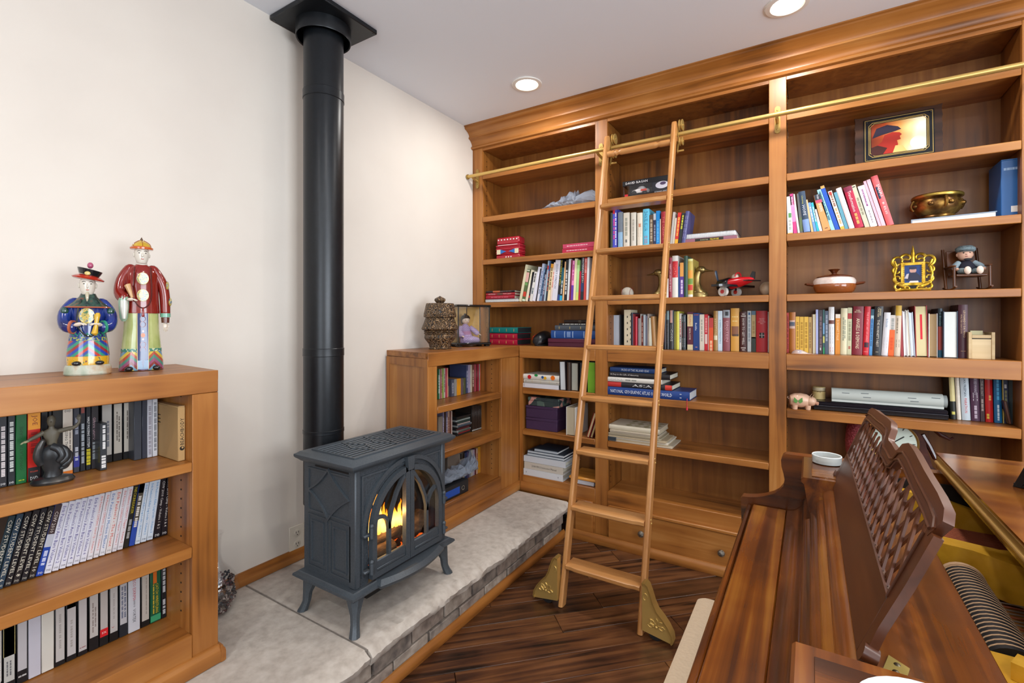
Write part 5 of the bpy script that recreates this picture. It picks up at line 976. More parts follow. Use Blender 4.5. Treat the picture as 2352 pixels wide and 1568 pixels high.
# --- middle bay: toy car box
xa, xb = bx(1429, 2.76), bx(1541, 2.76); L_ = xb - xa
t = thing('toy_car_box', 'black window box holding a white model race car', 'toy box', (xa, 2.765, 2.0655)); hC = bz(1429, 418, 2.765) - 2.0655
part('box_back', MB().box(.004, .09, 0, L_, .1, hC, .001), mat('15161a', .4), t); part('box_top', MB().box(0, -.0, hC * .72, L_, .0895, hC, .001), mat('17181c', .35), t); part('box_bottom', MB().box(.012, 0, 0, L_, .0895, hC * .18, .001), mat('17181c', .35), t)
part('box_end', MB().box(L_ * .62, 0, hC * .1805, L_, .0895, hC * .7195, .001), mat('2b2d34', .35), t)
print_on(t, 'DAVID RAGAN', 'e8e8ec', L_ * .3, hC * .86, L_ * .46, hC * .13); print_on(t, 'STANDARD\nSERIES', 'd8d8dc', L_ * .8, hC * .1, L_ * .26, hC * .16); print_on(t, '~8', 'c8c8d0', L_ * .45, hC * .06, L_ * .5, hC * .05); patch([(.014, .004), (.034, .004), (.034, .024), (.014, .024)], -.0002, 'red_print', mat('c02430', .4), t)
patch(ell(L_ * .82, hC * .5, L_ * .13, hC * .2), -.0003, 'car_print', mat('c8c8d4', .4), t); patch(ell(L_ * .84, hC * .58, L_ * .06, hC * .09), -.0006, 'car_print_window', mat('4a3c5c', .4), t)
m = MB(); m.loft([(.012, .05, .028, 0, 0), (.026, .054, .03, 0, 0), (.034, .05, .028, 0, 0), (.038, .03, .024, .004, 0), (.05, .02, .02, .006, 0), (.053, .012, .014, .006, 0)], 16)
m.v = [(x + L_ * .34, y + .045, z + hC * .17) for x, y, z in m.v]
c = part('model_car', m, mat('d8d4d4', .3, coat=.4), t); part('car_stripe', MB().box(L_ * .34 + .01, .0125, hC * .17 + .018, L_ * .34 + .045, .0135, hC * .17 + .03), mat('c84030', .4), c)
for dx in (-.03, .032): part('car_wheel', MB().cyl((L_ * .34 + dx, .014, hC * .17 + .013), (L_ * .34 + dx, .022, hC * .17 + .013), .013, n=16), BLACK, c)
part('window_film', MB().box(.006, .0005, hC * .181, L_ * .6195, .0012, hC * .7195), GLASS, t)
# --- spiral and millwork books lying down
flat(bx(1567.5, 2.745), bx(1693, 2.745), 2.745, 1.7675, 1.7885, '8c5c6c', 'mauve flat book with yellow title under the black comb-bound book', kind='p', d=.2, bands=[(.24, .76, '1f2018', .1, .9)], text=[T('ARCHITECTURAL', 'b8b48c', .41, .15, .5, .3), T('MILLWORK', 'e0c028', .6, .16, .5, .5)])
spiral(bx(1567.5, 2.75), bx(1690, 2.75), 2.752, 1.789, 1.817, 0, 'black comb-bound book lying on the mauve book', cov='20262c', ring='d0d4d8', nc=44)
# --- baseball, small watch, stone ball
def sphere_thing(name, label, cat, px_, py_, y, z, rpx, m1): 
    r = rpx; x = bx(px_, y); return thing(name, label, cat, (x, y, z)), r
t = thing('baseball', 'scuffed white baseball at the end of the shelf behind the ladder', 'ball', (bx(1441, 2.80), 2.80, 1.4685)); part('ball_cover', MB().ball((0, 0, .0365), .0365, 24, 16), noisy('baseball_leather', ['9a9284', 'b4aca0'], 30, .6, .05), t)
for sg in (-1, 1): part('stitching', MB().tube([(sg * (.0366 * math.cos(.5) - .008 * math.cos(a) ** 2), .0366 * math.sin(.55) * math.cos(a) * 1.6, .0365 + .030 * math.sin(a)) for a in (2 * PI * k / 24 for k in range(24))], .0009, 5, closed=True), mat('8a2c2c', .6), t)
t = thing('toy_ring', 'tiny black object with a white dial beside the baseball', 'trinket', (bx(1464, 2.78), 2.78, 1.4685)); part('trinket_base', MB().lathe([(.012, 0), (.013, .006), (.008, .014), (0, .015)]), BLACK, t); part('trinket_dial', MB().ball((.004, -.006, .014), (.006, .004, .006), 10, 6), WHITE, t)
t = thing('stone_ball', 'brown and cream stone ball half hidden by the wide post', 'ornament', (1.838, 2.84, 1.4685)); part('stone', MB().ball((0, 0, .038), (.036, .036, .038), 20, 14), noisy('banded_stone', ['8c6a4c', 'b8a48c', 'd0c4b0'], 12, .4, .05), t); part('stone_foot', MB().lathe([(.016, 0), (.018, .003), (.014, .006)]), mat('6c5440', .5), t)
# --- brass duck bookends
ANT = noisy('antique_brass', ['6e5c34', '8c784a', 'a38d5c'], 20, .32, .05, metal=.85)
def duck(px_, y, flip, label):
    t = thing('duck_bookend', label, 'bookend', (bx(px_, y), y, 1.4685), (0, 0, PI if flip else 0), 'brass duck bookends')
    part('body', MB().loft([(0, .048, .04, -.004, 0), (.012, .05, .041, -.004, 0), (.03, .042, .036, -.008, 0), (.05, .028, .028, -.014, 0), (.075, .021, .022, -.017, 0), (.11, .019, .02, -.016, 0), (.13, .0195, .02, -.012, 0), (.142, .019, .019, -.006, 0)], 20), ANT, t)
    part('head', MB().ball((.004, 0, .152), (.027, .02, .021), 18, 12), ANT, t)
    part('bill', MB().rings([[(x, ry * math.cos(a), z + rz * math.sin(a)) for a in (2 * PI * k / 12 for k in range(12))] for x, ry, rz, z in ((.02, .012, .011, .15), (.035, .011, .007, .146), (.052, .0115, .004, .143), (.066, .01, .003, .142), (.071, .004, .0015, .142))]), ANT, t)
    for sg in (-1, 1): part('eye', MB().ball((.012, sg * .0178, .157), .0032, 8, 6), BLACK, t)
    part('neck_ring', MB().lathe([(.0445, .026), (.0455, .028), (.0435, .031)], (-.0075, 0, 0), 24, 1, .87), ANT, t)
duck(1608, 2.79, False, 'brass duck bookend facing the toy airplane'); duck(1514, 2.82, True, 'brass duck bookend mostly hidden behind the ladder rail')
# --- toy airplane
t = thing('toy_airplane', 'black and red tin toy airplane with white wheels', 'toy', (bx(1690, 2.79), 2.80, 1.4685), (0, 0, -.5)); AB = mat('17191e', .25, coat=.4); AR_ = mat('c01420', .25, coat=.4)
part('fuselage', MB(Matrix.Translation((0, 0, .06)) @ Matrix.Rotation(-.12, 4, 'Y')).rings([[(x, ry * math.cos(a), ry * math.sin(a)) for a in (2 * PI * k / 18 for k in range(18))] for x, ry in ((-.06, .026), (-.035, .027), (-.034, .0255), (.02, .022), (.07, .012), (.085, .004))]), AR_, t)
part('cowling', MB(Matrix.Translation((0, 0, .06)) @ Matrix.Rotation(-.12, 4, 'Y')).rings([[(x, ry * math.cos(a), ry * math.sin(a)) for a in (2 * PI * k / 18 for k in range(18))] for x, ry in ((-.084, .012), (-.083, .025), (-.078, .029), (-.03, .0295), (-.026, .028), (-.024, .0265))]), AB, t)
part('wing', MB(Matrix.Translation((-.012, 0, .046))).prism([(-.03, -.11), (-.018, -.125), (.018, -.122), (.03, -.105), (.03, .105), (.018, .122), (-.018, .125), (-.03, .11)], 2, -.005, .004), AB, t)
part('tail_wing', MB().prism([(.062, -.04), (.085, -.042), (.088, .042), (.062, .04)], 2, .062, .066), AB, t); part('tail_fin', MB().prism([(.06, .07), (.088, .07), (.09, .1), (.078, .104)], 1, -.002, .002), AB, t)
part('cockpit', MB().ball((-.005, 0, .086), (.016, .012, .013), 14, 8), mat('d8c8b8', .2), t); part('canopy_rim', MB().tube([(.01 + .004 * math.cos(a), .014 * math.cos(a), .086 + .017 * math.sin(a)) for a in (PI * k / 10 for k in range(11))], .003, 6), AR_, t)
pp = part('propeller', MB(Matrix.Translation((-.088, 0, .062)) @ Matrix.Rotation(.35, 4, 'X')).rings([[(.002 * math.sin(s * 9), wd * math.cos(a), s + .003 * math.sin(a)) if False else (.0025 * math.cos(a), wd * math.sin(a), s) for a in (2 * PI * k / 8 for k in range(8))] for s, wd in ((-.062, .003), (-.055, .009), (-.03, .008), (-.008, .004), (.008, .004), (.03, .008), (.055, .009), (.062, .003))]), mat('3c4656', .35), t); part('spinner', MB().ball((-.09, 0, .062), .008, 10, 6), AB, pp)
for yy in (-.045, .045):
    w_ = part('wheel', MB().cyl((-.03, yy - .007, .0215), (-.03, yy + .007, .0215), .021, n=20), mat('d8d0c8', .4), t); part('hub', MB().cyl((-.03, yy - .0085, .0215), (-.03, yy + .0085, .0215), .009, n=14), AR_, w_); part('strut', MB().cyl((-.03, yy, .0215), (-.022, yy * .6, .048), .004, n=8), AB, w_)
t.scale = (1.22, 1.22, 1.22)
# --- atlas stack
zz = .8994; nx = lambda p_: bx(p_, 2.728)
at_ = flat(nx(1396), nx(1584), 2.728, zz, zz + .047, '1c3c7c', 'blue atlas with white spine lettering at the bottom of the stack', d=.2, pages='c8ccd0', text=[T('NATIONAL GEOGRAPHIC ATLAS OF THE WORLD', 'e8ecf0', .42, .76, .5, .4), T('~1', 'e0e4e8', .9, .02, .5, .5)])
hh = nx(1584) - nx(1396); part('bookmark_ribbon', MB().tube([(.012, -.006, .012), (.004, -.010, .0115), (-.012, -.011, .012), (-.032, -.0105, .0115)], .0016, 6), mat('c8243c', .5), at_); part('tassel', MB().lathe([(.001, 0), (.004, .004), (.003, .012), (.0045, .02)], (-.05, -.0105, .0115), 10) if False else MB().tube([(-.032, -.0105, .0115), (-.042, -.0105, .0115), (-.05, -.0105, .0115)], [.003, .0045, .005], 8), mat('c8243c', .6), at_)
flat(nx(1396), nx(1543), 2.733, zz + .0475, zz + .078, '26242a', 'black book with a red end and wide white letters above the atlas', d=.21, bands=[(0, .22, 'b8302c', .03, .97), (.9, 1, 'c0382c', .03, .97)], text=[T('ASIA', 'd8d8d8', .55, .3, .5, .45, 'd')])
flat(nx(1395), nx(1520), 2.73, zz + .0785, zz + .105, 'd0ccc4', 'white book with pale grey title in the middle of the atlas stack', d=.2, text=[T('CHINA', '98a09c', .18, .24, .5, .5), T('~2', '70746c', .45, .2, .5, .28)])
flat(nx(1399), nx(1538), 2.735, zz + .1055, zz + .136, '211f22', 'black book with small white title near the top of the atlas stack', d=.2, text=[T('A Day in the Life of America', 'c8c4c0', .26, .48, .5, .42)])
flat(nx(1400), nx(1513), 2.74, zz + .1365, zz + .163, '1f3c6c', 'dark blue book with slanted white title on top of the atlas stack', d=.17, text=[T('PRIDE OF THE INLAND SEAS', 'd8e0e8', .52, .56, .5, .45)])
# --- old album and papers
zz = .6214
t = thing('old_papers', 'loose pile of old papers under the patterned album', 'papers', (nx(1396), 2.728, zz)); rd = random.Random(9); L_ = nx(1545) - nx(1396)
for k in range(8):
    h0 = k * .0085; part('paper_bundle', MB().box(rd.uniform(-.0, .012), rd.uniform(0, .012), h0, L_ - rd.uniform(0, .03) - .012 * k, .21 + rd.uniform(-.02, .01), h0 + .0083, .001), mat(rd.choice(('b8ac98', 'c8bea8', 'a89c84', 'd0c8b8', 'b0a084')), .85), t)
part('folder_corner', MB().box(-.001, -.001, .004, .05, .03, .026, .001), mat('2c343c', .5), t)
ab = flat(nx(1397), nx(1513), 2.745, zz + .0685, zz + .097, 'c8c0ac', 'old cream photo album with a diamond pattern on its cover', d=.2, pages='c0b49c', name='photo_album', cat='album')
DIA = noisy('album_cover', ['a89c80', 'bcb094', 'c8bea4'], 60, .7, .1)
for k in range(4):
    for q in range(3): 
        cy_, cz_ = .035 + q * .06, .03 + k * .053; part('cover_diamond', MB().add([(.0282, cy_ - .026, cz_), (.0282, cy_, cz_ - .022), (.0282, cy_ + .026, cz_), (.0282, cy_, cz_ + .022)], [(0, 1, 2, 3)]), mat('98906c' if (k + q) % 2 else 'b0a888', .7), ab, smooth=False, recalc=False)
# ================================================================ BAY ABOVE THE PIANO
# --- picture plaque
c4 = [on(1, 2.80, *p_) for p_ in ((1963, 374), (2168, 345))]; zb = 2.066
Wp = c4[1].x - c4[0].x; Hp = bz(1962, 270, 2.80) - zb
t = thing('picture_plaque', 'dark scalloped wooden plaque with a glowing orange silhouette picture', 'picture', (c4[0].x, 2.80, zb), (-.08, 0, 0))
edge = []
for (xa, za, xb, zb_) in ((0, 0, Wp, 0), (Wp, 0, Wp, Hp), (Wp, Hp, 0, Hp), (0, Hp, 0, 0)):
    for k in range(14):
        u = k / 14; s_ = .004 * abs(math.sin(PI * u * 5)); nxn = (-(zb_ - za), xb - xa); ln = math.hypot(*nxn); edge.append((xa + (xb - xa) * u + nxn[0] / ln * s_, za + (zb_ - za) * u + nxn[1] / ln * s_))
part('backboard', MB().prism(edge, 1, 0, .018), wood('walnut_plaque', ['1c0f0a', '3c2418', '54341f'], 0, rough=.3), t)
part('black_mat', MB().box(.035, -.0035, .018, Wp - .03, -.0002, Hp - .018, .001), mat('14161a', .25), t)
fr = lambda o, c: [(.035 + o + c, .018 + o), (Wp - .03 - o - c, .018 + o), (Wp - .03 - o, .018 + o + c), (Wp - .03 - o, Hp - .018 - o - c), (Wp - .03 - o - c, Hp - .018 - o), (.035 + o + c, Hp - .018 - o), (.035 + o, Hp - .018 - o - c), (.035 + o, .018 + o + c)]
for o, c in ((.006, .0), (.02, .014), (.025, .016)): part('gold_line', MB().ribbon(fr(o, c), .0022, 1, -.0046, -.0036, closed=True), BRASS, t)
for cx_, cz_ in ((.047, .03), (Wp - .042, .03), (.047, Hp - .03), (Wp - .042, Hp - .03)): part('corner_stud', MB().ball((cx_, -.004, cz_), (.005, .003, .005), 10, 6), BLACK, t)
PI0, PI1, PJ0, PJ1 = .064, Wp - .059, .047, Hp - .047
PMAT, nt, p = new_mat('sunset_print'); L = nt.links.new; tc = nt.nodes.new('ShaderNodeTexCoord'); gr = nt.nodes.new('ShaderNodeTexNoise'); gr.inputs['Scale'].default_value = 9; sx_ = nt.nodes.new('ShaderNodeSeparateXYZ'); L(tc.outputs['Generated'], sx_.inputs[0]); L(tc.outputs['Object'], gr.inputs['Vector'])
ma = nt.nodes.new('ShaderNodeMath'); ma.operation = 'MULTIPLY_ADD'; L(gr.outputs['Fac'], ma.inputs[0]); ma.inputs[1].default_value = .35; L(sx_.outputs[0], ma.inputs[2]); rp = ramp(nt, [(.15, '6c2c18'), (.4, 'b04820'), (.65, 'e09850'), (.9, 'f4d898'), (1, 'fff0d0')]); L(ma.outputs[0], rp.inputs['Fac']); L(rp.outputs['Color'], p.inputs['Base Color']); p.inputs['Roughness'].default_value = .2
part('print', MB().box(PI0, -.0042, PJ0, PI1, -.0037, PJ1), PMAT, t)
pw, ph_ = PI1 - PI0, PJ1 - PJ0; U = lambda pts: [(PI0 + pw * a, PJ0 + ph_ * b) for a, b in pts]
patch(U([(.05, .0), (.42, .0), (.5, .25), (.48, .38), (.55, .40), (.53, .5), (.57, .55), (.53, .62), (.4, .66), (.25, .6), (.2, .4), (.05, .25)]), -.0043, 'profile_print', mat('a82c20', .25), t)
patch(U([(.02, .55), (.2, .62), (.45, .68), (.56, .72), (.5, .82), (.3, .92), (.1, .85)]), -.0046, 'hat_print', mat('2c2434', .25), t); patch(U([(.0, .0), (.22, .0), (.3, .18), (.12, .3), (.0, .25)]), -.0046, 'shadow_print', mat('42201c', .25), t); patch(U(ell(.85, .22, .14, .2)), -.0046, 'lamp_print', mat('fff4dc', .2), t); patch(U([(.4, .0), (.66, .0), (.58, .2), (.45, .22)]), -.0045, 'shoulder_print', mat('e8b870', .25), t)
# --- bowl on big book, blue box
bk = thing('book', 'large flat pale blue book lying under the bronze bowl', 'book', (bx(2092, 2.78), 2.772, 1.7675), (0, 0, -.12)); Lb = bx(2288, 2.76) - bx(2092, 2.78)
part('cover', MB().prism([(0, 0), (Lb, 0), (Lb, .003), (.003, .003), (.003, .021), (Lb, .021), (Lb, .024), (0, .024)][::-1], 1, -.0, .2), mat('8ca0b4', .45), bk); part('pages', MB().box(.0035, .004, .0033, Lb - .004, .196, .0207), PAGEW, bk)
BRZ = noisy('bronze_bowl', ['3a2410', '6c4a20', 'a8823c'], 25, .35, .15, metal=.75)
xb_ = bx(2152, 2.87); rb = (bx(2216, 2.87) - bx(2090, 2.87)) / 2
t = thing('bronze_bowl', 'round bronze bowl with small handles standing on the flat book', 'bowl', (xb_, 2.87, 1.792))
pf = [(.55, 0), (.66, .004), (.7, .014), (.66, .022), (.8, .034), (.92, .05), (.97, .07), (.9, .088), (.86, .094), (.95, .102), (1.0, .112), (.96, .116), (.86, .108), (.8, .085), (.6, .04), (0, .036)]
part('bowl_body', MB().lathe([(r * rb * .96, z) for r, z in pf], n=36), BRZ, t)
for k in range(4):
    a = PI * (.06 + .5 * k); c_, s_ = math.cos(a), math.sin(a); part('handle', MB().tube([(rb * .9 * c_ - s_ * q * .012, rb * .9 * s_ + c_ * q * .012, .07 + .016 * math.cos(q)) if False else (rb * (.9 + .1 * math.sin(PI * q)) * c_, rb * (.9 + .1 * math.sin(PI * q)) * s_, .05 + .045 * q) for q in (0, .2, .4, .6, .8, 1)], .006, 8), BRZ, t)
for k in range(8): a = 2 * PI * (k + .5) / 8; part('boss', MB().ball((rb * .93 * math.cos(a), rb * .93 * math.sin(a), .068), (.012, .012, .01), 10, 6), BRZ, t)
part('rim_band', MB().lathe([(rb * .955, .101), (rb * .975, .106), (rb * .965, .112)], n=36), mat('a88c40', .3, .8), t)
t = thing('blue_box', 'blue cardboard box at the end of the high shelf', 'box', (bx(2298, 2.78), 2.775, 1.7675), (0, 0, 0)); part('carton', MB().box(0, 0, 0, .062, .16, .238, .002), mat('1f5c9c', .4), t); part('flap', MB().box(.001, .001, .2382, .061, .159, .241), mat('2a6cac', .4), t); patch([(.03, .02), (.055, .02), (.055, .045), (.03, .045)], 0, 'barcode_label', WHITE, t); print_on(t, '~6', 'a8c8e8', .031, .2, .045, .01)
# --- casserole
x_ = bx(1916, 2.80); Rr = (bx(1966, 2.80) - bx(1866, 2.80)) / 2
t = thing('casserole_dish', 'lidded stoneware casserole with cream glaze over brown', 'dish', (x_, 2.80, 1.4685)); BR = mat('5c2c14', .15, coat=.5)
part('dish', MB().lathe([(.75 * Rr, 0), (.9 * Rr, .01), (Rr, .03), (1.0 * Rr, .045), (.97 * Rr, .05)], n=36), mat('8c4c24', .15, coat=.5), t); part('glaze_band', MB().lathe([(1.0 * Rr, .0455), (1.0 * Rr, .062), (.93 * Rr, .073), (.82 * Rr, .079)], n=36), noisy('cream_glaze', ['b89a8c', 'd8c8c0', 'e4d8d4'], 14, .12, 0, coat=.5), t)
ld_ = part('lid', MB().lathe([(.84 * Rr, .0795), (.83 * Rr, .083), (.6 * Rr, .090), (.3 * Rr, .094), (.12 * Rr, .095)], n=36), BR, t); part('lid_knob', MB().lathe([(.012, .094), (.010, .1), (.018, .112), (.026, .118), (.02, .12), (0, .1205)], n=20), BR, ld_)
for sg in (-1, 1): part('handle', MB().tube([(sg * (Rr - .004), -.02, .045), (sg * (Rr + .024), -.018, .05), (sg * (Rr + .03), 0, .051), (sg * (Rr + .024), .018, .05), (sg * (Rr - .004), .02, .045)], .0055, 8), BR, t)
# --- gilt frame
x_ = bx(2097, 2.80); GLT = noisy('gilt', ['8c6c14', 'c8a030', 'e0c05c'], 40, .28, .1, metal=.8); Hf = bz(2097, 562, 2.79) - 1.4685
t = thing('gilt_photo_frame', 'ornate gold rococo frame holding a photo of a child in blue', 'photo frame', (x_, 2.80, 1.4685), (-.1, 0, -.12)); fw_, f0, f1 = .036, .035, .128
part('inner_frame', MB().ribbon([(-fw_, f0), (fw_, f0), (fw_, f1), (-fw_, f1)], .012, 1, -.008, .006, closed=True), GLT, t)
for k in range(11):
    for sg in (-1, 1): part('bead', MB().ball((sg * (fw_ - .004), -.009, f0 + .004 + k * .0085), .0022, 6, 4), GLT, t)
part('photo', MB().box(-fw_ + .003, -.003, f0 + .003, fw_ - .003, -.002, f1 - .003), mat('23407c', .2), t)
patch(ell(0, .098, .012, .013), -.0031, 'child_face', mat('c89888', .3), t); patch(ell(0, .109, .015, .007), -.0034, 'child_cap', mat('1c2444', .3), t); patch([(-.024, .05), (-.022, .072), (-.01, .088), (.012, .088), (.026, .07), (.026, .05)], -.0033, 'child_clothes', mat('1a1f3c', .3), t); patch([(-.03, .062), (-.022, .082), (-.014, .084), (-.018, .06)], -.0036, 'child_sleeve', mat('c8c0c4', .3), t); patch([(-.015, .041), (.02, .041), (.018, .05), (-.01, .05)], -.0036, 'child_shoes', mat('d8d0cc', .3), t)
def curl(cx_, cz_, r, a0, a1, w0, par=t, flip=1): 
    n = 14; return part('scroll', MB().tube([(flip * (cx_ + r * (1 - .62 * k / n) * math.cos(a0 + (a1 - a0) * k / n)), -.003, cz_ + r * (1 - .62 * k / n) * math.sin(a0 + (a1 - a0) * k / n)) for k in range(n + 1)], [w0 * (1 - .5 * k / n) for k in range(n + 1)], 8), GLT, par)
for sg in (-1, 1):
    curl(.05, .145, .028, -1.2, 3.6, .0075, flip=sg); curl(.056, .098, .02, 1.8, -3., .0065, flip=sg); curl(.054, .062, .018, -1.6, 3.4, .0065, flip=sg); curl(.05, .022, .02, 2.4, -2.6, .007, flip=sg); curl(.022, .155, .022, .2, 4.2, .007, flip=sg); curl(.02, .014, .0115, .4, 4.4, .006, flip=sg); curl(.03, .14, .014, 2.6, -1.5, .006, flip=sg); curl(.044, .12, .012, .5, 4.5, .0055, flip=sg)
    part('side_stem', MB().tube([(sg * .03, -.003, .022), (sg * .06, -.003, .04), (sg * .066, -.003, .08), (sg * .058, -.003, .12), (sg * .066, -.003, .145)], [.007, .006, .0055, .006, .0055], 8), GLT, t)
part('crest', MB().tube([(0, -.003, .134), (0, -.004, .155), (0, -.004, .175), (0, -.003, Hf)], [.009, .007, .008, .0015], 8), GLT, t); part('foot_rail', MB().tube([(-.062, -.002, .007), (-.03, -.002, .0115), (0, -.002, .009), (.03, -.002, .0115), (.062, -.002, .007)], .0062, 8), GLT, t); part('easel_back', MB().prism([(-.002, .005), (.055, .0005), (.058, .0005), (0, .12)], 0, -.02, .02), BLACKM, t)
# --- rocking chair and doll
RW = wood('rocker_wood', ['2c160a', '4c2810', '6a3c1a'], 2, rough=.3); x_ = bx(2219, 2.82)
t = thing('toy_rocking_chair', 'small dark wooden rocking chair holding a capped baby doll', 'chair', (x_, 2.80, 1.4685), (0, 0, .12)); cw = .058
part('seat', MB().box(-cw + .006, -.045, .058, cw - .006, .05, .068, .003), RW, t)
part('backrest', MB(Matrix.Translation((0, .05, .068)) @ Matrix.Rotation(-.2, 4, 'X')).box(-cw + .008, 0, 0, cw - .008, .006, .115, .002), RW, t)
for sg in (-1, 1):
    part('rocker', MB().tube([(sg * cw, -.065 + .02 * k, .004 + .00085 * abs(k - 3.5) ** 2) for k in range(8)], .004, 8), RW, t)
    part('leg', MB().cyl((sg * cw, -.045, .009), (sg * cw, -.042, .1), .005, n=10), RW, t)
    part('back_post', MB().cyl((sg * cw, .045, .009), (sg * cw, .085, .19), .0055, n=10), RW, t); part('armrest', MB().box(sg * cw - .007, -.05, .1005, sg * cw + .007, .055, .107, .003), RW, t)
d = thing('baby_doll', 'baby doll in grey cap and dark vest sitting in the toy rocker', 'doll', (x_ + .002, 2.802, 1.537), (0, 0, .12)); SK = mat('d0a48c', .45); TW = noisy('grey_tweed', ['4c5c64', '7c8c90', '2c3840'], 200, .9, .4)
body = MB(); body.loft([(0, .03, .026, 0, .01), (.02, .033, .027, 0, .012), (.045, .028, .023, 0, .018), (.058, .018, .016, 0, .021), (.066, .011, .011, 0, .022)], 18)
part('torso', body, mat('22222e', .8), d); part('head', MB().ball((-.004, .018, .09), (.027, .025, .028), 20, 14), SK, d); part('nose', MB().ball((-.006, -.0075, .088), .0035, 8, 6), SK, d); part('mouth', MB().ball((-.006, -.0055, .079), (.005, .002, .0015), 8, 5), mat('a04c48', .5), d)
for sg in (-1, 1): part('eye', MB().ball((-.005 + sg * .01, -.004, .095), (.0035, .002, .003), 8, 5), BLACK, d); part('ear', MB().ball((-.004 + sg * .026, .02, .088), (.004, .006, .008), 8, 5), SK, d)
cp_ = part('cap', MB().lathe([(.029, .1), (.034, .107), (.033, .118), (.022, .127), (0, .129)], (-.002, .02, 0), 22), TW, d); part('cap_peak', MB().ball((-.006, -.008, .105), (.024, .016, .004), 14, 6), TW, cp_); part('bow_tie', MB().ball((0, -.004, .066), (.016, .004, .005), 10, 5), mat('14141c', .6), d)
for sg in (-1, 1):
    part('sleeve', MB().tube([(sg * .026, .018, .054), (sg * .042, .005, .038), (sg * .046, -.012, .026)], [.011, .012, .011], 10), mat('8fa0a8', .8), d); part('hand', MB().ball((sg * .044, -.022, .022), (.008, .01, .007), 10, 6), SK, d)
    part('trouser_leg', MB().tube([(sg * .014, .0, .012), (sg * .03, -.024, .014), (sg * .022, -.046, .012)], [.014, .014, .011], 10), TW, d); part('foot', MB().ball((sg * .02, -.058, .014), (.012, .009, .017), 12, 8), mat('d8c4b4', .6), d)
# --- shell and wooden box on the counter
t = thing('sea_shell', 'flat pinkish sea shell lying in front of the yellow books', 'shell', (bx(1834, 2.76), 2.758, ZE + .0003)); m = MB(); rs = []
for x, ry, h in ((-.03, .003, .004), (-.025, .016, .013), (-.01, .024, .022), (.01, .024, .022), (.025, .016, .014), (.04, .006, .006), (.062, .003, .003)): rs.append([(x, ry * math.cos(a), max(.0003, h * math.sin(a)) if math.sin(a) > 0 else .0003) for a in (2 * PI * k / 16 for k in range(16))])
part('shell_body', m.rings(rs), noisy('shell', ['6c4c3c', 'c09c84', 'a8a0a8', 'd8c0a8'], 22, .25, .2, stretch=(.4, 2, 1)), t); part('shell_lip', MB().tube([(-.03, -.01, .002), (-.01, -.0245, .002), (.01, -.0245, .002), (.03, -.012, .002), (.06, -.003, .002)], .0018, 6), mat('b88c70', .35), t)
xa, xb = bx(2224.5, 2.79), bx(2286, 2.79); L_ = xb - xa; hB = bz(2286, 763, 2.79) - ZE; BIR = wood('birch', ['b89c70', 'c8ae80', 'd4bc90'], 0, rough=.45, fine=40)
t = thing('wooden_box', 'small pale wooden box with a slotted front beside the maroon book', 'box', (xa, 2.79, ZE + .0003))
for a, b in ((0, .011), (L_ - .011, L_)): part('box_side', MB().box(a, 0, 0, b, .11, hB, .001), BIR, t)
part('box_front', MB().box(.0112, .003, 0, L_ - .0112, .01, hB - .03, .0005), BIR, t); part('box_flap', MB().box(.0112, .002, hB - .026, L_ - .0112, .01, hB - .012, .001), BIR, t); part('box_back', MB().box(.0112, .1, 0, L_ - .0112, .108, hB - .005), BIR, t); part('slot', MB().box(.0112, .006, hB - .0298, L_ - .0112, .012, hB - .0262), BLACKM, t); part('card', MB().box(.012, .03, .004, L_ * .62, .034, hB + .006), mat('b8b088', .6), t)
# --- pig, jar, black case, paper roll
PGM = mat('c8a288', .4, coat=.2); t = thing('ceramic_pig', 'pale pink ceramic pig with a green butterfly on its side', 'ornament', (bx(1842, 2.76), 2.775, .8995), (0, 0, .25))
m = MB(); m.rings([[(x, ry * math.cos(a), z + rz * math.sin(a)) for a in (2 * PI * k / 18 for k in range(18))] for x, ry, rz, z in ((-.058, .004, .006, .045), (-.054, .02, .024, .043), (-.035, .032, .034, .043), (-.005, .034, .036, .043), (.02, .03, .031, .043), (.036, .022, .022, .042), (.04, .02, .02, .042))])
part('body', m, PGM, t); hd = part('head', MB().ball((.036, -.012, .042), (.025, .024, .023), 16, 12), PGM, t); part('snout', MB().cyl((.052, -.022, .036), (.062, -.03, .034), .009, .0085, 14), mat('c09078', .4), hd)
for sg in (-1, 1): part('ear', MB().rings([[(.034 + .004 * k, -.010 + sg * .016 + .004 * math.cos(a) * (1 - k / 4), .06 + .006 * k + .006 * math.sin(a) * (1 - k / 4) * .5) for a in (2 * PI * q / 8 for q in range(8))] for k in range(4)]), PGM, hd); part('eye', MB().ball((.056, -.018 + sg * .009 - .004, .047), .002, 6, 4), BLACK, hd)
for lx in (-.035, .022):
    for ly in (-.018, .018): part('leg', MB().cyl((lx, ly, .0003), (lx, ly, .022), .011, .013, 12), PGM, t)
for sg in (-1, 1): patch([(-.025, .045), (-.025 + sg * .018, .062), (-.025 + sg * .02, .04), (-.025 + sg * .008, .032)], -.0345, 'butterfly_print', mat('4c7c34', .4), t)
part('tail', MB().tube([(-.058, 0, .048), (-.064, .003, .054), (-.06, .005, .06)], .002, 6), PGM, t)
cz0 = .8995; xa, xb = bx(1868, 2.80), bx(2178, 2.80)
t = thing('keyboard_case', 'long flat glossy black case lying under the paper roll', 'case', (xa, 2.79, cz0)); part('case_base', MB().box(0, 0, 0, xb - xa, .17, .022, .003), mat('120f12', .25), t); part('case_lid', MB().box(.002, .002, .0222, xb - xa - .002, .168, .042, .004), mat('16131a', .2), t); part('trim_line', MB().box(.001, -.001, .0214, xb - xa - .001, .0005, .0228), mat('5c5c64', .4), t)
xr0, xr1 = bx(1910, 2.83), bx(2166, 2.83); t = thing('paper_roll', 'long roll of white printed paper lying on the black case', 'paper roll', (xr0, 2.845, cz0 + .0425)); rr_ = .0325
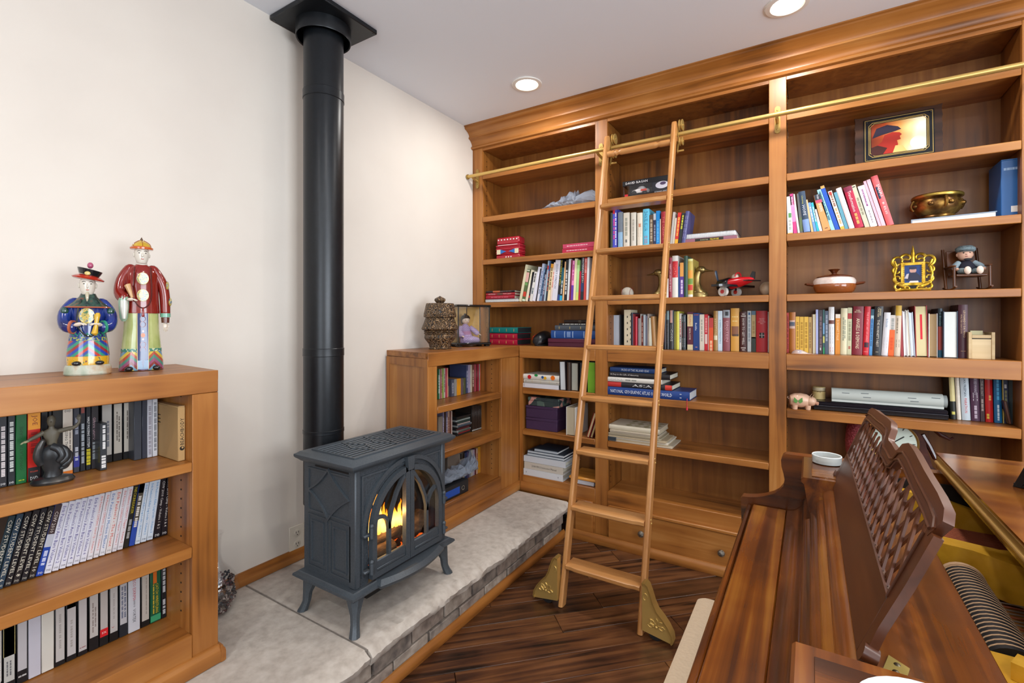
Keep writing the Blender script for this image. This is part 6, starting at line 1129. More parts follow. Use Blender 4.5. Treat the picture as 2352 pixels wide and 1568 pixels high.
part('rolled_paper', MB().cyl((0, 0, rr_), (xr1 - xr0, 0, rr_), rr_, n=28), mat('b4bab4', .6), t); part('inner_tube', MB().cyl((xr1 - xr0 + .0003, 0, rr_), (xr1 - xr0 + .014, 0, rr_), rr_ * .86, n=24), mat('8c9290', .6), t); part('paper_edge', MB().box(.0, -.034, .002, xr1 - xr0, -.0325, .012), mat('c0c4be', .6), t)
for f, zz in ((.1, .5), (.28, .62), (.7, .35), (.9, .6), (.3, -.05), (.72, -.2)): 
    a = math.asin(zz * .8); part('stamp', MB().box((xr1 - xr0) * f, -rr_ * math.cos(a) - .0006, rr_ + rr_ * math.sin(a) - .0012, (xr1 - xr0) * f + .03, -rr_ * math.cos(a) + .002, rr_ + rr_ * math.sin(a) + .0012), mat('3c444c', .6), t)
t = thing('candle_jar', 'small cream candle tied with string on the black case', 'candle', (bx(1881, 2.86), 2.875, cz0 + .0425)); part('wax', MB().lathe([(.026, 0), (.028, .002), (.028, .06), (.026, .062), (0, .06)], n=24), mat('c0a870', .5), t); part('string', MB().lathe([(.0283, .04), (.0295, .0415), (.0283, .043)], n=24), mat('4c3c24', .7), t); part('bow', MB().tube([(-.008, -.029, .038), (0, -.0295, .0415), (.009, -.029, .044), (.002, -.0295, .041), (.007, -.029, .036)], .001, 5), mat('4c3c24', .7), t); part('wax_band', MB().lathe([(.0281, .0445), (.0284, .05), (.0281, .0595)], n=24), mat('a89c80', .5), t)
t = thing('small_frame', 'dark wooden frame edge leaning at the end of the lower shelf', 'frame', (2.738, 2.80, .8995), (0, -.16, 0)); part('frame_edge', MB().box(0, 0, .003, .009, .12, .1, .002), wood('frame_wood', ['3c2014', '5c3420'], 2), t); part('frame_back', MB().box(.0092, .004, .006, .012, .116, .096), BLACKM, t)
# --- mantel clock and red ball behind the music desk
zG = .6214; xc = bx(2050, 2.82); CK = wood('clock_wood', ['1c0b08', '3a1812', '4c231a'], 0, rough=.25)
t = thing('mantel_clock', 'dark tambour mantel clock with a round white face behind the music desk', 'clock', (xc, 2.80, zG)); zc = .155
part('case_body', MB().prism([(-.2, 0), (.2, 0), (.2, .02), (.17, .03), (.14, .06), (.125, .12), (.115, .165), (.1, .2), (.07, .235), (.03, .255), (-.03, .255), (-.07, .235), (-.1, .2), (-.115, .165), (-.125, .12), (-.14, .06), (-.17, .03), (-.2, .02)], 1, .0, .07), CK, t)
part('clock_face', MB(Matrix.Translation((0, -.0005, zc)) @ Matrix.Rotation(PI / 2, 4, 'X')).lathe([(.085, 0), (.085, .003), (0, .0035)], n=36), mat('ccd8cc', .3), t); part('bezel', MB(Matrix.Translation((0, -.0005, zc)) @ Matrix.Rotation(PI / 2, 4, 'X')).rings([[(r * math.cos(a), r * math.sin(a), z) for a in (2 * PI * k / 36 for k in range(36))] for r, z in ((.086, 0), (.094, .004), (.092, .009), (.085, .004))], caps=False), BRASSD, t)
for a, l_, wd in ((.9, .05, .004), (2.4, .07, .003)): part('clock_hand', MB().ribbon([(0, zc), (l_ * math.sin(a), zc + l_ * math.cos(a))], wd, 1, -.006, -.0048), BLACK, t)
for k in range(12): a = PI * k / 6; part('hour_mark', MB().ribbon([(.068 * math.sin(a), zc + .068 * math.cos(a)), (.079 * math.sin(a), zc + .079 * math.cos(a))], .003, 1, -.0052, -.0042), BLACK, t)
part('scroll_arm', MB().tube([(.06, .02, .262), (.1, .02, .258), (.14, .02, .235), (.17, .02, .205), (.2, .02, .19), (.212, .02, .2)], [.006, .008, .009, .009, .007, .004], 8), CK, t); part('scroll_tail', MB().tube([(.105, .02, .2), (.13, .02, .15), (.15, .02, .1), (.19, .02, .08), (.23, .02, .075)], [.012, .011, .010, .008, .004], 8), CK, t)
t = thing('red_jar', 'red textured round jar beside the clock, half hidden by the music desk', 'jar', (bx(1976, 2.86), 2.865, zG)); part('jar_body', MB().lathe([(.03, 0), (.045, .02), (.058, .08), (.062, .13), (.056, .19), (.042, .235), (.03, .25)], n=30), noisy('red_beads', ['5c1c20', '8c3038', 'b06068'], 160, .4, .8, dist=.004), t); part('jar_lid', MB().lathe([(.034, .2505), (.034, .258), (.012, .264), (.008, .272), (0, .274)], n=20), mat('6c2428', .4), t)
# ================================================================ GRAND PIANO
PWX, PWY, PWZ = PIANO
pn = thing('grand_piano', 'dark mahogany grand piano with lattice music desk and open golden plate', 'piano', (2.6, .9, 0))
N_ = lambda n, m, mt=PWY, par=None, **k: part(n, m, mt, par or pn, world=True, **k)
CH = [(1.857, .66), (1.853, .80), (1.858, .806), (1.875, .807), (1.897, .811), (1.92, .819), (1.94, .829), (1.955, .841), (1.965, .857), (1.968, .875), (1.965, .893), (1.96, .912), (1.959, .93), (1.964, .944), (1.972, .95), (2.13, .95), (2.13, .66)]
N_('cheek', MB().prism(CH, 1, 1.586, 1.62), PWX); N_('cheek', MB().prism(CH, 1, .13, .164), PWX)
N_('key_bed', MB().box(1.872, .166, .64, 2.21, 1.584, .70, .004), PWY)
N_('key_slip', MB().box(1.871, .166, .705, 1.885, 1.5845, .787, .004), PWY)
N_('key_lid', MB().box(1.886, .167, .772, 1.974, 1.5835, .79, .003), PWY); N_('key_lid_support', MB().box(1.887, .17, .7005, 1.97, 1.58, .7715), PWY)
cur = [(1.9745, .74), (1.9745, .7895), (1.985, .7905), (1.996, .795), (2.005, .803), (2.011, .814), (2.014, .83), (2.03, .83), (2.03, .74)]
N_('fall_board', MB().prism(cur, 1, .167, 1.5835), PWY)
rd_ = [(2.016, .8305)]
for k in range(4):
    a0 = Vector((2.018 + .013 * k, .834 + .025 * k)); a1 = Vector((2.018 + .013 * (k + 1), .834 + .025 * (k + 1))); nrm = Vector((-(a1 - a0).y, (a1 - a0).x)).normalized()
    for q in range(6): p_ = a0.lerp(a1, q / 6) + nrm * .0075 * math.sin(PI * q / 6); rd_.append((p_.x, p_.y))
rd_ += [(2.0705, .934), (2.078, .934), (2.078, .8305)]
N_('reeded_panel', MB().prism(rd_, 1, .6525, 1.3515), PWY)
def blk(y0, y1, x1):
    b = N_('shelf_block', MB().prism([(2.0155, .8305), (2.03, .86), (2.018, .938), (2.012, .944), (2.012, .951), (2.016, .955), (x1, .955), (x1, .8305)], 1, y0, y1), PWY)
    N_('block_inlay', MB().box(2.034, y0 + .02, .9552, x1 - .01, y1 - .02, .9566, .0006), PWX, b)
blk(1.352, 1.562, 2.115); blk(.2, .652, 2.21)
N_('music_shelf', MB().box(2.0785, .6525, .924, 2.2125, 1.3515, .94, .002), PWY); N_('shelf_rear', MB().box(2.2105, .2, .90, 2.2165, 1.3, .9235), PWY); N_('far_shelf', MB().box(2.1155, 1.352, .9, 2.2125, 1.562, .94, .002), PWY)
# music desk: tilted frame with woven lattice
DM = Matrix.Translation((2.076, 0, .9405)) @ Matrix.Rotation(.38, 4, 'Y')
def desk(n, m, mt=DESK, par=None, **k):
    m.v = [tuple(DM @ Vector(p_)) for p_ in m.v]; return N_(n, m, mt, par, **k)
md = desk('music_desk', MB().box(0, .6935, .0, .009, 1.3785, .078, .001))
topc = [(1.035 + (a - 1.035) * .94, b) for a, b in [(.648, .182), (.66, .19), (.70, .194), (.79, .198), (.88, .204), (.93, .205), (.955, .198), (.966, .184), (.985, .179), (1.037, .180), (1.074, .179), (1.093, .184), (1.104, .198), (1.129, .205), (1.18, .204), (1.27, .198), (1.36, .194), (1.40, .190), (1.422, .182)]]
desk('desk_top_rail', MB().ribbon(topc, .032, 0, -.0005, .0095), DESK, md)
for y, sg_ in ((.679, 1), (1.393, -1)): desk('desk_side_rail', MB().prism([(y - sg_ * .010, .0), (y - sg_ * .014, .02), (y - sg_ * .008, .05), (y - sg_ * .014, .11), (y - sg_ * .014, .176), (y + sg_ * .014, .176), (y + sg_ * .014, .0)], 0, 0, .009), DESK, md)
for pth in (topc, [(a, b - .013) for a, b in topc[1:-1]]): desk('desk_bead', MB().tube([(-.001, a, b) for a, b in pth], .0022, 6), DESK, md)
desk('desk_bead', MB().tube([(-.001, .692, .168), (-.001, .692, .082), (-.001, 1.38, .082), (-.001, 1.38, .168)], .0022, 6), DESK, md)
desk('desk_scroll', MB().cyl((-.004, .668, .018), (.011, .668, .018), .011, n=14), DESK, md); desk('desk_scroll', MB().cyl((-.004, 1.405, .018), (.011, 1.405, .018), .011, n=14), DESK, md)
zl, zh = .0785, .176; sl = .75; pit = .042; run = (zh - zl) * sl
for fam in (-1, 1):
    k = 0; y = .60
    while y < 1.47:
        ya, yb = (y, y + run) if fam > 0 else (y + run, y)
        za, zb = zl, zh
        # clip to the side rails
        lo, hi = .694, 1.378
        def at(yq): return zl + (zh - zl) * ((yq - ya) / (yb - ya))
        P0, P1 = [ya, za], [yb, zb]
        ok = True
        for P_ in (P0, P1):
            for lim, bad in ((lo, P_[0] < lo), (hi, P_[0] > hi)):
                if bad: P_[1] = at(lim); P_[0] = lim
        if min(P0[1], P1[1]) < zl - 1e-6 or abs(P0[0] - P1[0]) < .004 or not (zl - .001 <= P0[1] <= zh + .001 and zl - .001 <= P1[1] <= zh + .001): ok = False
        if ok: desk('lattice_bar', MB().ribbon([tuple(P0), tuple(P1)], .0068, 0, *((.0015, .0045) if fam > 0 else (.0046, .0075))), DESK, md)
        y += pit
desk('desk_prop', MB().box(.0095, 1.0, .03, .014, 1.06, .075, .001), DESK, md)
hg = N_('desk_hinge', MB().prism([(2.098, .668), (2.118, .664), (2.125, .69), (2.108, .705)], 2, .9403, .942), mat('c8b468', .3, .6))
for (x, y) in ((2.111, .675), (2.114, .69)): N_('hinge_screw', MB().ball((x, y, .942), (.0035, .0035, .0015), 8, 4), mat('6c6450', .3, .9), hg)
# rim, soundboard, plate
rimp = [(2.13, 1.603), (3.1, 1.603), (3.32, 1.57), (3.46, 1.45), (3.5, 1.25), (3.42, 1.05), (3.22, .88), (2.95, .72), (2.72, .52), (2.55, .3), (2.42, .19), (2.3, .15), (2.13, .147)]
N_('rim', MB().ribbon(rimp, .034, 2, .66, .95), PWX)
N_('soundboard', MB().prism(rimp, 2, .79, .80), wood('spruce', ['5a3416', '8c5c2c', 'a06c38'], 0, rough=.4))
N_('bottom_board', MB().prism(rimp, 2, .655, .675), BLACKM)
N_('rim_felt', MB().box(2.217, 1.578, .80, 3.0, 1.5855, .925), mat('16100e', .9))
N_('plate_edge', MB().prism([(2.217, .80), (3.0, .80), (3.0, .84), (2.42, .862), (2.30, .895), (2.217, .905)], 1, 1.552, 1.577), GOLD)
N_('plate_strut', MB().prism([(2.217, 1.335), (2.27, 1.318), (2.31, 1.308), (2.345, 1.30), (2.42, 1.325), (2.6, 1.36), (2.6, 1.335), (2.43, 1.298), (2.385, 1.272), (2.41, 1.245), (2.6, 1.20), (2.6, 1.17), (2.40, 1.205), (2.345, 1.235), (2.30, 1.268), (2.217, 1.285)], 2, .81, .884), GOLD)
N_('plate_field', MB().box(2.2175, .2, .812, 2.60, .944, .862, .006), GOLD); N_('plate_web', MB().ribbon([(2.26, .89), (2.32, .86), (2.6, .80)], .03, 2, .8625, .885), GOLD); N_('plate_recess', MB().prism([(2.275, .915), (2.6, .86), (2.6, .92), (2.3, .932)], 2, .8622, .8632), mat('6c4c10', .5))
N_('pin_block', MB().box(2.2175, .9445, .82, 2.2385, 1.225, .852), mat('8c98a4', .35, .6))
m = MB()
for k in range(36): y = .948 + k * .0077; m.box(2.217, y, .8522, 2.239, y + .0026, .8545)
N_('treble_strings', m, mat('15181c', .4), kind='stuff', smooth=False)
N_('braided_cord', MB().tube([(2.241 + .0022 * math.cos(k * 1.3), .945 + k * .00282, .8575 + .0022 * math.sin(k * 1.3)) for k in range(101)], .0032, 6), mat('b4ac9c', .8))
DK = mat('191a1d', .55); FE = mat('c8a480', .8); ARCH = [(.033 * math.cos(PI * k / 12), .030 * math.sin(PI * k / 12)) for k in range(13)]
for k in range(23):
    y = .948 + k * .0119
    d = N_('damper', MB().prism([(2.2765 + a, .838 + b) for a, b in ARCH], 1, y, y + .0086), DK); N_('damper_felt', MB().prism([(2.2765 + a * 1.01, .838 + b * 1.02) for a, b in ARCH], 1, y + .0087, y + .0117), FE, d)
N_('damper_end', MB().prism([(2.2765 + a * 1.05, .838 + b * 1.07) for a, b in ARCH], 1, 1.2225, 1.232), FE)
COP = mat('b8684c', .35, .7); STL = mat('a89c90', .3, .8)
dv = Vector((.815, -.579))
for k in range(22):
    s0 = Vector((2.225 + .004 * k, 1.36 + .0092 * k)); ln = .75 - .01 * k
    if s0.y < 1.55: N_('bass_string', MB().cyl((s0.x, s0.y, .832), (s0.x + dv.x * .26, s0.y + dv.y * .02, .8325), .0019, n=5), COP)
for k in range(20): y = .955 + k * .0125; N_('treble_string', MB().cyl((2.309, y, .826), (2.6, y + .02, .826), .0014, n=5), STL if k % 3 else COP)
# lid folded back with its brass piano hinge
lp = [(2.31, .10), (2.31, 1.645), (3.12, 1.645), (3.36, 1.605), (3.5, 1.48), (3.545, 1.25), (3.46, 1.02), (3.25, .84), (2.98, .68), (2.76, .49), (2.6, .27), (2.46, .13)]
lidm = wood('lid_wood', ['3a1906', '66340d', '804a14', '935c20'], 0, rough=.2, coat=.5, fine=14, along=1.2, blot=6, bump=.02)
N_('lid', MB().prism(lp, 2, .9505, .9695), lidm); fl_ = N_('lid_front_flap', MB().prism([(2.31, .10), (2.31, 1.645), (2.76, 1.645), (2.76, .5), (2.6, .27), (2.46, .13)], 2, .9705, .990), lidm)
N_('piano_hinge', MB().cyl((2.307, .12, .970), (2.307, 1.625, .970), .0042, n=10), BRASS); N_('hinge_leaf', MB().box(2.3085, .12, .974, 2.3098, 1.625, .984), BRASSD); N_('hinge_leaf', MB().box(2.3085, .12, .956, 2.3098, 1.625, .966), BRASSD)
for x, y in ((1.98, .3), (1.98, 1.48), (3.1, 1.3)): N_('leg', MB().lathe([(.03, .05), (.03, .07), (.022, .09), (.035, .2), (.045, .42), (.05, .55), (.04, .57), (.052, .6), (.052, .639)], (x, y, 0), 20), PWZ); N_('caster', MB().cyl((x - .012, y, .026), (x + .012, y, .026), .025, n=16), BRASSD)
# things on the piano
t = thing('glass_dish', 'small round clear glass dish on the far block of the piano', 'dish', (2.068, 1.515, .9568)); part('bowl', MB().rings([[(r * math.cos(a), r * math.sin(a), z) for a in (2 * PI * k / 28 for k in range(28))] for r, z in ((.026, 0), (.033, .002), (.034, .02), (.031, .0205), (.030, .006), (.02, .005))]), mat('dfe8e8', .08, trans=.45, ior=1.3), t); part('rim', MB().tube([(.0325 * math.cos(a), .0325 * math.sin(a), .0208) for a in (2 * PI * k / 28 for k in range(28))], .0014, 6, closed=True), mat('e8f0f0', .1), t); part('contents', MB().lathe([(.027, .0055), (.027, .009), (0, .0095)], n=24), mat('c8c0b8', .5), t)
t = thing('white_saucer', 'white round saucer on the near end of the piano, cut by the bottom edge', 'saucer', (2.127, .564, .9568)); part('plate', MB().lathe([(.03, 0), (.035, .003), (.06, .010), (.061, .0115), (.035, .006), (0, .005)], n=36), mat('d0d2d6', .2), t); part('foot_ring', MB().lathe([(.026, -.0002), (.029, .0008), (.0295, .0015)], n=28), mat('d8d8da', .2), t)
t = thing('easel_frame', 'black easel-backed picture frame standing on the piano lid', 'frame', (2.386, 1.386, .9902), (0, 0, -.55)); part('easel_leg', MB().prism([(0, .0005), (.012, .0005), (.075, .16), (.06, .16)], 1, 0, .028), BLACK, t); part('frame_back', MB(Matrix.Translation((.06, -.02, 0)) @ Matrix.Rotation(.25, 4, 'Y')).box(0, -.06, .0, .012, .12, .2, .002), BLACK, t); part('foot_bar', MB().box(.0, .002, .0003, .075, .026, .008, .001), BLACK, t)
t = thing('piano_bench', 'piano bench with a pale quilted beige cushion beside the keyboard', 'bench', (1.89, 1.06, 0))
CUSH, nt, p = new_mat('beige_fabric'); p.inputs['Base Color'].default_value = lin('d3bfa4'); p.inputs['Roughness'].default_value = .9; vo = nt.nodes.new('ShaderNodeTexVoronoi'); vo.inputs['Scale'].default_value = 110; b_ = nt.nodes.new('ShaderNodeBump'); b_.inputs['Strength'].default_value = .5; b_.inputs['Distance'].default_value = .003; tc = nt.nodes.new('ShaderNodeTexCoord'); nt.links.new(tc.outputs['Object'], vo.inputs['Vector']); nt.links.new(vo.outputs['Distance'], b_.inputs['Height']); nt.links.new(b_.outputs['Normal'], p.inputs['Normal'])
rs = []
for o, z in ((.0, .43), (.006, .437), (.008, .455), (.006, .47), (-.004, .479), (-.03, .483)):
    r4 = []
    for (cx_, cy_, a0) in ((.15, .49, 0), (-.15, .49, PI / 2), (-.15, -.49, PI), (.15, -.49, 1.5 * PI)):
        for q in range(5): a = a0 + PI / 2 * q / 4; r4.append((cx_ * (1 + o / .15) + .02 * math.cos(a) - (.02 if cx_ > 0 else -.02), cy_ * (1 + o / .49) + .02 * math.sin(a) - (.02 if cy_ > 0 else -.02) + .02, z))
    rs.append(r4)
part('cushion', MB().rings(rs), CUSH, t); part('seat_box', MB().box(-.145, -.46, .37, .145, .50, .4295, .004), PWY, t)
for sx in (-.125, .125):
    for sy in (-.44, .48): part('leg', MB().lathe([(.014, 0), (.02, .01), (.016, .06), (.024, .25), (.026, .369)], (sx, sy, 0), 14), PWZ, t)
# ================================================================ THINGS ON THE LOW BOOKCASES
def zig(name, cols, k, wd, fold=None, rough=.15, off=0.):
    m, nt, p = new_mat(name); L = nt.links.new; N = nt.nodes.new
    def M(op, a, b=None, c=None):
        n = N('ShaderNodeMath'); n.operation = op
        for i, q in enumerate((a, b, c)):
            if q is None: continue
            if isinstance(q, (int, float)): n.inputs[i].default_value = q
            else: L(q, n.inputs[i])
        return n.outputs[0]
    tc = N('ShaderNodeTexCoord'); s = N('ShaderNodeSeparateXYZ'); L(tc.outputs['Object'], s.inputs[0])
    x = s.outputs[0]
    if fold: x = M('SUBTRACT', M('FLOORED_MODULO', M('ADD', x, fold / 2 + off), fold), fold / 2)
    t = M('FRACT', M('DIVIDE', M('ADD', s.outputs[2], M('MULTIPLY', M('ABSOLUTE', x), k)), wd * len(cols)))
    r = ramp(nt, [(i / len(cols), c) for i, c in enumerate(cols)], 'CONSTANT'); L(t, r.inputs['Fac']); L(r.outputs['Color'], p.inputs['Base Color'])
    p.inputs['Roughness'].default_value = rough; p.inputs['Coat Weight'].default_value = .5
    return m
POR = lambda h: mat(h, .14, coat=.5)
FACE = POR('cfc9bd'); SKIN = POR('d4c8b8')
def fig_hand(par, c, d, s=1.0, mt=None):
    """small hand: palm and five fingers pointing along d"""
    c = Vector(c); d = Vector(d).normalized(); u = d.cross(Vector((0, 0, 1))); u = u.normalized() if u.length > .1 else Vector((1, 0, 0)); v = u.cross(d)
    h = part('hand', MB().rings([[c + d * a * s + u * math.cos(q) * b * s + v * math.sin(q) * b * .6 * s for q in (2 * PI * k / 10 for k in range(10))] for a, b in ((-.008, .005), (-.002, .0085), (.006, .009), (.011, .0075))]), mt or SKIN, par)
    for k, ln in enumerate((.012, .015, .014, .010)):
        b0 = c + d * .009 * s + u * (-.0066 + .0044 * k) * s
        part('finger', MB().stube([b0, b0 + d * ln * .55 * s - v * .001 * s, b0 + d * ln * s - v * .005 * s], [.0024 * s, .0022 * s, .0016 * s], 6), mt or SKIN, h)
    part('thumb', MB().stube([c - u * .007 * s, c - u * .0115 * s + d * .004 * s, c - u * .011 * s + d * .010 * s], [.0028 * s, .0025 * s, .0018 * s], 6), mt or SKIN, h)
def face(par, c, r, lip='b05040'):
    x, y, z = c
    hd = part('head', MB().loft([(z - r * 1.25, r * .35, r * .4, x, y), (z - r * 1.05, r * .62, r * .7, x, y - r * .08), (z - r * .6, r * .82, r * .88, x, y - r * .04), (z, r * .93, r * .98, x, y), (z + r * .5, r * .9, r * .95, x, y), (z + r * .95, r * .55, r * .6, x, y)], 20), FACE, par)
    part('nose', MB().stube([(x, y - r * .93, z + r * .12), (x, y - r * 1.08, z - r * .2), (x, y - r * .95, z - r * .3)], [r * .08, r * .15, r * .12], 8), FACE, hd)
    part('mouth', MB().ball((x, y - r * .88, z - r * .58), (r * .2, r * .1, r * .06), 10, 5), mat(lip, .3), hd)
    for sg in (-1, 1):
        part('eye', MB().ball((x + sg * r * .36, y - r * .85, z + r * .12), (r * .15, r * .08, r * .06), 10, 5), mat('2c2420', .3), hd)
        part('eyebrow', MB().stube([(x + sg * r * .2, y - r * .92, z + r * .34), (x + sg * r * .42, y - r * .86, z + r * .4), (x + sg * r * .6, y - r * .74, z + r * .32)], r * .035, 5), mat('3c342c', .4), hd)
        part('ear', MB().ball((x + sg * r * .95, y + r * .05, z - r * .05), (r * .14, r * .2, r * .32), 8, 6), FACE, hd)
    return hd
def on_ell(rx, ry, x): return -ry * math.sqrt(max(0, 1 - (x / rx) ** 2))
def disc(par, cx, cz, r, rows_fn, name, mt, off=.0012, sx=1.0):
    n = 22; vs = [(cx, rows_fn(cx, cz) - off, cz)] + [(cx + sx * r * math.cos(2 * PI * k / n), rows_fn(cx + sx * r * math.cos(2 * PI * k / n), cz + r * math.sin(2 * PI * k / n)) - off, cz + r * math.sin(2 * PI * k / n)) for k in range(n)]
    return part(name, MB().add(vs, [(0, 1 + k, 1 + (k + 1) % n) for k in range(n)]), mt, par, recalc=False)
DRAG = noisy('dragon_medallion', ['3c6c4c', 'bca44c', 'bca44c', '2c5c7c', 'c0ac60'], 110, .15, 0, lo=.35, hi=.62, interp='CONSTANT', coat=.5)
# --- tall figure in a red jacket
t = thing('porcelain_figure', 'tall porcelain figure in red jacket and green robe on the low bookcase', 'figurine', (.172, .682, ZE + .0003), (0, 0, 1.32)); RJ = POR('7c1c14')
sk_rows = [(.004, .074, .046, 0, 0), (.03, .073, .046, 0, 0), (.07, .066, .044, 0, 0), (.13, .06, .041, 0, 0), (.192, .056, .039, 0, 0)]
part('robe_hem', MB().loft([(.002, .075, .047, 0, 0), (.03, .0735, .0465, 0, 0), (.062, .0675, .0445, 0, 0)], 28), zig('robe_zigzag_red', ['c8b048', '5c88a0', '7c2c2c', '8c4c6c', '4c8070', 'a8503c'], .9, .0105, .075, off=.0375), t)
part('robe', MB().loft([(.0622, .0673, .0444, 0, 0), (.068, .067, .0444, 0, 0), (.13, .06, .041, 0, 0), (.195, .056, .039, 0, 0)], 28), noisy('celadon_glaze', ['8c9c58', 'a8b070', 'b4b880'], 18, .14, 0, coat=.5), t)
part('robe_band', MB().loft([(.0625, .0682, .0452, 0, 0), (.072, .0678, .0449, 0, 0)], 28), noisy('scroll_band', ['3c7c6c', 'c8c8a8'], 120, .2, 0, interp='CONSTANT', lo=.45, hi=.55), t)
m = MB(); 
for z, rx, ry, _, _ in sk_rows: m.v += [(a, on_ell(rx, ry, a) - .0022, z) for a in (-.018, -.009, 0, .009, .018)]
m.f = [(5 * i + j, 5 * i + j + 1, 5 * i + j + 6, 5 * i + j + 5) for i in range(4) for j in range(4)]
fp = part('front_panel', m, mat('152c64', .15, coat=.5), t)
srf = lambda x, z: on_ell(.062, .042, x) - .0022
for z_, r_, c_ in ((.115, .007, 'd06c34'), (.128, .0035, 'c8b8c0'), (.102, .0035, 'c8b8c0')): disc(fp, 0, z_, r_, srf, 'motif', mat(c_, .2), .0012)
for z_, sg in ((.15, 1), (.15, -1), (.085, 1), (.085, -1), (.168, 1), (.168, -1), (.068, 1), (.068, -1)): part('vine', MB().stube([(sg * (.002 + .007 * math.sin(a)), on_ell(.062, .042, .007) - .0038, z_ + .008 * math.cos(a)) for a in (PI * k / 6 for k in range(7))], .0008, 5), mat('c09ca0', .2), fp)
part('panel_hem', MB().add([(-.0178, on_ell(.0742, .0462, .018) - .0034, .006), (.0178, on_ell(.0742, .0462, .018) - .0034, .006), (.0178, on_ell(.073, .046, .018) - .0034, .034), (-.0178, on_ell(.073, .046, .018) - .0034, .034)], [(0, 1, 2, 3)]), mat('7c98b4', .2), fp, recalc=False)
for sg in (-1, 1): part('panel_border', MB().stube([(sg * .0185, on_ell(rx, ry, .0185) - .0024, z) for z, rx, ry, _, _ in sk_rows], .0012, 5), mat('c8a858', .2), fp); part('shoe', MB().ball((sg * .045, -.042, .0085), (.014, .012, .008), 14, 8), POR('14161a'), t)
jr = [(.186, .0605, .0425, 0, 0), (.19, .0615, .043, 0, 0), (.23, .058, .041, 0, 0), (.28, .056, .039, 0, 0), (.315, .056, .036, 0, 0), (.332, .045, .03, 0, 0), (.343, .022, .02, 0, 0), (.35, .015, .015, 0, 0)]
part('jacket', MB().loft(jr, 28), RJ, t)
js = lambda x, z: on_ell(.0585, .0405, x)
for z_ in (.298, .244): disc(t, 0, z_, .0185, js, 'medallion', DRAG, .0026); part('medallion_rim', MB().stube([(.019 * math.cos(a), js(.019 * math.cos(a), 0) - .0015, z_ + .019 * math.sin(a)) for a in (2 * PI * k / 20 for k in range(20))], .001, 5, closed=True), POR('c8b058'), t)
part('necklace', MB().stube([(x, on_ell(.06, .042, x) - .002, z) for x, z in ((-.026, .335), (-.028, .3), (-.029, .25), (-.024, .222), (-.012, .207), (0, .203), (.012, .207), (.024, .222), (.029, .25), (.028, .3), (.026, .335))], .0022, 6), POR('4c1414'), t); part('tassel', MB().stube([(0, -.047, .204), (0, -.049, .192), (0, -.048, .178)], [.002, .003, .005], 8), POR('8c1c14'), t)
part('collar', MB().lathe([(.02, .342), (.019, .352), (.0165, .358)], n=20), POR('c4c0b4'), t)
face(t, (0, -.004, .378), .027)
h_ = part('hat_brim', MB().lathe([(.026, .394), (.0385, .3945), (.0395, .4), (.034, .4035), (.026, .404)], (0, 0, 0), 28), POR('c05418'), t)
part('hat_crown', MB().lathe([(.034, .4035), (.03, .411), (.02, .418), (.008, .4235), (.004, .425)], n=28), noisy('hat_panels', ['b8901c', 'c8a83c'], 20, .15, 0, coat=.5), h_); part('hat_finial', MB().lathe([(.005, .4245), (.005, .428), (.0015, .433), (0, .436)], n=12), POR('4c3018'), h_)
for k in range(6): a = PI / 6 + PI * k / 3; part('hat_rib', MB().stube([(r * math.cos(a), r * math.sin(a), z) for r, z in ((.0345, .404), (.0305, .4118), (.0205, .4188), (.0085, .4242))], .0009, 5), POR('8c2c18'), h_)
# arms: figure's right arm bent forwards with a long open cuff, left arm hanging
part('sleeve', MB().stube([(-.02, .0, .336), (-.042, .0, .328), (-.066, -.004, .29), (-.072, -.016, .25), (-.058, -.036, .232)], [.006, .016, .018, .019, .019], 14), RJ, t); part('cuff', MB().loft([(.16, .006, .004, -.061, -.04), (.17, .013, .007, -.061, -.04), (.2, .0165, .009, -.061, -.04), (.225, .0175, .0125, -.061, -.04), (.238, .015, .012, -.06, -.04)], 16), POR('8ca890'), t); part('cuff_lining', MB().loft([(.168, .006, .004, -.0605, -.0465), (.2, .0125, .005, -.0605, -.0468), (.226, .0125, .006, -.0605, -.048)], 14), POR('c4c4b8'), t)
fig_hand(t, (-.044, -.06, .229), (1, -.25, .05)); part('scroll', MB().cyl((-.036, -.062, .234), (-.05, -.05, .275), .0045, .011, 12), POR('c09868'), t); part('scroll_edge', MB().cyl((-.03, -.063, .23), (-.038, -.053, .272), .003, .004, 8), POR('6c2018'), t)
part('sleeve', MB().stube([(.02, .0, .336), (.042, .0, .328), (.069, .0, .285), (.078, -.002, .24), (.08, -.004, .186)], [.006, .016, .019, .019, .018], 14), RJ, t); part('cuff', MB().loft([(.174, .0185, .0185, .08, -.004), (.187, .0188, .0188, .08, -.004)], 16), POR('6ca48c'), t); part('inner_sleeve', MB().loft([(.155, .014, .015, .08, -.004), (.1735, .0155, .0155, .08, -.004)], 14), POR('5c3024'), t); fig_hand(t, (.08, -.006, .150), (.05, -.15, -1))
for (x, y, z) in ((.085, -.016, .28), (.0945, -.02, .225)): part('sleeve_medallion', MB().ball((x, y, z), (.006, .009, .014), 12, 8), DRAG, t)
t.scale = (.79, .79, 1)
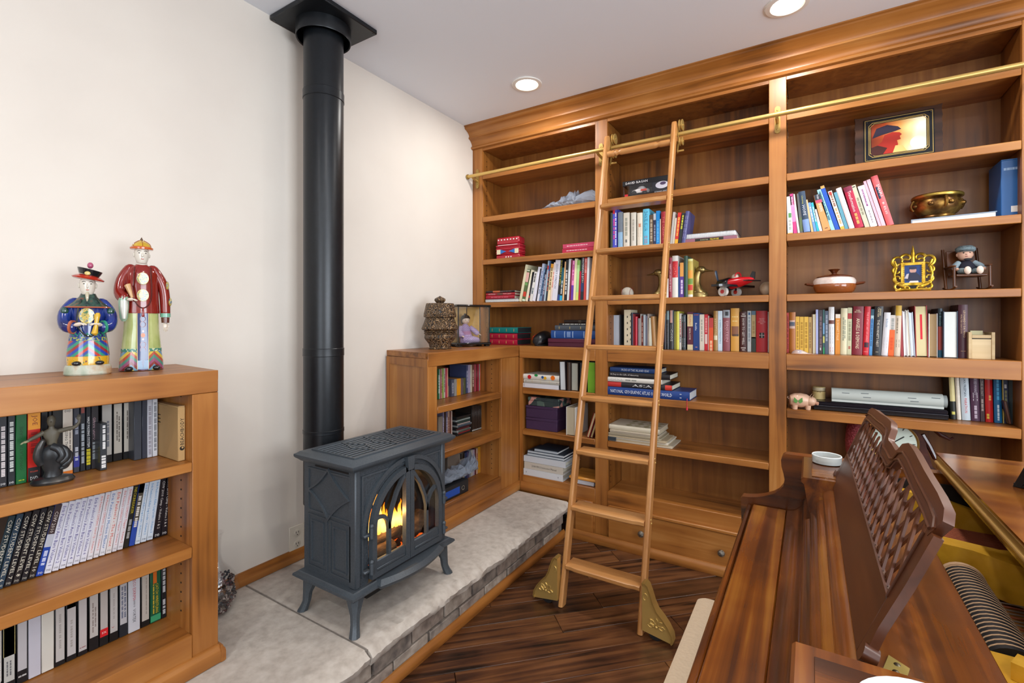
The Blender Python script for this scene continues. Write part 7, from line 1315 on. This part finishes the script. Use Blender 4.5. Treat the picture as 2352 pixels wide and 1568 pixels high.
# --- shorter bearded figure in blue
t = thing('porcelain_figure', 'shorter porcelain figure in blue robe and red-brimmed hat, holding a yellow gourd', 'figurine', (.188, .541, ZE + .0003), (0, 0, 1.28)); BL = noisy('cobalt_glaze', ['0f1c56', '162c74', '1b3988'], 30, .12, 0, coat=.5)
part('base', MB().loft([(0, .067, .05, 0, 0), (.004, .071, .053, 0, 0), (.022, .069, .051, 0, 0), (.03, .065, .048, 0, 0)], 26), noisy('worn_base', ['8c9c88', 'b4b8a8', 'a8825c'], 22, .4, .1), t)
part('yellow_hem', MB().loft([(.0302, .061, .045, 0, 0), (.045, .0625, .0455, 0, 0), (.056, .062, .045, 0, 0)], 26), noisy('flower_hem', ['c8981c', 'c8981c', 'd0a424', '4c6c3c', '8c3c44'], 90, .15, 0, coat=.5, lo=.45, hi=.68, interp='CONSTANT'), t)
for sg in (-1, 1): part('shoe', MB().ball((sg * .033, -.042, .036), (.014, .01, .007), 12, 8), POR('14161a'), t)
part('robe_stripes', MB().loft([(.0562, .0635, .047, 0, 0), (.075, .062, .046, 0, 0), (.102, .057, .043, 0, 0)], 26), zig('robe_zigzag_blue', ['2c8468', '1c3c8c', 'b03024', '2c8468', '20409c', '8c2c2c'], .75, .0095), t)
part('robe_band', MB().loft([(.1022, .0572, .0432, 0, 0), (.113, .0555, .042, 0, 0)], 26), noisy('key_band', ['1c3c7c', '98a040'], 130, .15, 0, interp='CONSTANT', lo=.48, hi=.52), t)
part('robe', MB().loft([(.1132, .0552, .0418, 0, 0), (.14, .051, .039, 0, 0), (.17, .052, .04, 0, 0), (.2, .052, .039, 0, 0), (.222, .042, .033, 0, 0), (.236, .02, .02, 0, 0)], 26), BL, t)
for k in range(9): x = -.044 + .011 * k; part('wave_motif', MB().stube([(x + .004 * math.sin(a), on_ell(.056, .0425, min(.05, abs(x))) - .0006, .116 + .009 * a / 6) for a in range(7)], .0013, 5), POR('2c8c74'), t)
part('cape_collar', MB().loft([(.2, .068, .05, 0, 0), (.203, .069, .051, 0, 0), (.216, .05, .039, 0, 0), (.232, .028, .026, 0, 0), (.243, .022, .022, 0, .003)], 26), noisy('collar_glaze', ['101c1c', '1c3430', '2c4c40', '6c3c30'], 60, .14, 0, coat=.5), t); part('collar_edge', MB().stube([(.0695 * math.cos(a), .0515 * math.sin(a), .2015) for a in (2 * PI * k / 30 for k in range(30))], .0022, 6, closed=True), POR('a8583c'), t)
disc(t, -.004, .176, .0215, lambda x, z: on_ell(.054, .0415, x), 'medallion', DRAG, .002); part('medallion_rim', MB().stube([(-.004 + .022 * math.cos(a), on_ell(.054, .0415, -.004 + .022 * math.cos(a)) - .001, .176 + .022 * math.sin(a)) for a in (2 * PI * k / 20 for k in range(20))], .0014, 5, closed=True), POR('c8b058'), t)
hd = face(t, (-.002, -.006, .268), .026, 'b84c38'); part('beard', MB().stube([(-.002, -.026, .246), (-.003, -.031, .239), (-.003, -.034, .230), (-.003, -.035, .219)], [.004, .006, .005, .0015], 8), POR('b8b098'), hd)
hb = part('hat_brim', MB(Matrix.Translation((0, .0, .289)) @ Matrix.Rotation(.14, 4, 'Y')).lathe([(.02, .0), (.046, -.004), (.049, .0), (.04, .005), (.028, .009)], n=28), POR('b02c1c'), t); part('hat_band', MB(Matrix.Translation((.002, .0, .298)) @ Matrix.Rotation(.2, 4, 'Y')).lathe([(.03, .0), (.036, .012), (.038, .017), (.03, .016), (.024, .012), (0, .013)], n=28), POR('16181c'), hb); part('hat_ball', MB().ball((.006, 0, .328), .0095, 14, 10), POR('a84c6c'), hb); part('hat_badge', MB().ball((-.002, -.037, .302), (.009, .003, .006), 10, 6), POR('c8b46c'), hb)
for sg in (-1, 1):
    part('sleeve', MB().stube([(sg * .02, .0, .222), (sg * .044, .0, .212), (sg * .066, -.008, .18), (sg * .064, -.024, .15), (sg * .044, -.042, .142)], [.006, .017, .02, .02, .017], 14), BL, t); part('cuff', MB().stube([(sg * .047, -.040, .143), (sg * .041, -.044, .1425)], [.0205, .0205], 14), POR('a85c40' if sg < 0 else '2c8c70'), t)
    fig_hand(t, (sg * .031, -.052, .15), (-sg, -.35, .2), 1.15)
    part('sleeve_motif', MB().ball((sg * .066, -.022, .19), (.012, .008, .012), 12, 8), noisy('sleeve_motif', ['10182c', '1c4838', '203068'], 90, .15, 0, coat=.4), t)
part('gourd', MB().loft([(.118, .004, .004, .02, -.058), (.124, .011, .011, .018, -.058), (.134, .009, .009, .02, -.058), (.15, .0065, .0065, .023, -.058), (.165, .0075, .0075, .025, -.058), (.178, .010, .009, .026, -.057), (.185, .005, .005, .028, -.057)], 16), POR('c8a02c'), t)
part('prayer_beads', MB().stube([(-.02, -.034, .225), (-.029, -.043, .19), (-.03, -.05, .15), (-.012, -.05, .122), (.005, -.049, .116), (.014, -.05, .118)], .0028, 7), POR('1c2420'), t)
t.scale = (.78, .78, 1)
# --- hand sculpture on the top video shelf
IR = noisy('dark_resin', ['1e2022', '34373a', '55504a'], 18, .32, .15, metal=.35); t = thing('hand_sculpture', 'dark sculpture of a man rising from an upturned hand, in front of the videos', 'sculpture', (.268, .442, .8913), (0, 0, 1.25))
part('base', MB().loft([(0, .05, .032, 0, 0), (.006, .054, .035, 0, 0), (.014, .048, .03, 0, 0), (.018, .03, .02, 0, 0)], 24), IR, t)
body = MB(); body.loft([(.014, .024, .018, -.002, 0), (.03, .02, .015, .0, 0), (.045, .028, .018, .002, 0), (.065, .036, .021, .004, 0), (.085, .034, .021, .004, -.002), (.098, .025, .016, .002, -.002), (.104, .014, .01, 0, 0)], 20); part('palm', body, IR, t)
for pts, r in (([(-.026, -.004, .055), (-.034, -.010, .075), (-.031, -.012, .098), (-.022, -.012, .118)], (.011, .0115, .0105, .007)), ([(.0, -.014, .1), (.016, -.022, .092), (.024, -.026, .074), (.014, -.026, .062)], (.0105, .0105, .01, .007)), ([(.012, -.012, .098), (.03, -.018, .086), (.034, -.022, .068), (.022, -.024, .056)], (.0105, .0105, .01, .007)), ([(.024, -.008, .088), (.04, -.012, .072), (.038, -.018, .056), (.026, -.02, .046)], (.0095, .0095, .009, .006)), ([(.024, -.002, .07), (.036, -.008, .056), (.032, -.014, .044), (.02, -.016, .038)], (.008, .008, .0075, .005))):
    part('finger', MB().stube(pts, list(r), 12), IR, t)
MANC = mat('5c5648', .5); m = MB(); m.loft([(.098, .012, .008, -.002, .006), (.112, .013, .009, -.003, .006), (.13, .02, .011, -.004, .006), (.14, .022, .01, -.004, .006), (.147, .008, .007, -.004, .006), (.153, .006, .006, -.004, .006), (.158, .0085, .009, -.004, .004), (.168, .0105, .0115, -.004, .004), (.177, .0095, .0105, -.004, .005), (.183, .004, .005, -.004, .005)], 18)
mn = part('man', m, MANC, t); part('arm', MB().stube([(-.022, .006, .138), (-.036, .0, .131), (-.048, -.008, .126), (-.056, -.012, .122)], [.0065, .006, .005, .004], 10), MANC, mn); part('arm', MB().stube([(.014, .006, .138), (.034, .002, .142), (.052, -.002, .146), (.062, -.004, .157), (.063, -.004, .166)], [.0065, .006, .005, .004, .003], 10), MANC, mn); fig_hand(mn, (-.058, -.013, .121), (-1, -.3, -.1), .6, mat('a8a480', .5)); fig_hand(mn, (.063, -.004, .167), (0, 0, 1), .55, MANC)
part('nose', MB().ball((-.004, -.0075, .167), (.0018, .003, .003), 8, 5), MANC, mn)
t.scale = (.85, .85, 1)
# --- cardboard box
fy0, fy1 = on(0, .342, 409, 1000).y, .7365; t = thing('cardboard_box', 'tan cardboard box with black lettering at the end of the top video shelf', 'box', (.342, fy0, .8913), (0, 0, PI / 2)); Wb = fy1 - fy0; KR = mat('b08e5e', .75, bump=.15, bscale=150)
part('carton', MB().box(0, 0, 0, Wb, .165, .171, .0015), KR, t); part('carton_lid', MB().box(.001, .001, .1712, Wb - .001, .164, .1735), mat('b89668', .75), t)
print_on(t, 'BEACHBODY', '1c1814', Wb * .55, .093, .085, .0105, 'u'); patch(ell(Wb * .55, .04, .0068, .0068), -.0004, 'logo', mat('1c1814', .5), t); patch(ell(Wb * .6, .042, .003, .003), -.0007, 'logo_cut', mat('b08e5e', .6), t)
for q in range(3): part('carton_stamp', MB().box(-.0005, .12, .11 + q * .012, -.0001, .145, .113 + q * .012), mat('3c2c1c', .6), t)
# --- corner bookcase top: carved jar, doll case
CARV, nt, p = new_mat('carved_wood'); L = nt.links.new; tc = nt.nodes.new('ShaderNodeTexCoord'); wv_ = nt.nodes.new('ShaderNodeTexWave'); wv_.inputs['Scale'].default_value = 22; wv_.inputs['Distortion'].default_value = 26; wv_.inputs['Detail'].default_value = 1.2; wv_.inputs['Detail Scale'].default_value = 1.6
L(tc.outputs['Object'], wv_.inputs['Vector']); r = ramp(nt, [(.15, '120a05'), (.4, '482f18'), (.7, '6c4e2e'), (.95, '8c7050')]); L(wv_.outputs['Fac'], r.inputs['Fac']); L(r.outputs['Color'], p.inputs['Base Color']); p.inputs['Roughness'].default_value = .4; b_ = nt.nodes.new('ShaderNodeBump'); b_.inputs['Strength'].default_value = .9; b_.inputs['Distance'].default_value = .004; L(wv_.outputs['Fac'], b_.inputs['Height']); L(b_.outputs['Normal'], p.inputs['Normal'])
t = thing('carved_jar', 'dark carved wooden jar with a stepped body and knobbed lid', 'jar', (.175, 2.165, ZE + .0003))
part('jar_body', MB().lathe([(.064, 0), (.067, .004), (.062, .012), (.066, .03), (.082, .05), (.092, .066), (.09, .08), (.0875, .086)], n=40), CARV, t)
for z in (.0865, .098): part('bead_ring', MB().lathe([(.0885, z), (.0925, z + .0025), (.0945, z + .0055), (.0925, z + .0085), (.0885, z + .011)], n=40), CARV, t)
part('jar_shoulder', MB().lathe([(.094, .1095), (.104, .113), (.108, .119), (.104, .132), (.094, .155), (.086, .178), (.084, .184)], n=40), CARV, t)
l_ = part('lid', MB().lathe([(.084, .1845), (.094, .187), (.0965, .195), (.094, .21), (.087, .24), (.082, .264), (.08, .268), (.03, .27)], n=40), CARV, t); part('lid_knob', MB().lathe([(.02, .27), (.026, .276), (.0335, .287), (.031, .296), (.018, .304), (.006, .309), (.003, .312), (0, .3125)], n=28), CARV, l_)
t = thing('doll_case', 'glass display case with black frame and gold backing on the corner bookcase', 'display case', (.142, 2.377, ZE + .0003), (0, 0, 1.07)); cw_, cd_, ch_ = .225, .15, .27; LQ = mat('0c0c0e', .15, coat=.4)
part('case_base', MB().box(-.008, -.008, .012, cw_ + .008, cd_ + .008, .026, .004), LQ, t)
for x, y in ((.0, .0), (cw_ - .03, 0), (0, cd_ - .03), (cw_ - .03, cd_ - .03)): part('case_foot', MB().box(x, y, 0, x + .03, y + .03, .0118, .002), LQ, t)
part('case_top', MB().box(-.008, -.008, ch_ - .014, cw_ + .008, cd_ + .008, ch_, .005), LQ, t)
for x, y in ((0, 0), (cw_ - .006, 0), (0, cd_ - .006), (cw_ - .006, cd_ - .006)): part('case_post', MB().box(x, y, .0262, x + .006, y + .006, ch_ - .0142), LQ, t)
GP = noisy('gold_paper', ['b08430', 'c89a44', 'd4a850'], 14, .4, 0); part('back_screen', MB().box(.0065, cd_ - .004, .0265, cw_ * .55 - .003, cd_ - .002, ch_ - .0145), GP, t); part('back_screen', MB().box(cw_ * .55 + .003, cd_ - .004, .0265, cw_ - .0065, cd_ - .002, ch_ - .0145), GP, t); part('screen_bar', MB().box(cw_ * .55 - .0028, cd_ - .006, .0265, cw_ * .55 + .0028, cd_ - .0005, ch_ - .0145), LQ, t)
TGL = GLASS
part('glass_pane', MB().box(.0065, .0025, .0265, cw_ - .0065, .0035, ch_ - .0145), TGL, t); part('glass_pane', MB().box(.0025, .0065, .0265, .0035, cd_ - .0065, ch_ - .0145), TGL, t); part('glass_pane', MB().box(cw_ - .0035, .0065, .0265, cw_ - .0025, cd_ - .0065, ch_ - .0145), TGL, t)
KIM = zig('kimono_check', ['8c78a8', 'b4a0c4', '7c6498', 'c0b0cc'], .5, .003, .016, rough=.8); d = thing('kimono_doll', 'black-haired doll in a lilac kimono sitting inside the glass case', 'doll', WM[t] @ Vector((.095, .08, .0265)), (0, 0, 1.07)); WM[d] = Matrix.LocRotScale(d.location, d.rotation_euler, None)
part('kimono', MB().loft([(0, .058, .045, .01, -.004), (.02, .056, .043, .008, -.002), (.045, .038, .032, 0, .006), (.075, .034, .026, -.004, .01), (.098, .036, .022, -.006, .01), (.112, .02, .015, -.006, .01), (.12, .012, .012, -.006, .01)], 24), KIM, d)
part('lap', MB().stube([(-.03, -.02, .016), (.01, -.038, .02), (.055, -.03, .016), (.075, -.02, .01)], [.02, .022, .019, .012], 12), KIM, d); part('obi', MB().loft([(.05, .0385, .0315, -.002, .0065), (.072, .0358, .0285, -.004, .009)], 22), mat('a87c9c', .7), d)
part('head', MB().ball((-.006, .004, .146), (.027, .026, .028), 20, 14), mat('dcc8b4', .4), d)
part('hair', MB().loft([(.122, .02, .014, -.006, .019), (.135, .03, .022, -.006, .0145), (.15, .0315, .0265, -.006, .0095), (.163, .03, .0285, -.006, .006), (.174, .022, .024, -.006, .006), (.18, .008, .009, -.006, .006)], 20), mat('10181c', .35), d); part('topknot', MB().ball((-.008, .008, .182), (.009, .008, .007), 10, 6), mat('10181c', .35), d)
for sg in (-1, 1): part('eye', MB().ball((-.006 + sg * .010, -.0205, .145), (.003, .0015, .002), 8, 4), BLACK, d)
part('mouth', MB().ball((-.006, -.0215, .131), (.003, .0015, .0018), 8, 4), mat('a83c3c', .4), d)
part('sleeve', MB().stube([(-.036, .008, .1), (-.052, -.006, .07), (-.046, -.022, .045)], [.014, .018, .02], 12), KIM, d); part('sleeve', MB().stube([(.026, .008, .1), (.05, -.004, .078), (.07, -.014, .058)], [.014, .017, .017], 12), KIM, d); fig_hand(d, (.078, -.018, .053), (1, -.3, -.3), .75, mat('dcc8b4', .4)); fig_hand(d, (-.046, -.034, .04), (.3, -1, -.2), .75, mat('dcc8b4', .4))
# --- corner bookcase bottom shelf: bag and lever-arch file
crumple('plastic_bag', 'crumpled clear plastic bag on the bottom shelf behind the stove', [(-.2, .03, .03), (-.16, .05, .05), (-.1, .055, .055), (-.04, .06, .055), (.02, .065, .055), (.07, .08, .05), (.11, .095, .04), (.135, .06, .03), (.15, .02, .02)], (.30, 2.20, .4325), PI / 2, mat('7c8894', .5), 12)
y0_, y1_ = on(0, .36, 1028 - 14, 1130).y, on(0, .36, 1075, 1120).y
t = thing('lever_file', 'black lever-arch file with a blue label lying on the bottom shelf', 'binder', (.362, y0_, .3603), (0, 0, PI / 2)); Lf = y1_ - y0_
part('file_spine', MB().box(0, 0, 0, Lf, .003, .07, .001), mat('1e2023', .5), t); part('file_cover', MB().box(0, .0032, .067, Lf, .25, .07), mat('1e2023', .5), t); part('file_back', MB().box(0, .0032, 0, Lf, .25, .003), mat('1e2023', .5), t); part('file_pages', MB().box(.01, .04, .0032, Lf - .01, .24, .04), PAGEW, t); part('file_label', MB().box(.01, -.0006, .012, Lf * .66, -.0001, .05), mat('1c4ca8', .4), t)
part('finger_ring', MB(Matrix.Translation((Lf * .78, -.001, .034)) @ Matrix.Rotation(PI / 2, 4, 'X')).rings([[(r * math.cos(a), r * math.sin(a), z) for a in (2 * PI * k / 20 for k in range(20))] for r, z in ((.0125, 0), (.0125, .002), (.010, .002), (.010, 0))], caps=False), mat('c8c8c0', .25, .9), t); part('finger_hole', MB(Matrix.Translation((Lf * .78, -.0003, .034)) @ Matrix.Rotation(PI / 2, 4, 'X')).lathe([(.0098, 0), (0, .0003)], n=20), BLACKM, t); print_on(t, '~4', 'd8d0c8', Lf * .36, .036, Lf * .4, .006); print_on(t, '~5', 'b8c0d0', Lf * .36, .026, Lf * .4, .004)
